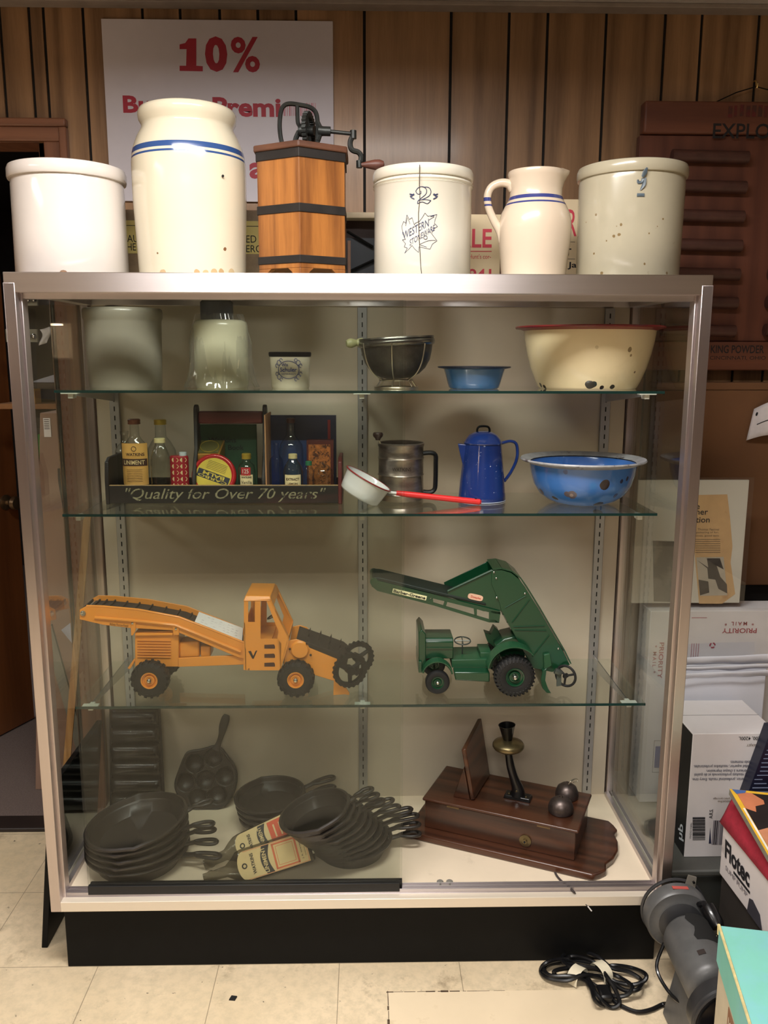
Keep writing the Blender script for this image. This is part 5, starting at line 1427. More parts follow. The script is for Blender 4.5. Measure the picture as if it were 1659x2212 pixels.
# curved mudguards
def guard(cxp, cyp, rp, a0, a1, Y0_, Y1_, th=.0025, m=M_gr2):
    c = at(cxp, cyp, Y=Y0_); r = rp*k; mb = MB(); n = 16
    ring = [(c.x+r*math.cos(a), c.z+r*math.sin(a)) for a in [math.radians(a0+(a1-a0)*i/n) for i in range(n+1)]]
    rin = [(c.x+(r-th)*math.cos(a), c.z+(r-th)*math.sin(a)) for a in [math.radians(a0+(a1-a0)*i/n) for i in range(n+1)]]
    for i in range(n):
        mb.hexa([V((ring[i][0], Y0_, ring[i][1])), V((ring[i+1][0], Y0_, ring[i+1][1])), V((ring[i+1][0], Y1_, ring[i+1][1])), V((ring[i][0], Y1_, ring[i][1]))],
                [V((rin[i][0], Y0_, rin[i][1])), V((rin[i+1][0], Y0_, rin[i+1][1])), V((rin[i+1][0], Y1_, rin[i+1][1])), V((rin[i][0], Y1_, rin[i][1]))])
    return mb.build('mudguard', m, t, smooth=50)
for y0, y1 in ((.176, .206), (.306, .336)): guard(945, 1462, 34, 10, 165, y0, y1)
for y0, y1 in ((.162, .206), (.312, .356)): guard(1110, 1452, 56, 42, 172, y0, y1)
mb = MB(); plate(mb, [(976, 1426), (1064, 1424), (1064, 1442), (976, 1442)], NY2, FY2-NY2); mb.build('platform', M_gr2, t, bevel=.001)
mb = MB(); plate(mb, [(981, 1452), (1058, 1452), (1058, 1474), (984, 1470)], .172, .036); mb.build('running_board', M_gr, t, bevel=.003)
mb = MB(); plate(mb, [(1038, 1410), (1062, 1410), (1064, 1430), (1037, 1430)], NY2+.01, .07); mb.build('seat_base', M_gr2, t, bevel=.001)
p = at(999, 1384, Y=.25); TT = Matrix.Translation(p) @ Matrix.Rotation(math.radians(10), 4, 'X')
M_gun = mat('gunmetal_grey', (92, 98, 92), .35, .6, .1)
MB().tube([TT @ V((.021*math.cos(a), .021*math.sin(a), 0)) for a in [i*PI/12 for i in range(24)]], .0018, 6, True).tube([TT @ V((-.02, 0, 0)), TT @ V((.02, 0, 0))], .0014, 5).tube([TT @ V((0, -.02, 0)), TT @ V((0, .02, 0))], .0014, 5).tube([p, V((p.x, p.y, at(999, 1428, Y=.25).z))], .002, 6).build('steering_wheel', M_gun, t)
mb = MB(); plate(mb, [(1047, 1367), (1060, 1371), (1068, 1355), (1077, 1362), (1084, 1386), (1070, 1400), (1053, 1386)], .262, .03); mb.build('seat_bracket', M_gr2, t, bevel=.001)
mb = MB(); plate(mb, [(1070, 1395), (1090, 1380), (1125, 1372), (1135, 1420), (1080, 1420)], .22, .08); mb.build('engine_cover', M_gr, t, bevel=.003)
# elevator tower: two side sheets, a spine along the upper edge, buckets inside
tow = [(1062, 1232), (1083, 1231), (1104, 1237), (1122, 1252), (1134, 1268), (1162, 1313), (1216, 1406), (1231, 1436), (1193, 1452), (1150, 1443), (1083, 1319), (1079, 1302), (1062, 1262)]
for y in (NY2, FY2-.003):
    mb = MB(); mb.prism([p+V((0, y-NY2, 0)) for p in poly(tow, NY2)], (0, .003, 0)); o = mb.build('tower_side', M_gr, t, bevel=.0008)
    if y == NY2: tower = o
sp = poly([(1064, 1231), (1083, 1229), (1105, 1235), (1124, 1250), (1136, 1267), (1164, 1312), (1218, 1405), (1232, 1434)], NY2)
mb = MB()
for a, b in zip(sp, sp[1:]):
    n_ = (b-a).cross(V((0, 1, 0))).normalized()
    if n_.z < 0: n_ = -n_
    mb.hexa([a+V((0, -.002, 0)), b+V((0, -.002, 0)), b+V((0, FY2-NY2+.002, 0)), a+V((0, FY2-NY2+.002, 0))], [p+n_*.003 for p in (a+V((0, -.002, 0)), b+V((0, -.002, 0)), b+V((0, FY2-NY2+.002, 0)), a+V((0, FY2-NY2+.002, 0)))])
mb.build('tower_cover', M_gr, t, smooth=30)
up = poly([(1084, 1322), (1150, 1440)], NY2+.012)
mb = MB()
for i in range(7):
    p = up[0].lerp(up[1], (i+.3)/7); mb.box(p.x-.002, p.x+.020, NY2+.012, FY2-.012, p.z-.002, p.z+.012)
mb.build('buckets', M_gr, t, bevel=.001)
rg = MB()
for a, b in (((1091, 1313), (1136, 1287)), ((1106, 1345), (1144, 1295)), ((1109, 1354), (1177, 1352)), ((1112, 1361), (1180, 1362)), ((1150, 1418), (1187, 1371))):
    rg.tube(poly([a, b], NY2-.0008), .0015, 6)
rg.build('pressed_ribs', M_gr, tower)
rv = MB()
for px, py in ((1067, 1236), (1072, 1249), (1073, 1291), (1134, 1282), (1206, 1401)):
    p = at(px, py, Y=NY2-.001); rv.ball(p, .0030, 10)
rv.build('rivets', M_steel, tower)
# conveyor boom and its hopper side
hop = [(966, 1279), (1062, 1233), (1080, 1300), (1083, 1318), (1075, 1330), (969, 1290)]
for y in (NY2+.004, FY2-.008):
    mb = MB(); mb.prism([p+V((0, y-NY2, 0)) for p in poly(hop, NY2)], (0, .003, 0)); o = mb.build('hopper_side', M_gr, t, bevel=.0006)
    if y < .25: hopn = o
mb = MB(); mb.tube(poly([(967, 1277), (1063, 1232)], NY2+.003), .0032, 6); mb.build('hopper_rib', M_gr, hopn)
def boom(Yp):
    d = V((0, Yp-NY2, 0)); mb = MB()
    for pts in ([(801, 1256), (806, 1253), (812, 1253), (925, 1281), (1056, 1314), (1080, 1320), (1081, 1327), (1056, 1322), (930, 1291), (926, 1298), (803, 1267)], [(803, 1266), (926, 1297), (935, 1291), (936, 1301), (1058, 1338), (1078, 1338), (1078, 1345), (1056, 1344), (935, 1307), (815, 1276)],
                [(960, 1299), (966, 1300), (963, 1310), (957, 1308)], [(1023, 1314), (1030, 1316), (1030, 1332), (1025, 1331)], [(1056, 1318), (1081, 1322), (1078, 1345), (1056, 1343)]):
        mb.prism([p+d for p in poly(pts, NY2)], (0, .003, 0))
    return mb
bm_n = boom(NY2-.002).build('boom_side', M_gr, t)
boom(FY2-.006).build('boom_side', M_gr, t)
bp = poly([(800, 1252), (806, 1247), (822, 1248), (966, 1283), (1050, 1303), (1050, 1308), (966, 1290), (815, 1256)], NY2+.002)
mb = MB().prism(bp, (0, FY2-NY2-.008, 0)); mb.build('conveyor_belt', mat('black_green_belt', (20, 34, 26), .6), t, bevel=.002)
p = at(808, 1257, Y=NY2-.003); MB().cyl((p.x, NY2-.004, p.z), (p.x, FY2, p.z), .010, None, 18).build('end_roller', M_gr, t)
d_ = (at(920, 1287, Y=NY2)-at(847, 1270, Y=NY2)).normalized(); n_ = V((-d_.z, 0, d_.x)); YL = NY2-.0028
o_ = at(847, 1280, Y=YL)
fs_ = flat(o_, d_, n_)
sw, sh_ = 74*k, 9.5*k
st = MB(); st.v = [fs_(0, 0), fs_(sw, 0), fs_(sw, sh_), fs_(0, sh_)]; st.f = [(0, 1, 2, 3)]
st = MB().hexa([fs_(0, 0), fs_(sw, 0), fs_(sw, sh_), fs_(0, sh_)], [fs_(0, 0)-V((0, .0004, 0)), fs_(sw, 0)-V((0, .0004, 0)), fs_(sw, sh_)-V((0, .0004, 0)), fs_(0, sh_)-V((0, .0004, 0))]).build('sticker', mat('pale_yellow_sticker', (226, 222, 176), .5, 0, .05), bm_n)
letters('lettering', 'Barber-Greene', M_ink, st, (lambda u, v: fs_(sw*.03+u, sh_*.14+v)-V((0, .0007, 0))), w=sw*.94, h=sh_*.72, bold=.03)
o_ = at(1027, 1290, Y=NY2+.003); a_ = math.radians(-13)
st = MB(); pts = []
for i in range(28):
    a = 2*PI*i/28; c, s_ = math.cos(a), math.sin(a)
    x_ = 16.5*k*(abs(c)**.45)*(1 if c > 0 else -1); z_2 = 6.5*k*(abs(s_)**.7)*(1 if s_ > 0 else -1)
    pts.append(V((o_.x+x_*math.cos(a_)-z_2*math.sin(a_), o_.y, o_.z+x_*math.sin(a_)+z_2*math.cos(a_))))
st.prism(pts, (0, -.0005, 0)); st = st.build('oval_sticker', mat('pale_pink_sticker', (216, 176, 150), .5), hopn)
letters('lettering', 'Doepke', mat('red_sticker_ink', (190, 60, 40), .5), st, (lambda u, v: flat(o_+V((-.012*1, -.0009, .002)), (math.cos(a_), 0, math.sin(a_)), (-math.sin(a_), 0, math.cos(a_)))(u, v-.004)), w=22*k, h=6*k, bold=.01)
# foot of the elevator
mb = MB(); plate(mb, [(1175, 1415), (1188, 1412), (1192, 1438), (1176, 1447)], NY2-.010, .01); mb.build('foot_bracket', M_gr2, t, bevel=.001)
bl = poly([(1172, 1450), (1181, 1444), (1178, 1470), (1184, 1488), (1191, 1498), (1181, 1497), (1172, 1487), (1168, 1470)], NY2-.012)
MB().prism(bl, (0, .09, 0)).build('scoop_blade', M_gr, t, bevel=.001)
c_ = at(1222, 1460, Y=NY2-.012); c_.z = max(c_.z, S3+.031)
T = Matrix.Translation(c_) @ Matrix.Rotation(math.radians(-38), 4, 'Z') @ Matrix.Rotation(PI/2, 4, 'X')
g = MB().tube([T @ V((.027*math.cos(a), .027*math.sin(a), 0)) for a in [i*PI/14 for i in range(28)]], .0034, 8, True)
for a in (.4, 2.5, 4.6): g.cyl((0, 0, 0), (.027*math.cos(a), .027*math.sin(a), 0), .003, None, 8, T)
g.cyl((0, 0, -.006), (0, 0, .006), .006, None, 12, T)
g.build('feed_wheel', M_rub, t)
p = at(1203, 1453, Y=NY2-.02)
MB().turned(p+V((-.006, 0, .006)), p+V((.014, -.002, -.004)), [(0, 0), (.008, .001), (.008, .014), (.005, .02), (0, .021)], 14).prism([p+V((.0, 0, 0)), p+V((.012, 0, -.004)), p+V((.012, -.004, -.034)), p+V((.000, -.004, -.036))], (0, .004, 0)).build('feed_blade', M_gun, t)
# ================================================================ on the floor of the case
def at_plane(px, py, P, n):
    d = RX*((px-829.5)/FPX) + UX*((1106-py)/FPX) + FX
    n = V(n); t = (V(P)-CAM).dot(n)/d.dot(n)
    return CAM+d*t

M_ski = mat('grey_black_skillet_iron', (44, 39, 35), .40, .1, .15, 10, bump=.05, bscale=120, spec=.5)
def skillet(name, label, C, r, az, hl, dep=.048, group=None, tilt=0):
    """cast iron frying pan: C = middle of its foot; az = where the handle points; hl = handle length beyond the rim"""
    t = thing(name, label, 'frying pan', C, az, group)
    if tilt: t.rotation_euler = (0, -tilt, az)
    rb = r*.80
    pr = [(0, 0), (rb-.004, 0), (rb, .003), (r*.92, dep*.68), (r*.965, dep-.009), (r+.001, dep-.0075), (r+.003, dep-.005), (r+.003, dep-.001), (r, dep+.001), (r-.004, dep+.001), (r-.006, dep-.002), (r*.93, dep*.7), (rb-.004, .007), (0, .006)]
    mb = MB().lathe(pr, 56)
    for i, p in enumerate(mb.v):                       # pouring lips on both sides
        a = math.atan2(p.y, p.x); f = max(0, 1-abs(abs(a)-PI/2)/.16)
        if f > 0 and p.z > dep*.6: mb.v[i] = V((p.x, p.y*(1+.05*f), p.z))
    mb.build('pan', M_ski, t, world=False, smooth=50)
    # handle: a neck, then a long loop with an open eye
    z = dep-.008; x0 = r-.004; x1 = r+hl
    hb = MB()
    hb.tube([(x0-.004, 0, z-.004), (x0+.012, 0, z-.001), (x0+hl*.34, 0, z+.004)], [.012, .0085, .0085], 10, k=3, flat=.6, up=(0, 0, 1))
    w_ = .0125; a0, a1 = x0+hl*.34, x1-.006
    loop = [(a0-.004, 0, z+.004), (a0+.012, w_*.62, z+.005), (a1-.022, w_*.9, z+.006), (a1-.006, w_*.7, z+.006), (a1, 0, z+.006), (a1-.006, -w_*.7, z+.006), (a1-.022, -w_*.9, z+.006), (a0+.012, -w_*.62, z+.005)]
    hb.tube(loop, .0056, 8, True, k=4, flat=.8)
    hb.build('handle', M_ski, t, world=False, smooth=60)
    return t
ORD = ['top', 'second', 'third', 'fourth', 'fifth', 'sixth', 'seventh', 'eighth', 'lowest']
# stack beside the ridged pan
G1 = 'frying pans in the stack beside the ridged pan'
n = 5; dz = .0165; TL = (0, 2, 4, 6, 8.5)
ct = at(300, 1770, Z=ZF+.045+.085); cb = at(300, 1860, Z=ZF)
for i in range(n):
    f = i/(n-1); lv = n-1-i
    c = cb.lerp(V((ct.x, ct.y, 0)), f); c.z = ZF+.0003+i*dz+.125*math.sin(math.radians(TL[i]))
    lab = ['lowest pan on the case floor', 'second pan from the case floor', 'third pan from the case floor', 'fourth pan from the case floor', 'topmost pan'][i]
    skillet('frying_pan', 'frying pan in the wide stack by the ridged pan, '+lab, c, .131-.0005*i, math.radians((-14, -8, -4, -8, 12)[i]), (.106, .090, .082, .084, .072)[i], .047, G1, tilt=math.radians(TL[i]))
# small stack at the back
n = 4; ct = at(585, 1712, Z=ZF+.045+3*dz)
for i in range(n):
    c = V((ct.x+.004*(n-1-i), ct.y-.006*(n-1-i), ZF+.0003+i*dz))
    e = at((726, 730, 729, 729)[i], (1735, 1718, 1702, 1685)[i], Z=c.z+.045)
    az = math.atan2(e.y-c.y, e.x-c.x); hl = (V((e.x, e.y, 0))-V((c.x, c.y, 0))).length-.098
    lab = ['lowest of the four', 'second from the bottom', 'third from the bottom', 'top one'][i]
    skillet('frying_pan', 'small frying pan in the short stack by the back panel, '+lab, c, .098, az, min(.11, max(.07, hl)), .043, 'frying pans in the short stack by the back panel', tilt=math.radians(1.5*i))
# tall fanned stack beside the telephone
ends = [(912, 1800), (912, 1779), (910, 1760), (898, 1746), (874, 1738), (862, 1722), (828, 1722), (816, 1708), (813, 1693)]
n = 9; dz2 = .0185
cb = at(758, 1838, Z=ZF); ct = at(690, 1742, Z=ZF+.045+8*dz2)
for i in range(n):
    f = i/(n-1); c = cb.lerp(V((ct.x, ct.y, 0)), f); c.z = ZF+.0003+i*.0138+.108*math.sin(math.radians(2.1*i))
    r = .109-.018*f
    e = at(*ends[i], Z=c.z+.045+.19*math.sin(math.radians(2.1*i)))
    az = math.atan2(e.y-c.y, e.x-c.x); hl = (V((e.x, e.y, 0))-V((c.x, c.y, 0))).length-r
    lab = ['lowest on the case floor', 'second from the floor', 'third from the floor', 'fourth from the floor', 'middle pan of nine', 'fourth from the top', 'third from the top', 'second from the top', 'topmost']  [i]
    skillet('frying_pan', 'frying pan in the tall fanned stack by the telephone, '+lab, c, r, az, min(.125, max(.07, hl)), .046, 'frying pans in the tall fanned stack', tilt=math.radians(2.1*i))

# pan with seven round hollows, leaning on the back panel
P0 = V((0, .425, ZF)); nl = V((0, -math.cos(math.radians(13)), math.sin(math.radians(13))))
pl = lambda x, y: at_plane(x, y, P0, nl)
base = pl(443, 1742)
t = thing('dumpling_pan', 'iron pan with seven round hollows and a long handle, leaning on the back panel', 'pan', (base.x, base.y, ZF))
out = [(401, 1632), (412, 1624), (432, 1621), (448, 1617), (462, 1613), (476, 1617), (488, 1632), (503, 1652), (509, 1668), (509, 1690), (503, 1712), (490, 1735), (468, 1748), (440, 1751), (415, 1746), (396, 1730), (383, 1712), (379, 1692), (388, 1664)]
cups = [(421, 1649, 20), (461, 1637, 19), (487, 1677, 20), (444, 1685, 20), (401, 1690, 20), (427, 1723, 20), (469, 1717, 20)]
e1, e2 = V((1, 0, 0)), nl.cross(V((1, 0, 0))); 
if e2.z < 0: e2 = -e2
O_ = pl(444, 1685); kk = mpp(O_)
loc = lambda p: (( p-O_).dot(e1), (p-O_).dot(e2))
o2 = [loc(pl(*p)) for p in out]; c2_ = [(*loc(pl(a, b)), r*kk) for a, b, r in cups]
def inside(x, y):
    c = False
    for (xa_, ya_), (xb_, yb_) in zip(o2, o2[1:]+o2[:1]):
        if (ya_ > y) != (yb_ > y) and x < (xb_-xa_)*(y-ya_)/(yb_-ya_)+xa_: c = not c
    return c
G = 90; x0_, x1_ = min(p[0] for p in o2), max(p[0] for p in o2); y0_, y1_ = min(p[1] for p in o2), max(p[1] for p in o2)
vid = {}; mb = MB()
def gp(i, j):
    if (i, j) not in vid:
        x, y = x0_+(x1_-x0_)*i/G, y0_+(y1_-y0_)*j/G; d = 0
        for cx_, cy_, r_ in c2_:
            q_ = math.hypot(x-cx_, y-cy_)/r_
            if q_ < 1: d = max(d, .022*math.sqrt(max(0, 1-q_*q_)))
        vid[(i, j)] = len(mb.v); mb.v.append(O_+e1*x+e2*y-nl*d)
    return vid[(i, j)]
for i in range(G):
    for j in range(G):
        if inside(x0_+(x1_-x0_)*(i+.5)/G, y0_+(y1_-y0_)*(j+.5)/G): mb.f.append((gp(i, j), gp(i+1, j), gp(i+1, j+1), gp(i, j+1)))
mb.build('hollowed_plate', M_ski, t, smooth=70, fix=False)
rim = [O_+e1*x+e2*y-nl*.003 for x, y in o2]
MB().tube(rim, .0045, 8, True, k=3, up=nl).build('rim', M_ski, t)
MB().prism([O_+e1*x*.97+e2*y*.97-nl*.026 for x, y in o2], nl*-.004).build('back_plate', M_ski, t)
hp = [pl(*p) for p in ((466, 1620), (472, 1606), (478, 1588), (482, 1570), (487, 1553), (490, 1544))]
MB().tube(hp, [.013, .008, .0085, .0125, .0125, .008], 10, k=3, flat=.5, up=nl).build('handle', M_ski, t)
MB().tube([pl(482, 1578)+nl*.004, pl(489, 1550)+nl*.004], .0035, 8, flat=.5, up=nl).build('handle_slot', M_slot, t)

# ridged roll pan standing in the back corner
A, B = at(232, 1532, Y=.470), at(343, 1531, Y=.470); D_, E_ = at(243, 1714, Y=.418), at(353, 1712, Y=.418)
A = at(215, 1532, Y=.470); D_ = at(226, 1714, Y=.418); A.x = max(A.x, -.737); D_.x = max(D_.x, -.737); D_.z = E_.z = ZF+.008
t = thing('roll_pan', 'black iron roll pan with long rounded ridges standing in the back corner', 'pan', ((D_.x+E_.x)/2, .43, ZF))
nn_ = (B-A).cross(D_-A).normalized()
if nn_.y > 0: nn_ = -nn_
def gem(u, v):
    p = A.lerp(B, u).lerp(D_.lerp(E_, u), v)
    f = (v*6) % 1.0; e_ = min(1, min(u, 1-u)/.10)
    h_ = .024*math.sqrt(max(0, 1-(2*f-1)**2))*math.sqrt(max(0, 1-(1-e_)**2))
    return p+nn_*h_
MB().grid(gem, 40, 96).build('ridged_face', mat('glossy_black_iron', (12, 12, 12), .22, 0, .1, 30, spec=.5, coat=.3), t, smooth=70, fix=False)
MB().hexa([A, B, E_, D_], [p-nn_*.012 for p in (A, B, E_, D_)]).build('back', M_ski, t)
MB().tube([A, B, E_, D_], .005, 8, True).build('edge', M_ski, t)

# two flat liniment bottles lying on their sides
M_dkb_g = glass('smoky_bottle_glass', (.55, .54, .50), (.18, .17, .15), f0=.05)
M_lab = mat('cream_bottle_label', (222, 198, 146), .55, 0, .05, 20)
M_labo = mat('orange_label_frame', (214, 112, 74), .55)
M_labr = mat('orange_label_panel', (218, 92, 58), .55, 0, .06, 30)
M_labk = mat('charcoal_label_band', (46, 46, 46), .55)
def flask(label, O, u, n, wd, L_, th, panel):
    u = V(u).normalized(); n = V(n); n = (n-u*n.dot(u)).normalized(); v = n.cross(u)
    if v.z < 0: v = -v
    O = V(O)
    t = thing('liniment_flask', label, 'bottle', (O+u*L_*.5))
    pt = lambda a, b, c=0: O+u*a+v*b+n*c
    mb = MB(); ns = 26
    prof_ = [(0, .012, .011), (.012, .0125, .011), (.016, .0145, .0125), (.022, .0145, .0125), (.026, .012, .011), (.060, .014, .012), (.078, .026, th*.8), (.092, wd*.47, th), (.105, wd*.5, th), (L_-.006, wd*.5, th), (L_, wd*.46, th*.86)]
    rows = []
    for a, hw, ht in prof_:
        row = []
        for i in range(ns):
            g = 2*PI*i/ns; c, s_ = math.cos(g), math.sin(g)
            row.append(pt(a, wd*.5+hw*(abs(c)**.6)*(1 if c > 0 else -1), -th*.5+ht*.5*(abs(s_)**.6)*(1 if s_ > 0 else -1)))
        rows.append(row)
    for r0 in rows: mb.v += r0
    for i in range(len(rows)-1):
        for j in range(ns): mb.f.append((i*ns+j, i*ns+(j+1) % ns, (i+1)*ns+(j+1) % ns, (i+1)*ns+j))
    mb.f += [tuple(range(ns))[::-1], tuple((len(rows)-1)*ns+j for j in range(ns))]
    mb.build('flask', M_dkb_g, t, smooth=50)
    a0, a1, b0, b1 = .094, L_-.008, wd*.07, wd*.93
    def slab(name, pts, m, c, par):
        return MB().hexa([pt(a, b, c) for a, b in pts], [pt(a, b, c+.0003) for a, b in pts]).build(name, m, par)
    arc = [(a0+.020-.020*math.sin(g), (b0+b1)/2+(b1-b0)/2*math.cos(g)) for g in [i*PI/10 for i in range(11)]]
    lb = slab('label', [(a1, b0), (a1, b1)]+arc, M_lab, .0004, t)
    rt = lambda aa, bb: (lambda x, y: pt(aa-y, bb+x, .0018))      # reads across the bottle, letter tops towards the neck
    em = pt(a0+.018, (b0+b1)/2, .0012)
    MB().tube([em+u*.0055*math.cos(g)+v*.0055*math.sin(g) for g in [i*PI/8 for i in range(16)]], .0016, 6, True).build('emblem', M_labk, lb)
    letters('lettering', 'WATKINS', M_labk, lb, rt(a0+.045, b0+.010), w=b1-b0-.020, h=.009, bold=.02)
    bw = [(a0+.070+.004*math.cos(PI*q/8)*0-(.009*math.sin(PI*q/8)), b0+.002+(b1-b0-.004)*q/8) for q in range(9)]
    slab('label_band', bw+[(a+.020+.010*math.sin(PI*q/8)*0, b) for q, (a, b) in list(enumerate(bw))[::-1]], M_labk, .0008, lb)
    letters('lettering', 'LINIMENT', M_lab, lb, rt(a0+.077, b0+.005), w=b1-b0-.010, h=.0105, bold=.02)
    x0, x1 = a0+.100, a1-.030
    if panel == 'frame':
        for (p, q, r, s_) in ((x0-.005, x0, b0+.004, b1-.004), (x1, x1+.005, b0+.004, b1-.004), (x0-.005, x1+.005, b0+.004, b0+.008), (x0-.005, x1+.005, b1-.008, b1-.004), (x0+.004, x0+.005, b0+.013, b1-.013), (x1-.005, x1-.004, b0+.013, b1-.013), (x0+.004, x1-.004, b0+.012, b0+.013), (x0+.004, x1-.004, b1-.013, b1-.012), (a1-.003, a1-.002, b0+.002, b1-.002), (a0+.02, a1-.002, b0+.001, b0+.002), (a0+.02, a1-.002, b1-.002, b1-.001)):
            slab('label_frame', [(p, r), (q, r), (q, s_), (p, s_)], M_labo, .0008, lb)
    else:
        pn = slab('label_panel', [(x0-.005, b0+.004), (x1+.008, b0+.004), (x1+.008, b1-.004), (x0-.005, b1-.004)], M_labr, .0008, lb)
        for q in range(3): slab('label_lines', [(x0+.008+q*.016, b0+.014), (x0+.012+q*.016, b0+.014), (x0+.012+q*.016, b1-.014), (x0+.008+q*.016, b1-.014)], M_lab, .0012, pn)
    letters('lettering', 'J. R. WATKINS', M_labk, lb, rt(a1-.014, b0+.010), w=b1-b0-.020, h=.0045, bold=.01)
    letters('lettering', 'WINONA, MINN.', M_labk, lb, rt(a1-.006, b0+.016), w=b1-b0-.032, h=.003)
    for q, rr in ((.72, .010), (.30, .007)):
        MB().cyl(pt(L_, wd*q, -th*.5), pt(L_+.003, wd*q, -th*.5), rr, None, 14).build('base_pad', mat('pale_pad', (200, 196, 176), .5), t)
    return t
nB = V((.14, -.86, .46))
flask('smoky flat bottle with a cream liniment label, lying nearest the sliding pane', (-.392, .044, ZF-.019), (.270, .010, .086), nB, .082, .285, .030, 'frame')
flask('smoky flat bottle with an orange panel on its label, lying behind the other liniment bottle', (-.400, .100, ZF-.006), (.245, .030, .108), V((.16, -.74, .66)), .070, .272, .028, 'panel')

# wooden wall telephone lying on its back
A0 = V((.172, .289, ZF)); ang = math.atan2(-.408, .913)
t = thing('wall_telephone', 'antique wooden wall telephone with twin bells lying on its back on the case floor', 'telephone', A0, ang)
M_ph = wood('dark_walnut_telephone', (36, 20, 14), (84, 48, 30), .32, 'X', 1.2, coat=.35)
M_ph2 = wood('dark_walnut_shelf', (40, 22, 15), (90, 52, 32), .32, 'Y', 1.2, coat=.35)
bd = [(.470, -.042), (.486, -.024), (.499, -.004), (.494, .022), (.508, .055), (.514, .0975), (.508, .140), (.494, .173), (.499, .199), (.486, .219), (.470, .237), (-.045, .237), (-.045, -.042)]
MB().prism([(x, y, 0) for x, y in bd], (0, 0, .020)).build('back_board', M_ph, t, world=False, bevel=.005, seg=3)
MB().box(0, .416, 0, .195, .020, .100).build('box', M_ph, t, world=False, bevel=.002)
MB().box(-.006, .424, -.006, .201, .101, .110).build('front_door', M_ph, t, world=False, bevel=.004, seg=3)
for x in (.065, .315): MB().box(x, x+.035, -.003, .0, .096, .101).build('hinge', mat('dull_brass_hinge', (120, 98, 70), .4, .7), t, world=False)
zt_ = ZF+.110
E0, E1 = at(1016, 1729, Z=zt_), at(1058, 1676, Z=zt_)
ex, ey = V((math.cos(ang), math.sin(ang), 0)), V((-math.sin(ang), math.cos(ang), 0))
L0 = (E1-E0).dot(ey); E1 = E0+ey*L0
lean = at(993, 1620, Y=E0.y+.01)-E0
T0 = E0+ex*lean.dot(ex)*.9+V((0, 0, lean.z)); T1 = T0+ey*L0*.98+V((0, 0, .028))
k_ = V((ex.x*.012, ex.y*.012, .004))
MB().hexa([E0, E1, T1, T0], [p+k_ for p in (E0, E1, T1, T0)]).build('writing_shelf', M_ph2, t, bevel=.003)
MB().prism([E0-ex*.001, E0-ex*.05, T0.lerp(E0, .35)-ex*.002], ey*.012).build('shelf_bracket', M_ph, t, bevel=.002)
MB().prism([E1-ex*.001-ey*.012, E1-ex*.05-ey*.012, T1.lerp(E1, .35)-ex*.002-ey*.012], ey*.012).build('shelf_bracket', M_ph, t, bevel=.002)
# transmitter
M_blk = mat('black_japanned_iron', (18, 18, 20), .3, .3, .1, coat=.3)
M_brs = mat('aged_brass', (120, 106, 76), .32, .85, .12)
bp_ = at(1118, 1722, Z=zt_)
bl = MB().hexa([bp_+ex*a+ey*b for a, b in ((-.036, -.020), (.040, -.020), (.040, .016), (-.036, .016))], [bp_+ex*a+ey*b+V((0, 0, .010)) for a, b in ((-.033, -.017), (.037, -.017), (.037, .013), (-.033, .013))])
bl.build('transmitter_base', M_blk, t, bevel=.002)
sc_ = MB()
for a, b in ((-.022, -.010), (.026, -.010)): sc_.ball(bp_+ex*a+ey*b+V((0, 0, .011)), .003, 10)
sc_.ball(bp_+V((0, 0, .026))-ey*.014, .004, 10)
sc_.build('screws', M_brs, t)
Yt = bp_.y
ap = [bp_+V((0, 0, .008)), at(1118, 1703, Y=Yt), at(1110, 1680, Y=Yt), at(1103, 1655, Y=Yt), at(1099, 1630, Y=Yt), at(1098, 1618, Y=Yt)]
MB().tube(ap, [.022, .017, .0125, .0115, .010, .011], 14, k=4).build('transmitter_arm', M_blk, t)
dc = at(1098, 1612, Y=Yt)
MB().turned(dc-V((0, 0, .012)), dc+V((0, 0, .02)), [(0, 0), (.030, .001), (.040, .007), (.043, .012), (.043, .018), (.040, .023), (.026, .028), (.016, .032), (0, .032)], 40).build('transmitter_cup', M_brs, t, smooth=40)
m0 = at(1097, 1602, Y=Yt); m1 = at(1095, 1566, Y=Yt)
hh = (m1-m0).length
MB().turned(m0, m1, [(0, 0), (.014, 0), (.012, .006), (.0135, .010), (.022, hh-.002), (.0235, hh), (.0215, hh), (.012, .014), (0, .012)], 32).build('mouthpiece', M_blk, t, smooth=50)
M_bell = mat('tarnished_bell_metal', (92, 82, 78), .38, .8, .25, 60)
for px, py, r in ((1224, 1722, .032), (1211, 1753, .034)):
    c = at(px, py, Z=zt_)
    MB().lathe([(r*.3, 0), (r*.96, .002), (r, .008), (r*.97, .018), (r*.80, .031), (r*.45, .040), (r*.14, .043), (r*.12, .046), (0, .0465)], 36, c).build('bell', M_bell, t, smooth=50)
h0 = at(1228, 1694, Z=zt_+.045)
MB().tube([h0, at(1233, 1688, Y=h0.y), at(1238, 1684, Y=h0.y+.01), at(1246, 1683, Y=h0.y+.012), at(1247, 1688, Y=h0.y+.01), at(1238, 1690, Y=h0.y+.006)], .0020, 6, k=3).build('hook', M_wire, t)
kc = at_plane(1135, 1815, A0, -ey)
MB().turned(kc, kc-ey*.010, [(.016, 0), (.016, .004), (.006, .005), (.006, .010), (0, .010)], 24).build('crank_hub', M_brs, t)
MB().ball(kc-ey*.0105, .003, 8).build('crank_hole', M_slot, t)
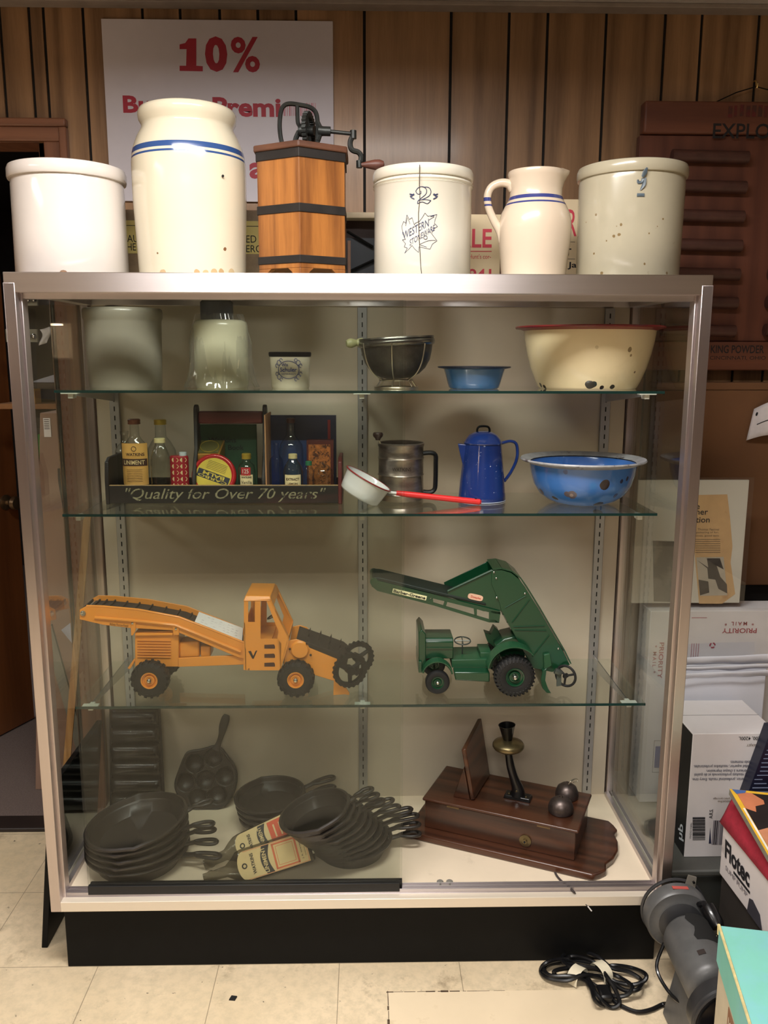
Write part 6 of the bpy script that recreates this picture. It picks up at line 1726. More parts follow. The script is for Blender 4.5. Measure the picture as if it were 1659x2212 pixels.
solo(MB().tube([at(1199, 1885, Z=ZF+.006), at(1206, 1896, Z=ZF+.004), at(1218, 1908, Z=ZF+.003), at(1232, 1919, Z=ZF+.004), at(1241, 1928, Z=ZF+.006)], .0028, 8, k=4).tube([at(1241, 1928, Z=ZF+.006), at(1252, 1938, Y=.028), at(1262, 1950, Y=.004), at(1273, 1962, Y=-.004)], .0011, 6, k=3), 'telephone_cord', mat('grey_cloth_cord', (60, 52, 52), .8), 'thin frayed grey cord trailing from the wooden telephone over the door track', 'cord', tuple(at(1218, 1908, Z=ZF))).data.materials.append(M_paper)
p0, p1 = at(1270, 1958, Y=-.003), at(1278, 1968, Y=-.004)
MB().tube([p0, p1], .0016, 6).build('cord_tip', M_paper, bpy.data.objects['telephone_cord'])
c = at(961, 1911, Z=ZF)
t = thing('cabinet_catch', 'small clear strip with two grey rubber pads on the case floor', 'catch', c)
MB().box(c.x-.019, c.x+.019, c.y-.007, c.y+.007, ZF+.0003, ZF+.003).build('strip', mat('yellowed_clear_strip', (206, 194, 140), .3), t, bevel=.001)
for dx in (-.012, .012): MB().lathe([(0, .003), (.0085, .003), (.0085, .008), (.006, .010), (0, .010)], 20, (c.x+dx, c.y+.002, ZF)).build('rubber_pad', mat('grey_rubber_pad', (128, 124, 116), .5), t)
# ================================================================ beside the case, towards the panelled wall
def qpanel(name, m, parent, pts, d, **kw):
    return MB().prism(pts, d).build(name, m, parent, **kw)
M_tote = mat('dark_grey_plastic', (50, 52, 50), .5, 0, .1, 10)
t = thing('storage_tote', 'dark grey plastic tote on the floor under the printer carton', 'tote', (1.22, .34, 0))
MB().hexa([V(p) for p in ((.83, .12, 0), (1.66, .12, 0), (1.66, .60, 0), (.83, .60, 0))], [V(p) for p in ((.805, .10, .195), (1.69, .10, .195), (1.69, .62, .195), (.805, .62, .195))]).build('tub', M_tote, t, bevel=.008)
MB().box(.795, 1.70, .09, .63, .196, .213).build('lid', mat('grey_tote_lid', (84, 84, 80), .5, 0, .08), t, bevel=.005)
t = thing('black_cabinet', 'low black cabinet against the panelled wall under the brown carton', 'cabinet', (1.4, .6, .0))
MB().box(1.0, 1.85, .635, .69, .0, .833).build('body', mat('black_cabinet_paint', (24, 22, 22), .6), t, bevel=.003)
# flat brown carton leaning on the wall
a = at(1420, 826, Y=.60)
t = thing('flat_carton', 'large flat brown carton standing against the panelled wall below the dynamite board', 'carton', (1.35, .63, .834))
M_brc = mat('dull_brown_card', (112, 76, 48), .8, 0, .08, 6)
MB().box(a.x, 1.82, .60, .67, .834, a.z-.022).build('carton', M_brc, t, bevel=.003)
MB().box(a.x-.002, 1.822, .598, .672, a.z-.0215, a.z).build('lid', M_brc, t, bevel=.003)
p = at(1434, 851, Y=.599); MB().cyl((p.x, .6, p.z), (p.x, .5992, p.z), .0035, None, 12).build('hole', M_slot, t)
# curled tag on the carton
p0, p1, p2, p3 = at(1632, 884, Y=.585), at(1690, 862, Y=.58), at(1676, 940, Y=.575), at(1614, 952, Y=.585)
t = thing('paper_tag', 'curled white paper tag hanging on the large brown carton', 'tag', tuple(p0))
MB().grid(lambda u, v: p0.lerp(p1, u).lerp(p3.lerp(p2, u), v)+V((0, .010-.02*math.sin(PI*u*.8)-.004*v, .008*math.sin(PI*u))), 14, 6).build('paper', mat('tag_paper', (214, 206, 208), .7), t, solid=.0006, smooth=80)
fnt = lambda u, v: p0.lerp(p1, u).lerp(p3.lerp(p2, u), v)+V((0, .0085-.02*math.sin(PI*u*.8)-.004*v, .008*math.sin(PI*u)))
MB().tube([fnt(.2+.5*i/6, .58-.05*i/6) for i in range(7)], .0012, 5).tube([fnt(.12+.02*math.cos(g), .22+.05*math.sin(g)) for g in [i*PI/4 for i in range(9)]], .0015, 5).build('pen_marks', M_ink, t)

# framed newspaper page
Yn = .455
a, b = at(1380, 1037, Y=Yn), at(1597, 1305, Y=Yn)
ZP = .822
t = thing('newspaper_page', 'newspaper cutting about a summer tradition mounted on white card in a clear sleeve', 'framed print', ((a.x+b.x)/2, Yn+.006, ZP))
M_mat_ = mat('white_mount_card', (214, 210, 198), .6, 0, .03)
cardp = MB().box(a.x, b.x, Yn, Yn+.008, ZP, a.z).build('mount_card', M_mat_, t, bevel=.001)
k = mpp(a)
def scrap(name, pts, m, par, lift):
    return MB().prism([at(x, y, Y=Yn-lift) for x, y in pts], (0, -.0004, 0)).build(name, m, par)
clip = scrap('cutting', [(1465, 1070), (1571, 1068), (1577, 1120), (1582, 1180), (1578, 1215), (1588, 1283), (1560, 1304), (1510, 1304), (1500, 1190), (1466, 1186)], mat('yellowed_newsprint', (206, 170, 122), .75, 0, .06, 30, dirt=((176, 132, 84), 14, .6, .8)), t, .0003)
for s_, y_, w_ in (('A little', 1098, 46), ('summer', 1114, 64), ('tradition', 1131, 68)):
    letters('headline', s_, M_ink, clip, pxflat(1466, y_+(4 if s_ == 'A little' else 0)-2, Yn, .0014), w=w_*k, h=(13 if s_ != 'summer' else 9)*k, bold=.012)
M_news = mat('grey_newsprint_text', (120, 104, 84), .8)
for j in range(3): letters('sub_headline', ('St. Thomas Festival', 'a gathering of fun,', 'games, good eats')[j], M_news, clip, pxflat(1498, 1146+j*7, Yn, .0014), w=56*k, h=5*k)
for j in range(7):
    p, q_ = at(1502, 1166+j*4.6, Y=Yn-.001), at(1556, 1166+j*4.6, Y=Yn-.001); MB().box(p.x, q_.x, Yn-.0012, Yn-.0008, p.z, p.z+.0015).build('text_line', M_news, clip)
M_phd = mat('dark_halftone', (66, 62, 58), .7, 0, .5, 40)
ph = scrap('photograph', [(1410, 1168), (1474, 1170), (1470, 1301), (1412, 1299)], mat('grey_halftone_photo', (104, 100, 92), .6, 0, .55, 18, dirt=((52, 50, 48), 12, .45, .55)), t, .0006)
ph = scrap('photograph', [(1504, 1204), (1563, 1203), (1571, 1286), (1512, 1287)], mat('pale_halftone_photo', (184, 176, 160), .6, 0, .1, 30), clip, .0009)
scrap('photo_tone', [(1506, 1210), (1530, 1226), (1527, 1206), (1555, 1206), (1563, 1230), (1548, 1222), (1556, 1246), (1570, 1262), (1571, 1282), (1552, 1272), (1545, 1252), (1530, 1250), (1528, 1228)], M_phd, ph, .0014)
scrap('photo_tone', [(1509, 1252), (1530, 1256), (1532, 1280), (1512, 1286)], M_phd, ph, .0014)
M_slv = glass('clear_sleeve', (.97, .97, .97), f0=.05, haze=.01)
MB().box(a.x-.010, b.x+.012, Yn-.004, Yn-.0034, ZP, a.z+.008).build('clear_sleeve', M_slv, t, smooth=0)

# flat-rate carton sealed in plastic
Yp = .43
a, b = at(1406, 1320, Y=Yp), at(1700, 1740, Y=Yp)
zb = .214
t = thing('mailing_carton', 'white mailing carton with red upside down lettering, wrapped in clear plastic', 'carton', ((a.x+b.x)/2, Yp+.05, zb))
M_pm = mat('white_mailer_card', (226, 222, 224), .55, 0, .03)
M_pmr = mat('mailer_red_ink', (164, 50, 70), .6)
bx = MB().box(a.x, b.x+.1, Yp, Yp+.10, zb, a.z).build('carton', M_pm, t, bevel=.002)
MB().box(a.x-.014, b.x+.12, Yp-.006, Yp-.0055, zb, a.z+.009).box(a.x-.014, a.x-.0135, Yp-.006, Yp+.11, zb, a.z+.009).build('plastic_wrap', M_slv, t, smooth=0)
k = mpp(a)
for x0, x1 in ((1449, 1456), (1481, 1486)):
    p, q_ = at(x0, 1322, Y=Yp), at(x1, 1322, Y=Yp); MB().box(p.x, q_.x, Yp-.0008, Yp-.0001, zb+.12, a.z-.001).build('red_stripe', M_pmr, bx)
updown = lambda px, py, Y: (lambda u, v: flat(at(px, py, Y=Y-.0012), (-1, 0, 0), (0, 0, -1))(u, v))
letters('lettering', 'PRIORITY', M_pmr, bx, updown(1635, 1357, Yp), w=76*k, h=11*k, bold=.012)
letters('lettering', '* MAIL *', M_pmr, bx, updown(1629, 1343, Yp), w=64*k, h=9*k, bold=.008, space=1.5)
side_ = lambda px, py, Y: (lambda u, v: flat(at(px, py, Y=Y-.0012), (0, 0, -1), (1, 0, 0))(u, v))
letters('lettering', 'PRIORITY', M_pmr, bx, side_(1425, 1388, Yp), w=82*k, h=10*k, bold=.012)
letters('lettering', '* MAIL *', M_pmr, bx, side_(1412, 1394, Yp), w=64*k, h=8*k, bold=.008, space=1.5)
c = at(1539, 1394, Y=Yp-.001)
rc = MB()
for i in range(3):
    g0 = i*2*PI/3; rc.tube([c+V((.0072*math.cos(g0+j*.38), 0, .0072*math.sin(g0+j*.38))) for j in range(5)], [.0022, .0022, .0022, .0026, .0006], 5, flat=.3, up=(0, 1, 0))
rc.build('recycling_mark', M_pmr, bx)
M_fine = mat('pale_red_fine_print', (190, 128, 138), .6)
for j, x in enumerate((1494, 1499, 1504, 1509)):
    p = at(x, 1390, Y=Yp-.0008); q_ = at(x, 1422, Y=Yp-.0008); MB().box(p.x, p.x+.0016, Yp-.0009, Yp-.0004, q_.z, p.z).build('fine_print', M_fine, bx)
p, q_ = at(1494, 1335, Y=Yp), at(1527, 1335, Y=Yp); MB().box(p.x, q_.x, Yp-.0009, Yp-.0004, p.z, p.z+.002).build('fine_print', M_fine, bx)
p, q_ = at(1413, 1600, Y=Yp), at(1428, 1668, Y=Yp)
MB().box(p.x, p.x+.0006, Yp-.0009, Yp-.0004, q_.z, p.z).box(p.x, q_.x, Yp-.0009, Yp-.0004, p.z, p.z+.0006).box(p.x, q_.x, Yp-.0009, Yp-.0004, q_.z, q_.z+.0006).build('address_box', M_ink, bx)
for j in range(2):
    g0, g1 = at(1416+j*6, 1612, Y=Yp), at(1419+j*6, 1658, Y=Yp); MB().box(g0.x, g1.x, Yp-.0009, Yp-.0004, g1.z, g0.z).build('blue_print', mat('blue_print', (92, 104, 160), .6), bx)

# printer toner carton
ZTOTE = .2132
xl, xr, yf, yk, zt = .852, 1.075, .15, .365, .563
t = thing('toner_carton', 'white toner carton with upside down printing and black sides', 'carton', ((xl+xr)/2, (yf+yk)/2, ZTOTE))
M_hpw = mat('white_glossy_card', (232, 226, 226), .4, 0, .02)
M_hpk = mat('black_carton_side', (18, 18, 20), .4, 0, .1)
body = MB().box(xl, xr, yf, yk, ZTOTE, zt).build('carton', M_hpw, t, bevel=.0015)
MB().box(xl-.0006, xl-.0001, yf+.001, yk-.001, ZTOTE+.001, zt-.003).build('black_side', M_hpk, body)
MB().box(xl, xr, yf+.113, yf+.1142, zt, zt+.0004).build('flap_seam', mat('seam_shadow', (90, 84, 84), .8), body)
k = mpp((xl+.1, yf, .45))
M_nv = mat('navy_carton_print', (40, 42, 74), .6)
for s_, px, py, w_, h_, m_ in (('4200, 4200L', 1648, 1590, 52, 9, M_ink), ('LASERJET', 1643, 1606, 30, 6, M_news), ('HP', 1653, 1606, 8, 6, M_news), ('En todo momento.', 1630, 1643, 53, 7, M_nv), ('Calidad superior, resultados profesionales.', 1627, 1650, 129, 9, M_nv), ('supérieure à chaque impression.', 1623, 1660, 98, 9, M_nv), ('Des résultats professionnels et de qualité', 1621, 1668, 122, 9, M_nv), ('Superior, professional results. Every time.', 1617, 1678, 123, 9, M_nv),
                                ('laser print cartridge', 1590, 1722, 50, 5, M_news), ('cartouche', 1590, 1729, 40, 5, M_news)):
    letters('lettering', s_, m_, body, updown(px, py, yf), w=w_*k, h=h_*k, bold=.006)
bc = MB(); r_ = random.Random(8); y = 1765
while y < 1815:
    h_ = r_.choice((.6, .6, 1.2, 1.8)); p, q_ = at(1496, y, Y=yf), at(1523, y+h_, Y=yf); bc.box(p.x, q_.x, yf-.0009, yf-.0004, q_.z, p.z); y += h_+r_.choice((.6, 1.0, 1.6))
bc.build('barcode', M_ink, body)
vert = lambda px, py, Y: (lambda u, v: flat(at(px, py, Y=Y-.0012), (0, 0, 1), (-1, 0, 0))(u, v))
letters('lettering', 'A.R.S.', M_ink, body, vert(1539, 1768, yf), w=22*k, h=8*k, bold=.02)
letters('lettering', 'WHZXD19389N', M_ink, body, vert(1493, 1812, yf), w=38*k, h=4*k)
MB().prism([at(1531, 1822, Y=yf), at(1536, 1822, Y=yf), at(1534, 1788, Y=yf)], (0, -.0008, 0)).build('print_wedge', M_nv, body)
for x in (1541, 1545, 1549, 1556, 1561):
    p, q_ = at(x, 1772, Y=yf), at(x+1.3, 1824, Y=yf); MB().box(p.x, q_.x, yf-.0009, yf-.0004, q_.z, p.z).build('fine_print', mat('grey_fine_print', (150, 144, 150), .7), body)
sx = xl-.0014
lg = at(1452, 1772, X=sx)
letters('lettering', 'hp', mat('pale_logo', (206, 214, 222), .5), body, (lambda u, v: V((sx, yf+.048-v, lg.z-.022+u))), w=.05, h=.042, shear=.3, bold=.02)
for j in range(5): MB().tube([V((sx+.0006, yf+.12+j*.012, zt-.02-j*.022)), V((sx+.0006, yf+.17+j*.012, zt-.05-j*.022))], .0012, 4).build('side_stripe', mat('grey_side_stripe', (150, 150, 150), .5), body)

# padded envelopes bundled behind the toner carton
Ye = .385
t = thing('paper_bundle', 'bundle of folded white paper standing behind the toner carton', 'paper bundle', (1.0, Ye+.015, ZTOTE))
a, b = at(1464, 1420, Y=Ye), at(1652, 1500, Y=Ye)
M_env = mat('cool_white_paper', (222, 222, 232), .75, 0, .02)
MB().box(a.x, b.x, Ye, Ye+.026, ZTOTE, a.z-.03).build('sheets', M_env, t, bevel=.004)
rnd = random.Random(5)
def wavy(yoff, z0, z1, x1, amp, seed):
    rr = random.Random(seed); ph_ = rr.uniform(0, 6)
    def fn(u, v):
        x = a.x-.004+(x1-a.x)*u
        return V((x, Ye-yoff-.012*math.sin(PI*v*.6)+amp*math.sin(u*9+ph_)*v*.5, z0+(z1-z0)*v+.010*u+amp*(math.sin(u*17+ph_)*.4+math.sin(u*6+ph_)*.6)*(1-v)))
    return fn
x1 = at(1662, 1440, Y=Ye).x
zz0 = at(1480, 1462, Y=Ye).z
for j, (yo, zl_, zh_) in enumerate(((.016, zz0, zz0+.020), (.010, zz0+.020, zz0+.036), (.003, zz0+.034, zz0+.062))):
    MB().grid(wavy(yo, zl_, zh_, x1, .004, j), 40, 6).build('folded_edge', M_env, t, solid=.0012, smooth=80)

# navy carton leaning at the frame edge
yq = .105
pts = [at(1666, 1575, Y=yq), at(1750, 1570, Y=yq), at(1748, 1745, Y=yq), at(1606, 1740, Y=yq)]
t = thing('navy_carton', 'dark navy carton with rows of tiny pale print beside the toner carton', 'carton', (1.05, yq+.02, min(p.z for p in pts)))
nvc = qpanel('carton', mat('dark_navy_card', (22, 26, 46), .35, 0, .15), t, pts, (0, .04, 0), bevel=.001)
M_pl = mat('pale_blue_print', (130, 140, 168), .6)
r_ = random.Random(2)
for j in range(14):
    y = 1592+j*9; x0 = 1666-(y-1575)*.36; p, q_ = at(x0+2+r_.uniform(0, 6), y, Y=yq), at(min(1740, x0+r_.uniform(18, 60)), y+2.4, Y=yq)
    MB().box(p.x, q_.x, yq-.0008, yq-.0003, q_.z, p.z-.001).build('text_line', M_pl, nvc)

# sump pump carton with cloth and magazine on top
dpx = V((.900-.893, -.195+.002, 0)).normalized()          # along its near side, towards the viewer
F0 = V((.879, -.004, .268)); F0.z = .268
F1 = F0+dpx*.34
nrm = V((-dpx.y, dpx.x, 0)); 
if nrm.x < 0: nrm = -nrm
tp = .128
t = thing('wooden_crate', 'dark crate on the floor supporting the pump carton', 'crate', (1.05, -.18, 0))
cq = [F0+nrm*.006, F1+nrm*.006, F1+nrm*.36, F0+nrm*.36]
MB().hexa([V((p.x, p.y, 0)) for p in cq], [V((p.x, p.y, .267)) for p in cq]).build('crate', mat('dark_crate_wood', (44, 38, 34), .7), t, bevel=.003)
t = thing('pump_carton', 'scuffed white pump carton with a bold slanted brand name on its side', 'carton', tuple((F0+F1)/2))
cq = [F0, F1, F1+nrm*.36, F0+nrm*.36]
M_flo = mat('scuffed_white_card', (214, 206, 204), .6, 0, .05, 8, dirt=((150, 138, 134), 10, .6, .8))
up_ = V((.0, 0, tp))
outw = nrm*-.016
bxf = MB().hexa(cq, [p+up_-outw*-.0+(-outw if False else V((0, 0, 0))) for p in cq]).build('carton', M_flo, t, bevel=.002)
ff = lambda a_, b_: (lambda u, v: F0+dpx*(a_+u)+V((0, 0, b_+v))-nrm*.0012)
M_flk = mat('black_brand_ink', (26, 24, 30), .5)
letters('lettering', 'Flotec', M_flk, bxf, ff(.018, .058), w=.128, h=.046, shear=-.12, bold=.035)
MB().hexa([F0+dpx*.07+V((0, 0, .046))-nrm*.0006, F0+dpx*.15+V((0, 0, .046))-nrm*.0006, F0+dpx*.15+V((0, 0, .052))-nrm*.0006, F0+dpx*.07+V((0, 0, .052))-nrm*.0006], [F0+dpx*.07+V((0, 0, .046))-nrm*.0012, F0+dpx*.15+V((0, 0, .046))-nrm*.0012, F0+dpx*.15+V((0, 0, .052))-nrm*.0012, F0+dpx*.07+V((0, 0, .052))-nrm*.0012]).build('underline', M_flk, bxf)
letters('lettering', 'SUMP PUMP', mat('grey_carton_print', (120, 112, 118), .6), bxf, ff(.03, .030), w=.11, h=.012)
MB().prism([F0+dpx*.145+V((0, 0, 0.0))-nrm*.0008, F0+dpx*.15+V((0, 0, .036))-nrm*.0008, F0+dpx*.165+V((0, 0, .042))-nrm*.0008, F0+dpx*.20+V((0, 0, .03))-nrm*.0008, F0+dpx*.215+V((0, 0, 0))-nrm*.0008], nrm*-.0006).build('pump_picture', mat('charcoal_picture', (54, 52, 60), .6), bxf)
ZC = F0.z+tp
# cloth
def cloth(u, v):
    p = F0+dpx*(-.01+.35*u)+nrm*(-.004+.30*v); h = .060*math.exp(-((v-.18)/.30)**2)+.012+.006*math.sin(u*14+v*5)+.004*math.sin(v*26+u*4)
    if v < .10: h = .004+h*(v/.10)
    return V((p.x, p.y, ZC+h*(.8+.2*math.cos(u*3))))
M_rcl = mat('crimson_cloth', (150, 30, 48), .9, 0, .15, 60, bump=.4, bscale=300)
solo(MB().grid(cloth, 40, 30), 'red_cloth', M_rcl, 'folded crimson cloth on top of the pump carton', 'cloth', tuple(F0+dpx*.16+V((0, 0, tp))), solid=.003, smooth=80)
# magazine
g0, g1 = at(1576, 1704, Z=.508), at(1663, 1854, Z=.470)
g2 = at(1662, 1713, Z=.508); ml = (g1-g0)
g3 = g2+ml
nn2 = (g2-g0).cross(ml).normalized()
if nn2.z < 0: nn2 = -nn2
g2 = g0+(g2-g0)*1.7; g3 = g1+(g2-g0)
t = thing('magazine', 'yellow bordered magazine lying on the crimson cloth', 'magazine', tuple((g0+g1)/2))
MB().hexa([p-nn2*.016 for p in (g0, g1, g3, g2)], [p-nn2*.001 for p in (g0, g1, g3, g2)]).build('pages', mat('grey_page_edges', (128, 124, 112), .7, 0, .1, 60), t)
cov = MB().hexa([p-nn2*.001 for p in (g0, g1, g3, g2)], [p for p in (g0, g1, g3, g2)]).build('cover', mat('yellow_cover_border', (226, 178, 56), .35), t)
def cv(u, v, l): return g0.lerp(g2, u).lerp(g1.lerp(g3, u), v)+nn2*l
def shape(name, pts, m, l): return MB().prism([cv(u, v, l) for u, v in pts], nn2*.0003).build(name, m, cov)
shape('cover_picture', [(.07, .04), (.97, .04), (.97, .96), (.07, .96)], mat('dark_cover_picture', (40, 34, 34), .35, 0, .2), .0004)
shape('cover_picture', [(.07, .04), (.30, .04), (.42, .14), (.40, .20), (.24, .25), (.20, .34), (.07, .30)], mat('warm_cover_picture', (198, 122, 86), .35, 0, .15, 20), .0008)
shape('cover_picture', [(.07, .62), (.25, .56), (.5, .62), (.5, .86), (.07, .9)], mat('pale_cover_picture', (196, 134, 100), .35, 0, .15, 20), .0008)
shape('cover_picture', [(.03, .01), (.24, .01), (.20, .05), (.06, .08)], mat('blue_cover_patch', (74, 104, 160), .35), .0012)
shape('spine_print', [(.03, .30), (.06, .30), (.06, .9), (.03, .9)], mat('white_spine_print', (230, 226, 216), .5), .0008)

# ---------------------------------------------------------------- bench grinder
ga, gb = V((.757, -.060, .196)), V((.750, -.370, .190))
ax = (gb-ga).normalized()
t = thing('bench_grinder', 'grey bench grinder with two wheel guards on the floor by the case corner', 'bench grinder', (ga.x, -.2, 0))
M_gg = mat('grey_hammered_paint', (92, 92, 92), .42, .2, .12, 30, bump=.2, dirt=((60, 52, 48), 12, .62, .8))
M_ggd = mat('dark_grey_guard', (52, 52, 54), .4, .2, .12)
mm = ga.lerp(gb, .5)
m0, m1 = ga+ax*.062, gb-ax*.060
Lm = (m1-m0).length
MB().turned(m0, m1, [(0, 0), (.040, .0), (.052, .008), (.058, .020), (.0585, Lm*.5), (.0585, Lm-.020), (.052, Lm-.008), (.040, Lm), (0, Lm)], 48).build('motor_housing', M_gg, t, smooth=45)
for c, s_ in ((ga, 1), (gb, -1)):
    d = ax*s_
    RR = .078
    gd = MB().turned(c-d*.022, c+d*.030, [(0, 0), (RR*.55, .0), (RR*.60, .004), (RR*.92, .004), (RR, .010), (RR, .040), (RR*.94, .046), (RR*.70, .046), (RR*.60, .052), (0, .052)], 56)
    g = gd.build('wheel_guard', M_gg if s_ > 0 else M_ggd, t, smooth=40)
    MB().turned(c+d*.030, c+d*.032, [(RR*.66, 0), (RR*.66, .001), (RR*.40, .012), (0, .012)], 40).build('guard_face', M_ggd, g, smooth=40)
    if s_ < 0:
        MB().turned(c-d*.025, c-d*.022, [(0, .0), (RR*.84, .0), (RR*.84, .004), (0, .004)], 48).build('guard_cover', mat('black_guard_cover', (24, 24, 28), .4), g)
    MB().tube([c-d*.024+V((0, 0, 0))+(V((math.cos(g_), 0, math.sin(g_)))*RR*.99) for g_ in [i*PI/20 for i in range(40)]], .004, 6, True).build('guard_lip', M_ggd, g)
lb = ga+ax*.012
MB().hexa([V((lb.x-.018, lb.y-.002, lb.z+.0785)), V((lb.x+.020, lb.y-.002, lb.z+.0765)), V((lb.x+.020, lb.y+.008, lb.z+.0765)), V((lb.x-.018, lb.y+.008, lb.z+.0785))], [V((lb.x-.018, lb.y-.002, lb.z+.080)), V((lb.x+.020, lb.y-.002, lb.z+.078)), V((lb.x+.020, lb.y+.008, lb.z+.078)), V((lb.x-.018, lb.y+.008, lb.z+.080))]).build('red_label', mat('faded_red_label', (190, 84, 76), .5), t)
def mcyl(s_, g_, lift=.0008):       # a place on the motor's barrel
    side = V((1, 0, 0)); upv = ax.cross(side).normalized()
    if upv.z < 0: upv = -upv
    return m0+ax*s_+(side*math.sin(g_)+upv*math.cos(g_))*(.0585+lift)
MB().grid(lambda u, v: mcyl(.012+.085*v, -.15+1.05*u-.1*math.sin(v*9)), 16, 6).build('black_plate', M_slot, t, fix=False, smooth=80)
MB().grid(lambda u, v: mcyl(.128+.014*v, -.42+.28*u, .0012), 6, 2).build('worn_mark', mat('rust_dark_mark', (46, 36, 32), .8), t, fix=False)
ped = [V((mm.x-.05, mm.y+.07, .0)), V((mm.x+.05, mm.y+.07, 0)), V((mm.x+.05, mm.y-.09, 0)), V((mm.x-.05, mm.y-.09, 0))]
pet = [V((mm.x-.032, mm.y+.05, .150)), V((mm.x+.032, mm.y+.05, .150)), V((mm.x+.032, mm.y-.07, .150)), V((mm.x-.032, mm.y-.07, .150))]
MB().hexa(ped, pet).build('pedestal', M_gg, t, bevel=.006)
bq = V((.790, -.045, .262))
MB().prism([bq+V((-.012, 0, -.006)), bq+V((.012, -.004, -.01)), bq+V((.016, 0, .022)), bq+V((-.004, 0, .028))], (0, .004, 0)).build('shield_bracket', mat('worn_bracket_steel', (140, 134, 124), .5, .4, .2), t)
for dx, dz in ((0, .0), (.008, .012)): MB().cyl(bq+V((dx, -.006, dz)), bq+V((dx, .0, dz)), .003, None, 10).build('bolt', M_blk, t)
MB().tube([ga+V((.018, -.006, .066)), bq+V((-.004, -.012, -.012)), bq+V((.010, -.04, -.02)), V((.805, -.10, .252))], .008, 8, k=3).build('shield_arm', M_blk, t)
MB().turned(V((.810, -.105, .250)), V((.822, -.150, .222)), [(0, 0), (.016, 0), (.018, .006), (.018, .040), (.015, .050), (0, .050)], 20).build('black_grip', M_blk, t)
MB().tube([V((.716, -.10, .15)), V((.694, -.12, .105)), V((.700, -.16, .085)), V((.716, -.21, .085)), V((.742, -.27, .115)), V((.757, -.30, .132))], .0042, 8, k=5).build('lead', M_blk, t)

# looped black mains lead on the floor
M_cab = mat('black_rubber_lead', (16, 16, 18), .35, 0, .1)
fz = lambda x, y, z: at(x, y, Z=z)
t = thing('mains_lead', 'black mains lead coiled on the floor with two strips of white tape', 'cable', tuple(at(1280, 2110, Z=.0)))
mb = MB()
loops = [
 [(1300, 2088), (1262, 2078), (1215, 2072), (1180, 2080), (1168, 2098), (1182, 2112), (1225, 2118), (1262, 2106), (1310, 2115), (1360, 2128), (1390, 2120), (1395, 2105), (1368, 2092), (1330, 2086)],
 [(1290, 2066), (1250, 2056), (1222, 2060), (1215, 2075), (1240, 2094), (1270, 2106), (1305, 2112), (1350, 2140), (1380, 2136), (1386, 2118), (1360, 2100), (1320, 2090)],
 [(1300, 2096), (1250, 2086), (1200, 2080), (1176, 2092), (1190, 2108), (1240, 2110), (1280, 2126), (1320, 2150), (1352, 2150), (1366, 2132), (1340, 2112)],
 [(1290, 2084), (1262, 2070), (1234, 2066), (1224, 2076), (1250, 2098), (1272, 2116), (1290, 2150), (1318, 2176), (1338, 2168), (1330, 2140), (1310, 2108)],
 [(1304, 2100), (1270, 2092), (1222, 2092), (1196, 2100), (1215, 2114), (1258, 2112), (1276, 2134), (1285, 2160), (1305, 2172), (1316, 2150)]]
for i, lp in enumerate(loops):
    mb.tube([fz(x, y, .006+.0075*((i*3+j) % 4)) for j, (x, y) in enumerate(lp)], .0052, 8, True, k=5)
mb.tube([fz(x, y, .006) for x, y in ((1310, 2150), (1340, 2172), (1375, 2186), (1405, 2182), (1432, 2170))]+[V((.722, -.14, .02))], .0052, 8, k=5)
mb.build('lead', M_cab, t)
M_tape = mat('cream_tape', (222, 212, 186), .6, 0, .1)
for (x, y, dx, dy) in ((1247, 2106, 9, 5), (1299, 2098, 10, -4)):
    c0, c1 = fz(x-dx, y-dy, .016), fz(x+dx, y+dy, .016)
    d = (c1-c0).normalized(); sv = V((-d.y, d.x, 0))
    mid = (c0+c1)/2; d *= .014; sv = sv*.027
    MB().grid(lambda u, v: V((mid.x, mid.y, .004))+d*(2*u-1)+sv*math.sin((2*v-1)*PI/2)+V((0, 0, .031*max(0, math.cos((2*v-1)*PI/2))**.5)), 3, 14).build('tape', M_tape, t, smooth=70)
pg = fz(1306, 2148, .018)
MB().box(pg.x-.016, pg.x+.016, pg.y-.022, pg.y+.022, .008, .030).build('plug', M_cab, t, bevel=.006)

# teal box in the foreground on a pale crate
u_ = (at(1620, 2212, Z=.44)-at(1553, 1998, Z=.44)); u_.z = 0; u_.normalize(); s_ = V((-u_.y, u_.x, 0))
if s_.x < 0: s_ = -s_
c0 = at(1553, 1998, Z=.44)
L_, Wd = .34, .26
def bq_(a0, a1, b0, b1, z): return [V(((c0+u_*a+s_*b).x, (c0+u_*a+s_*b).y, z)) for a, b in ((a0, b0), (a1, b0), (a1, b1), (a0, b1))]
t = thing('teal_box', 'box with a worn teal lid in the foreground by the bench grinder', 'box', tuple(c0+u_*.17+s_*.13-V((0, 0, .24))))
M_teal = mat('worn_teal_card', (128, 200, 184), .6, 0, .08, 5, dirt=((132, 192, 208), 3, .48, .66))
lid_ = MB().hexa(bq_(0, L_, 0, Wd, .362), bq_(0, L_, 0, Wd, .44)).build('lid', M_teal, t, bevel=.003)
body_ = MB().hexa(bq_(.005, L_-.005, .005, Wd-.005, .202), bq_(.005, L_-.005, .005, Wd-.005, .438)).build('box_body', mat('cream_box_card', (206, 194, 168), .65, 0, .06), t)
ed = MB().tube([c0+u_*.002+V((0, 0, .0006)), c0+u_*L_+V((0, 0, .0006))], .0028, 6).tube([c0+V((0, 0, .0006)), c0+V((.001, 0, -.02))], .003, 6)
ed.build('worn_edges', mat('worn_card_edge', (206, 190, 136), .8, 0, .2, 60), lid_)
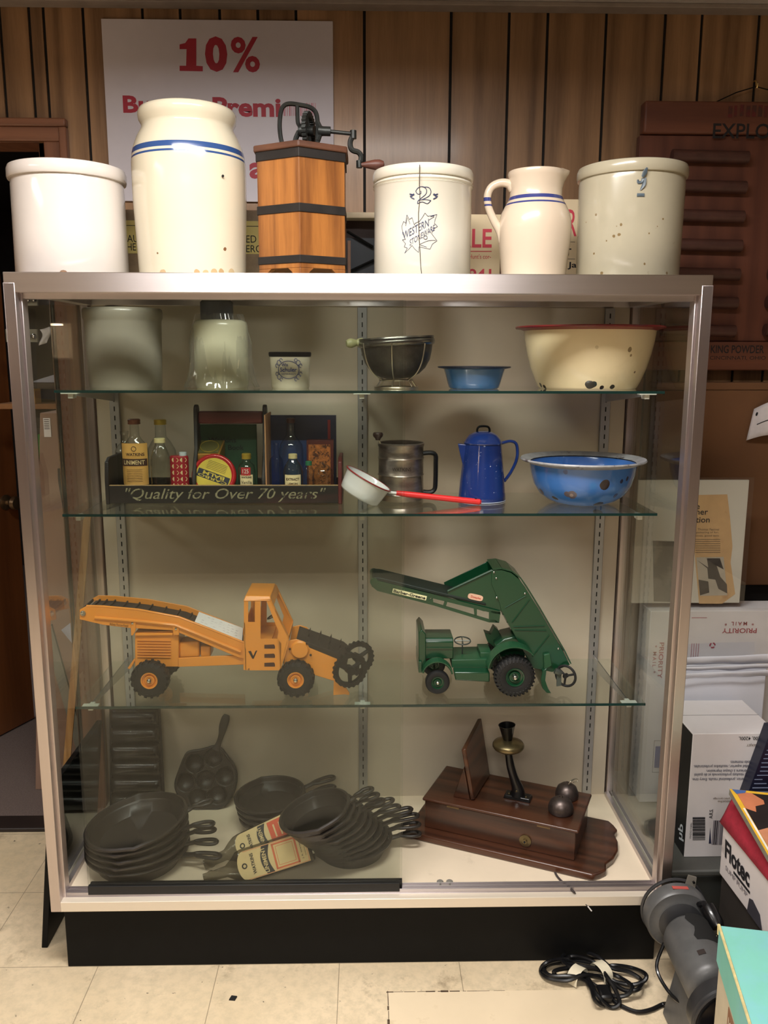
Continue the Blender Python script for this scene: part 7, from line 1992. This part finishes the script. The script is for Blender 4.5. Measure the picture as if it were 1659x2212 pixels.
bd_ = MB().hexa([c0+u_*a+s_*.0044+V((0, 0, z-.44)) for a, z in ((.10, .30), (.30, .30), (.30, .345), (.10, .345))], [c0+u_*a+s_*.0038+V((0, 0, z-.44)) for a, z in ((.10, .30), (.30, .30), (.30, .345), (.10, .345))]).build('brown_band', mat('brown_printed_band', (142, 98, 70), .6), body_)
letters('band_lettering', 'MADE IN USA', mat('cream_band_print', (226, 214, 190), .6), bd_, (lambda u, v: c0+u_*(.11+u)+s_*.0030+V((0, 0, .313-.44+v))), w=.16, h=.02)
t = thing('pale_crate', 'pale wooden crate on the floor under the teal lidded box', 'crate', tuple(c0+u_*.17+s_*.13-V((0, 0, .44))))
MB().hexa(bq_(-.02, L_+.02, -.015, Wd+.03, 0), bq_(-.02, L_+.02, -.015, Wd+.03, .2015)).build('crate', wood('pale_crate_wood', (176, 140, 96), (214, 180, 132), .6, 'Y', 1), t, bevel=.003)

# ================================================================ floor wear
def floor_quad(pts, z): return [at(x, y, Z=z) for x, y in pts]
p0 = at(838, 2144, Z=0)
struct(MB().prism([V((p0.x, p0.y, .0002)), V((p0.x+.58, p0.y, .0002)), V((p0.x+.58, p0.y-.42, .0002)), V((p0.x, p0.y-.42, .0002))], (0, 0, .0008)).build('floor_patch', mat('warm_replacement_tile', (226, 207, 176), .38, 0, .06, 4, dirt=((196, 174, 138), 16, .6, .8)), bevel=.0004))
r_ = random.Random(9)
mb = MB()
x = p0.x-.004
while x < p0.x+.28:
    l = r_.uniform(.006, .03); w_ = r_.uniform(.001, .0055) if x < p0.x+.17 else r_.uniform(.0006, .002)
    mb.box(x, x+l, p0.y-w_*.5, p0.y+w_*.6, .0009, .0013); x += l*r_.uniform(.7, 1.5)
y = p0.y+.004
while y > p0.y-.2:
    l = r_.uniform(.01, .03); w_ = r_.uniform(.001, .004); mb.box(p0.x-w_, p0.x+w_*.5, y-l, y, .0009, .0013); y -= l*r_.uniform(.7, 1.3)
struct(mb.build('floor_grime', mat('dark_floor_grime', (84, 66, 48), .8, 0, .3), smooth=0))
c = at(503, 2157, Z=0)
solo(MB().hexa([c+V((-.009, -.006, .0003)), c+V((.006, -.008, .0003)), c+V((.010, .005, .0003)), c+V((-.005, .007, .0003))], [c+V((-.008, -.005, .003)), c+V((.006, -.007, .004)), c+V((.009, .005, .003)), c+V((-.004, .006, .004))]), 'floor_chip', M_slot, 'small black chip lying alone on the tiled floor in front of the case', 'debris', tuple(c))

# ================================================================ beside the case, towards the doorway
bp_ = [V((-.838, .105, 0)), V((-.838, .50, 0)), V((-.822, .50, 0)), V((-.822, .105, 0))]
bt_ = [V((-.790, .105, .455)), V((-.790, .50, .455)), V((-.774, .50, .455)), V((-.774, .105, .455))]
t = thing('black_board', 'black board leaning against the doorway side of the case', 'board', (-.82, .3, 0))
MB().hexa(bp_, bt_).build('board', M_black, t, bevel=.002)
y0, y1 = at(187, 1130, Y=.44), at(150, 1575, Y=.44)
d_ = (y1-y0).normalized(); y2 = y0+d_*(y0.z-.002)/-d_.z; y0 = y0-d_*.02
t = thing('yardstick', 'thin wooden yardstick leaning upright behind the black board', 'yardstick', tuple(y2))
s_ = V((.010, 0, 0))
MB().hexa([y2-s_, y2+s_, y2+s_+V((0, .005, 0)), y2-s_+V((0, .005, 0))], [y0-s_, y0+s_, y0+s_+V((0, .005, 0)), y0-s_+V((0, .005, 0))]).build('stick', wood('yardstick_wood', (150, 104, 56), (190, 142, 88), .5, 'Z', 2), t)
# back room: tall carton, shelf and odds and ends
Yc_ = .92
a, b, c = at(86, 892, Y=Yc_), at(150, 893, Y=Yc_), at(150, 1500, Y=Yc_)
t = thing('tall_carton', 'tall brown carton with a white address label standing in the back room doorway', 'carton', (a.x+.06, Yc_+.05, 0.006))
lean = -.11
MB().hexa([V((a.x+lean, Yc_, .006)), V((a.x+lean+.15, Yc_, .006)), V((a.x+lean+.15, Yc_+.22, .006)), V((a.x+lean, Yc_+.22, .006))], [V((a.x, Yc_, a.z)), V((a.x+.12, Yc_, a.z)), V((a.x+.12, Yc_+.20, a.z)), V((a.x, Yc_+.20, a.z))]).build('carton', mat('grey_brown_card', (148, 118, 100), .85, 0, .06, 10), t, bevel=.002)
p, q_ = at(93, 903, Y=Yc_-.003), at(111, 944, Y=Yc_-.003)
lb_ = MB().box(p.x, q_.x, Yc_-.004, Yc_-.003, q_.z, p.z).build('address_label', M_paper, t)
for j in range(6): MB().box(p.x+.003, q_.x-.004, Yc_-.0047, Yc_-.004, p.z-.006-j*.006, p.z-.004-j*.006).build('label_line', M_ink, lb_)
p = at(128, 1012, Y=Yc_-.006)
MB().tube([p, p+V((.004, 0, -.05)), p+V((.008, 0, -.13)), p+V((.012, 0, -.25))], [.006, .010, .006, .004], 8, k=3).build('black_strap', M_slot, t)
M_shf = mat('dark_shelf_wood', (58, 44, 36), .7, 0, .1)
t = thing('storage_shelf', 'dark wooden shelf unit in the unlit back room', 'shelf unit', (-1.04, 1.45, .006))
for z in (.5, .95, 1.40, 1.90): MB().box(-1.215, -.86, 1.22, 1.68, z, z+.022).build('shelf_board', M_shf, t, bevel=.002)
for x in (-1.215, -.88): MB().box(x, x+.022, 1.22, 1.68, .006, 2.05).build('side_panel', M_shf, t)
zs = 1.4222
a = at(62, 835, Y=1.24); b = at(130, 800, Y=1.24)
solo(MB().hexa([V((a.x, 1.25, zs)), V((-1.0, 1.25, zs)), V((-1.0, 1.45, zs)), V((a.x, 1.45, zs))], [V((a.x+.06, 1.27, zs+.02)), V((-1.0, 1.27, zs+.065)), V((-1.0, 1.42, zs+.07)), V((a.x+.05, 1.42, zs+.03))]), 'white_bag', mat('bluish_white_bag', (206, 208, 220), .6, bump=.5, bscale=40), 'crumpled white bag on the back room shelf above the small orange box', 'bag', (a.x+.1, 1.35, zs), smooth=0)
zq = 1.4222
a, b = at(44, 841, Y=1.16), at(76, 872, Y=1.16)
t = thing('orange_box', 'small orange box with a black label on a bracket in the back room', 'box', ((a.x+b.x)/2, 1.19, b.z))
MB().box(a.x, b.x, 1.16, 1.218, b.z, a.z).build('carton', mat('orange_carton', (206, 150, 50), .5), t)
MB().box(a.x, b.x-.012, 1.1592, 1.16, b.z+.012, a.z-.004).build('black_label', M_slot, t)
letters('lettering', 'LSKR', mat('white_label_print', (220, 220, 220), .6), t, pxflat(58, 864, 1.159), w=.018, h=.016)
solo(MB().box(-1.30, -.95, 1.17, 1.30, b.z-.02, b.z-.001), 'cardboard_tray', M_card, 'flat brown cardboard under the small orange box', 'cardboard', (-1.1, 1.2, b.z-.02), bevel=.002)
M_chr = mat('chrome_ball', (190, 190, 192), .12, 1, .02)
for zi_, (y_, lab) in enumerate(((648, 'upper'), (727, 'lower'))):
    p, q_ = at(43, y_+12, Y=1.2), at(80, y_+12, Y=1.2)
    t = thing('knob_rack', 'pale rail of round chrome knobs in the back room, the %s of two' % lab, 'rack', ((p.x+q_.x)/2, 1.21, p.z))
    MB().box(p.x-.05, q_.x, 1.205, 1.218, p.z, p.z+.045).build('rail', mat('pale_olive_rail', (150, 146, 128), .5), t, bevel=.001)
    for j in range(4):
        MB().ball((p.x-.005+j*.019, 1.195, p.z+.020), .0098, 14).build('chrome_knob', M_chr, t)
p = at(52, 740, Y=1.213)
solo(MB().cyl((p.x, 1.213, 1.4222), (p.x, 1.213, at(52, 630, Y=1.213).z), .003, None, 8), 'rack_rod', M_chr, 'thin chrome rod holding the two rails of knobs in the back room', 'rod', (p.x, 1.213, 1.4222))
p = at(86, 712, Y=1.20)
solo(MB().grid(lambda u, v: V((p.x+.038*u*(1-.3*v)+.006*math.sin(v*5), 1.20+.006*math.sin(u*5+v*4), p.z-.055*v+.01*u)), 6, 8), 'paper_scrap', M_paper, 'torn white paper scrap beside the lower rail of chrome knobs', 'paper scrap', tuple(p), solid=.0006, smooth=80)
p = at(66, 945, Y=1.25)
solo(MB().grid(lambda u, v: V((p.x+.05*u, 1.26+.01*math.sin(u*7), .9725+(p.z-.9725)*(1-v)+.02*u*(1-v))), 8, 6), 'green_cloth', mat('bright_green_cloth', (74, 176, 52), .8), 'bright green cloth hanging in the dark back room behind the tall carton', 'cloth', (p.x, 1.26, .9725), solid=.004, smooth=80)
a, b = at(130, 1330, Y=.86), at(160, 1402, Y=.86)
solo(MB().prism([V((a.x, .86, a.z-.05)), V((a.x+.09, .86, a.z+.02)), V((a.x+.09, .86, b.z-.06))], (0, .004, 0)), 'pale_sheet', mat('pale_blue_sheet', (186, 190, 206), .6), 'pale blue white sheet propped low beside the tall carton', 'sheet', (a.x, .86, b.z))
for j, (p0_, p1_) in enumerate((((100, 1350), (150, 1530)),)):
    A, B = at(*p0_, Y=.80+.03*j), at(*p1_, Y=.80+.03*j)
    d_ = (B-A).normalized(); B = A+d_*(A.z-.01)/-d_.z
    s_ = V((.016, 0, 0))
    solo(MB().hexa([B-s_, B+s_, B+s_+V((0, .012, 0)), B-s_+V((0, .012, 0))], [A-s_, A+s_, A+s_+V((0, .012, 0)), A-s_+V((0, .012, 0))]), 'grey_plank', mat('weathered_grey_plank', (120, 116, 104), .7, 0, .1, 20), ('weathered grey plank slanting down towards the case in the doorway',)[j], 'plank', tuple(B))

# lit display shelf far behind the viewer, mirrored in the panes
c = V((-2.15, -3.86, 1.50))
t = thing('display_niche', 'lit wall niche far behind the viewer, seen only as a reflection in the glass', 'display niche', tuple(c))
M_nw = mat('niche_white', (220, 206, 186), .6)
MB().box(c.x-.2, c.x+.2, -3.88, -3.875, 1.5, 1.72).box(c.x-.2, c.x+.2, -3.88, -3.66, 1.49, 1.50).box(c.x-.2, c.x+.2, -3.88, -3.66, 1.72, 1.73).build('niche', M_nw, t)
MB().box(c.x-.17, c.x+.17, -3.80, -3.74, 1.708, 1.719).build('strip_lamp', mat('lit_strip_lamp', (255, 236, 206), .6, 0, 0, emit=40), t)
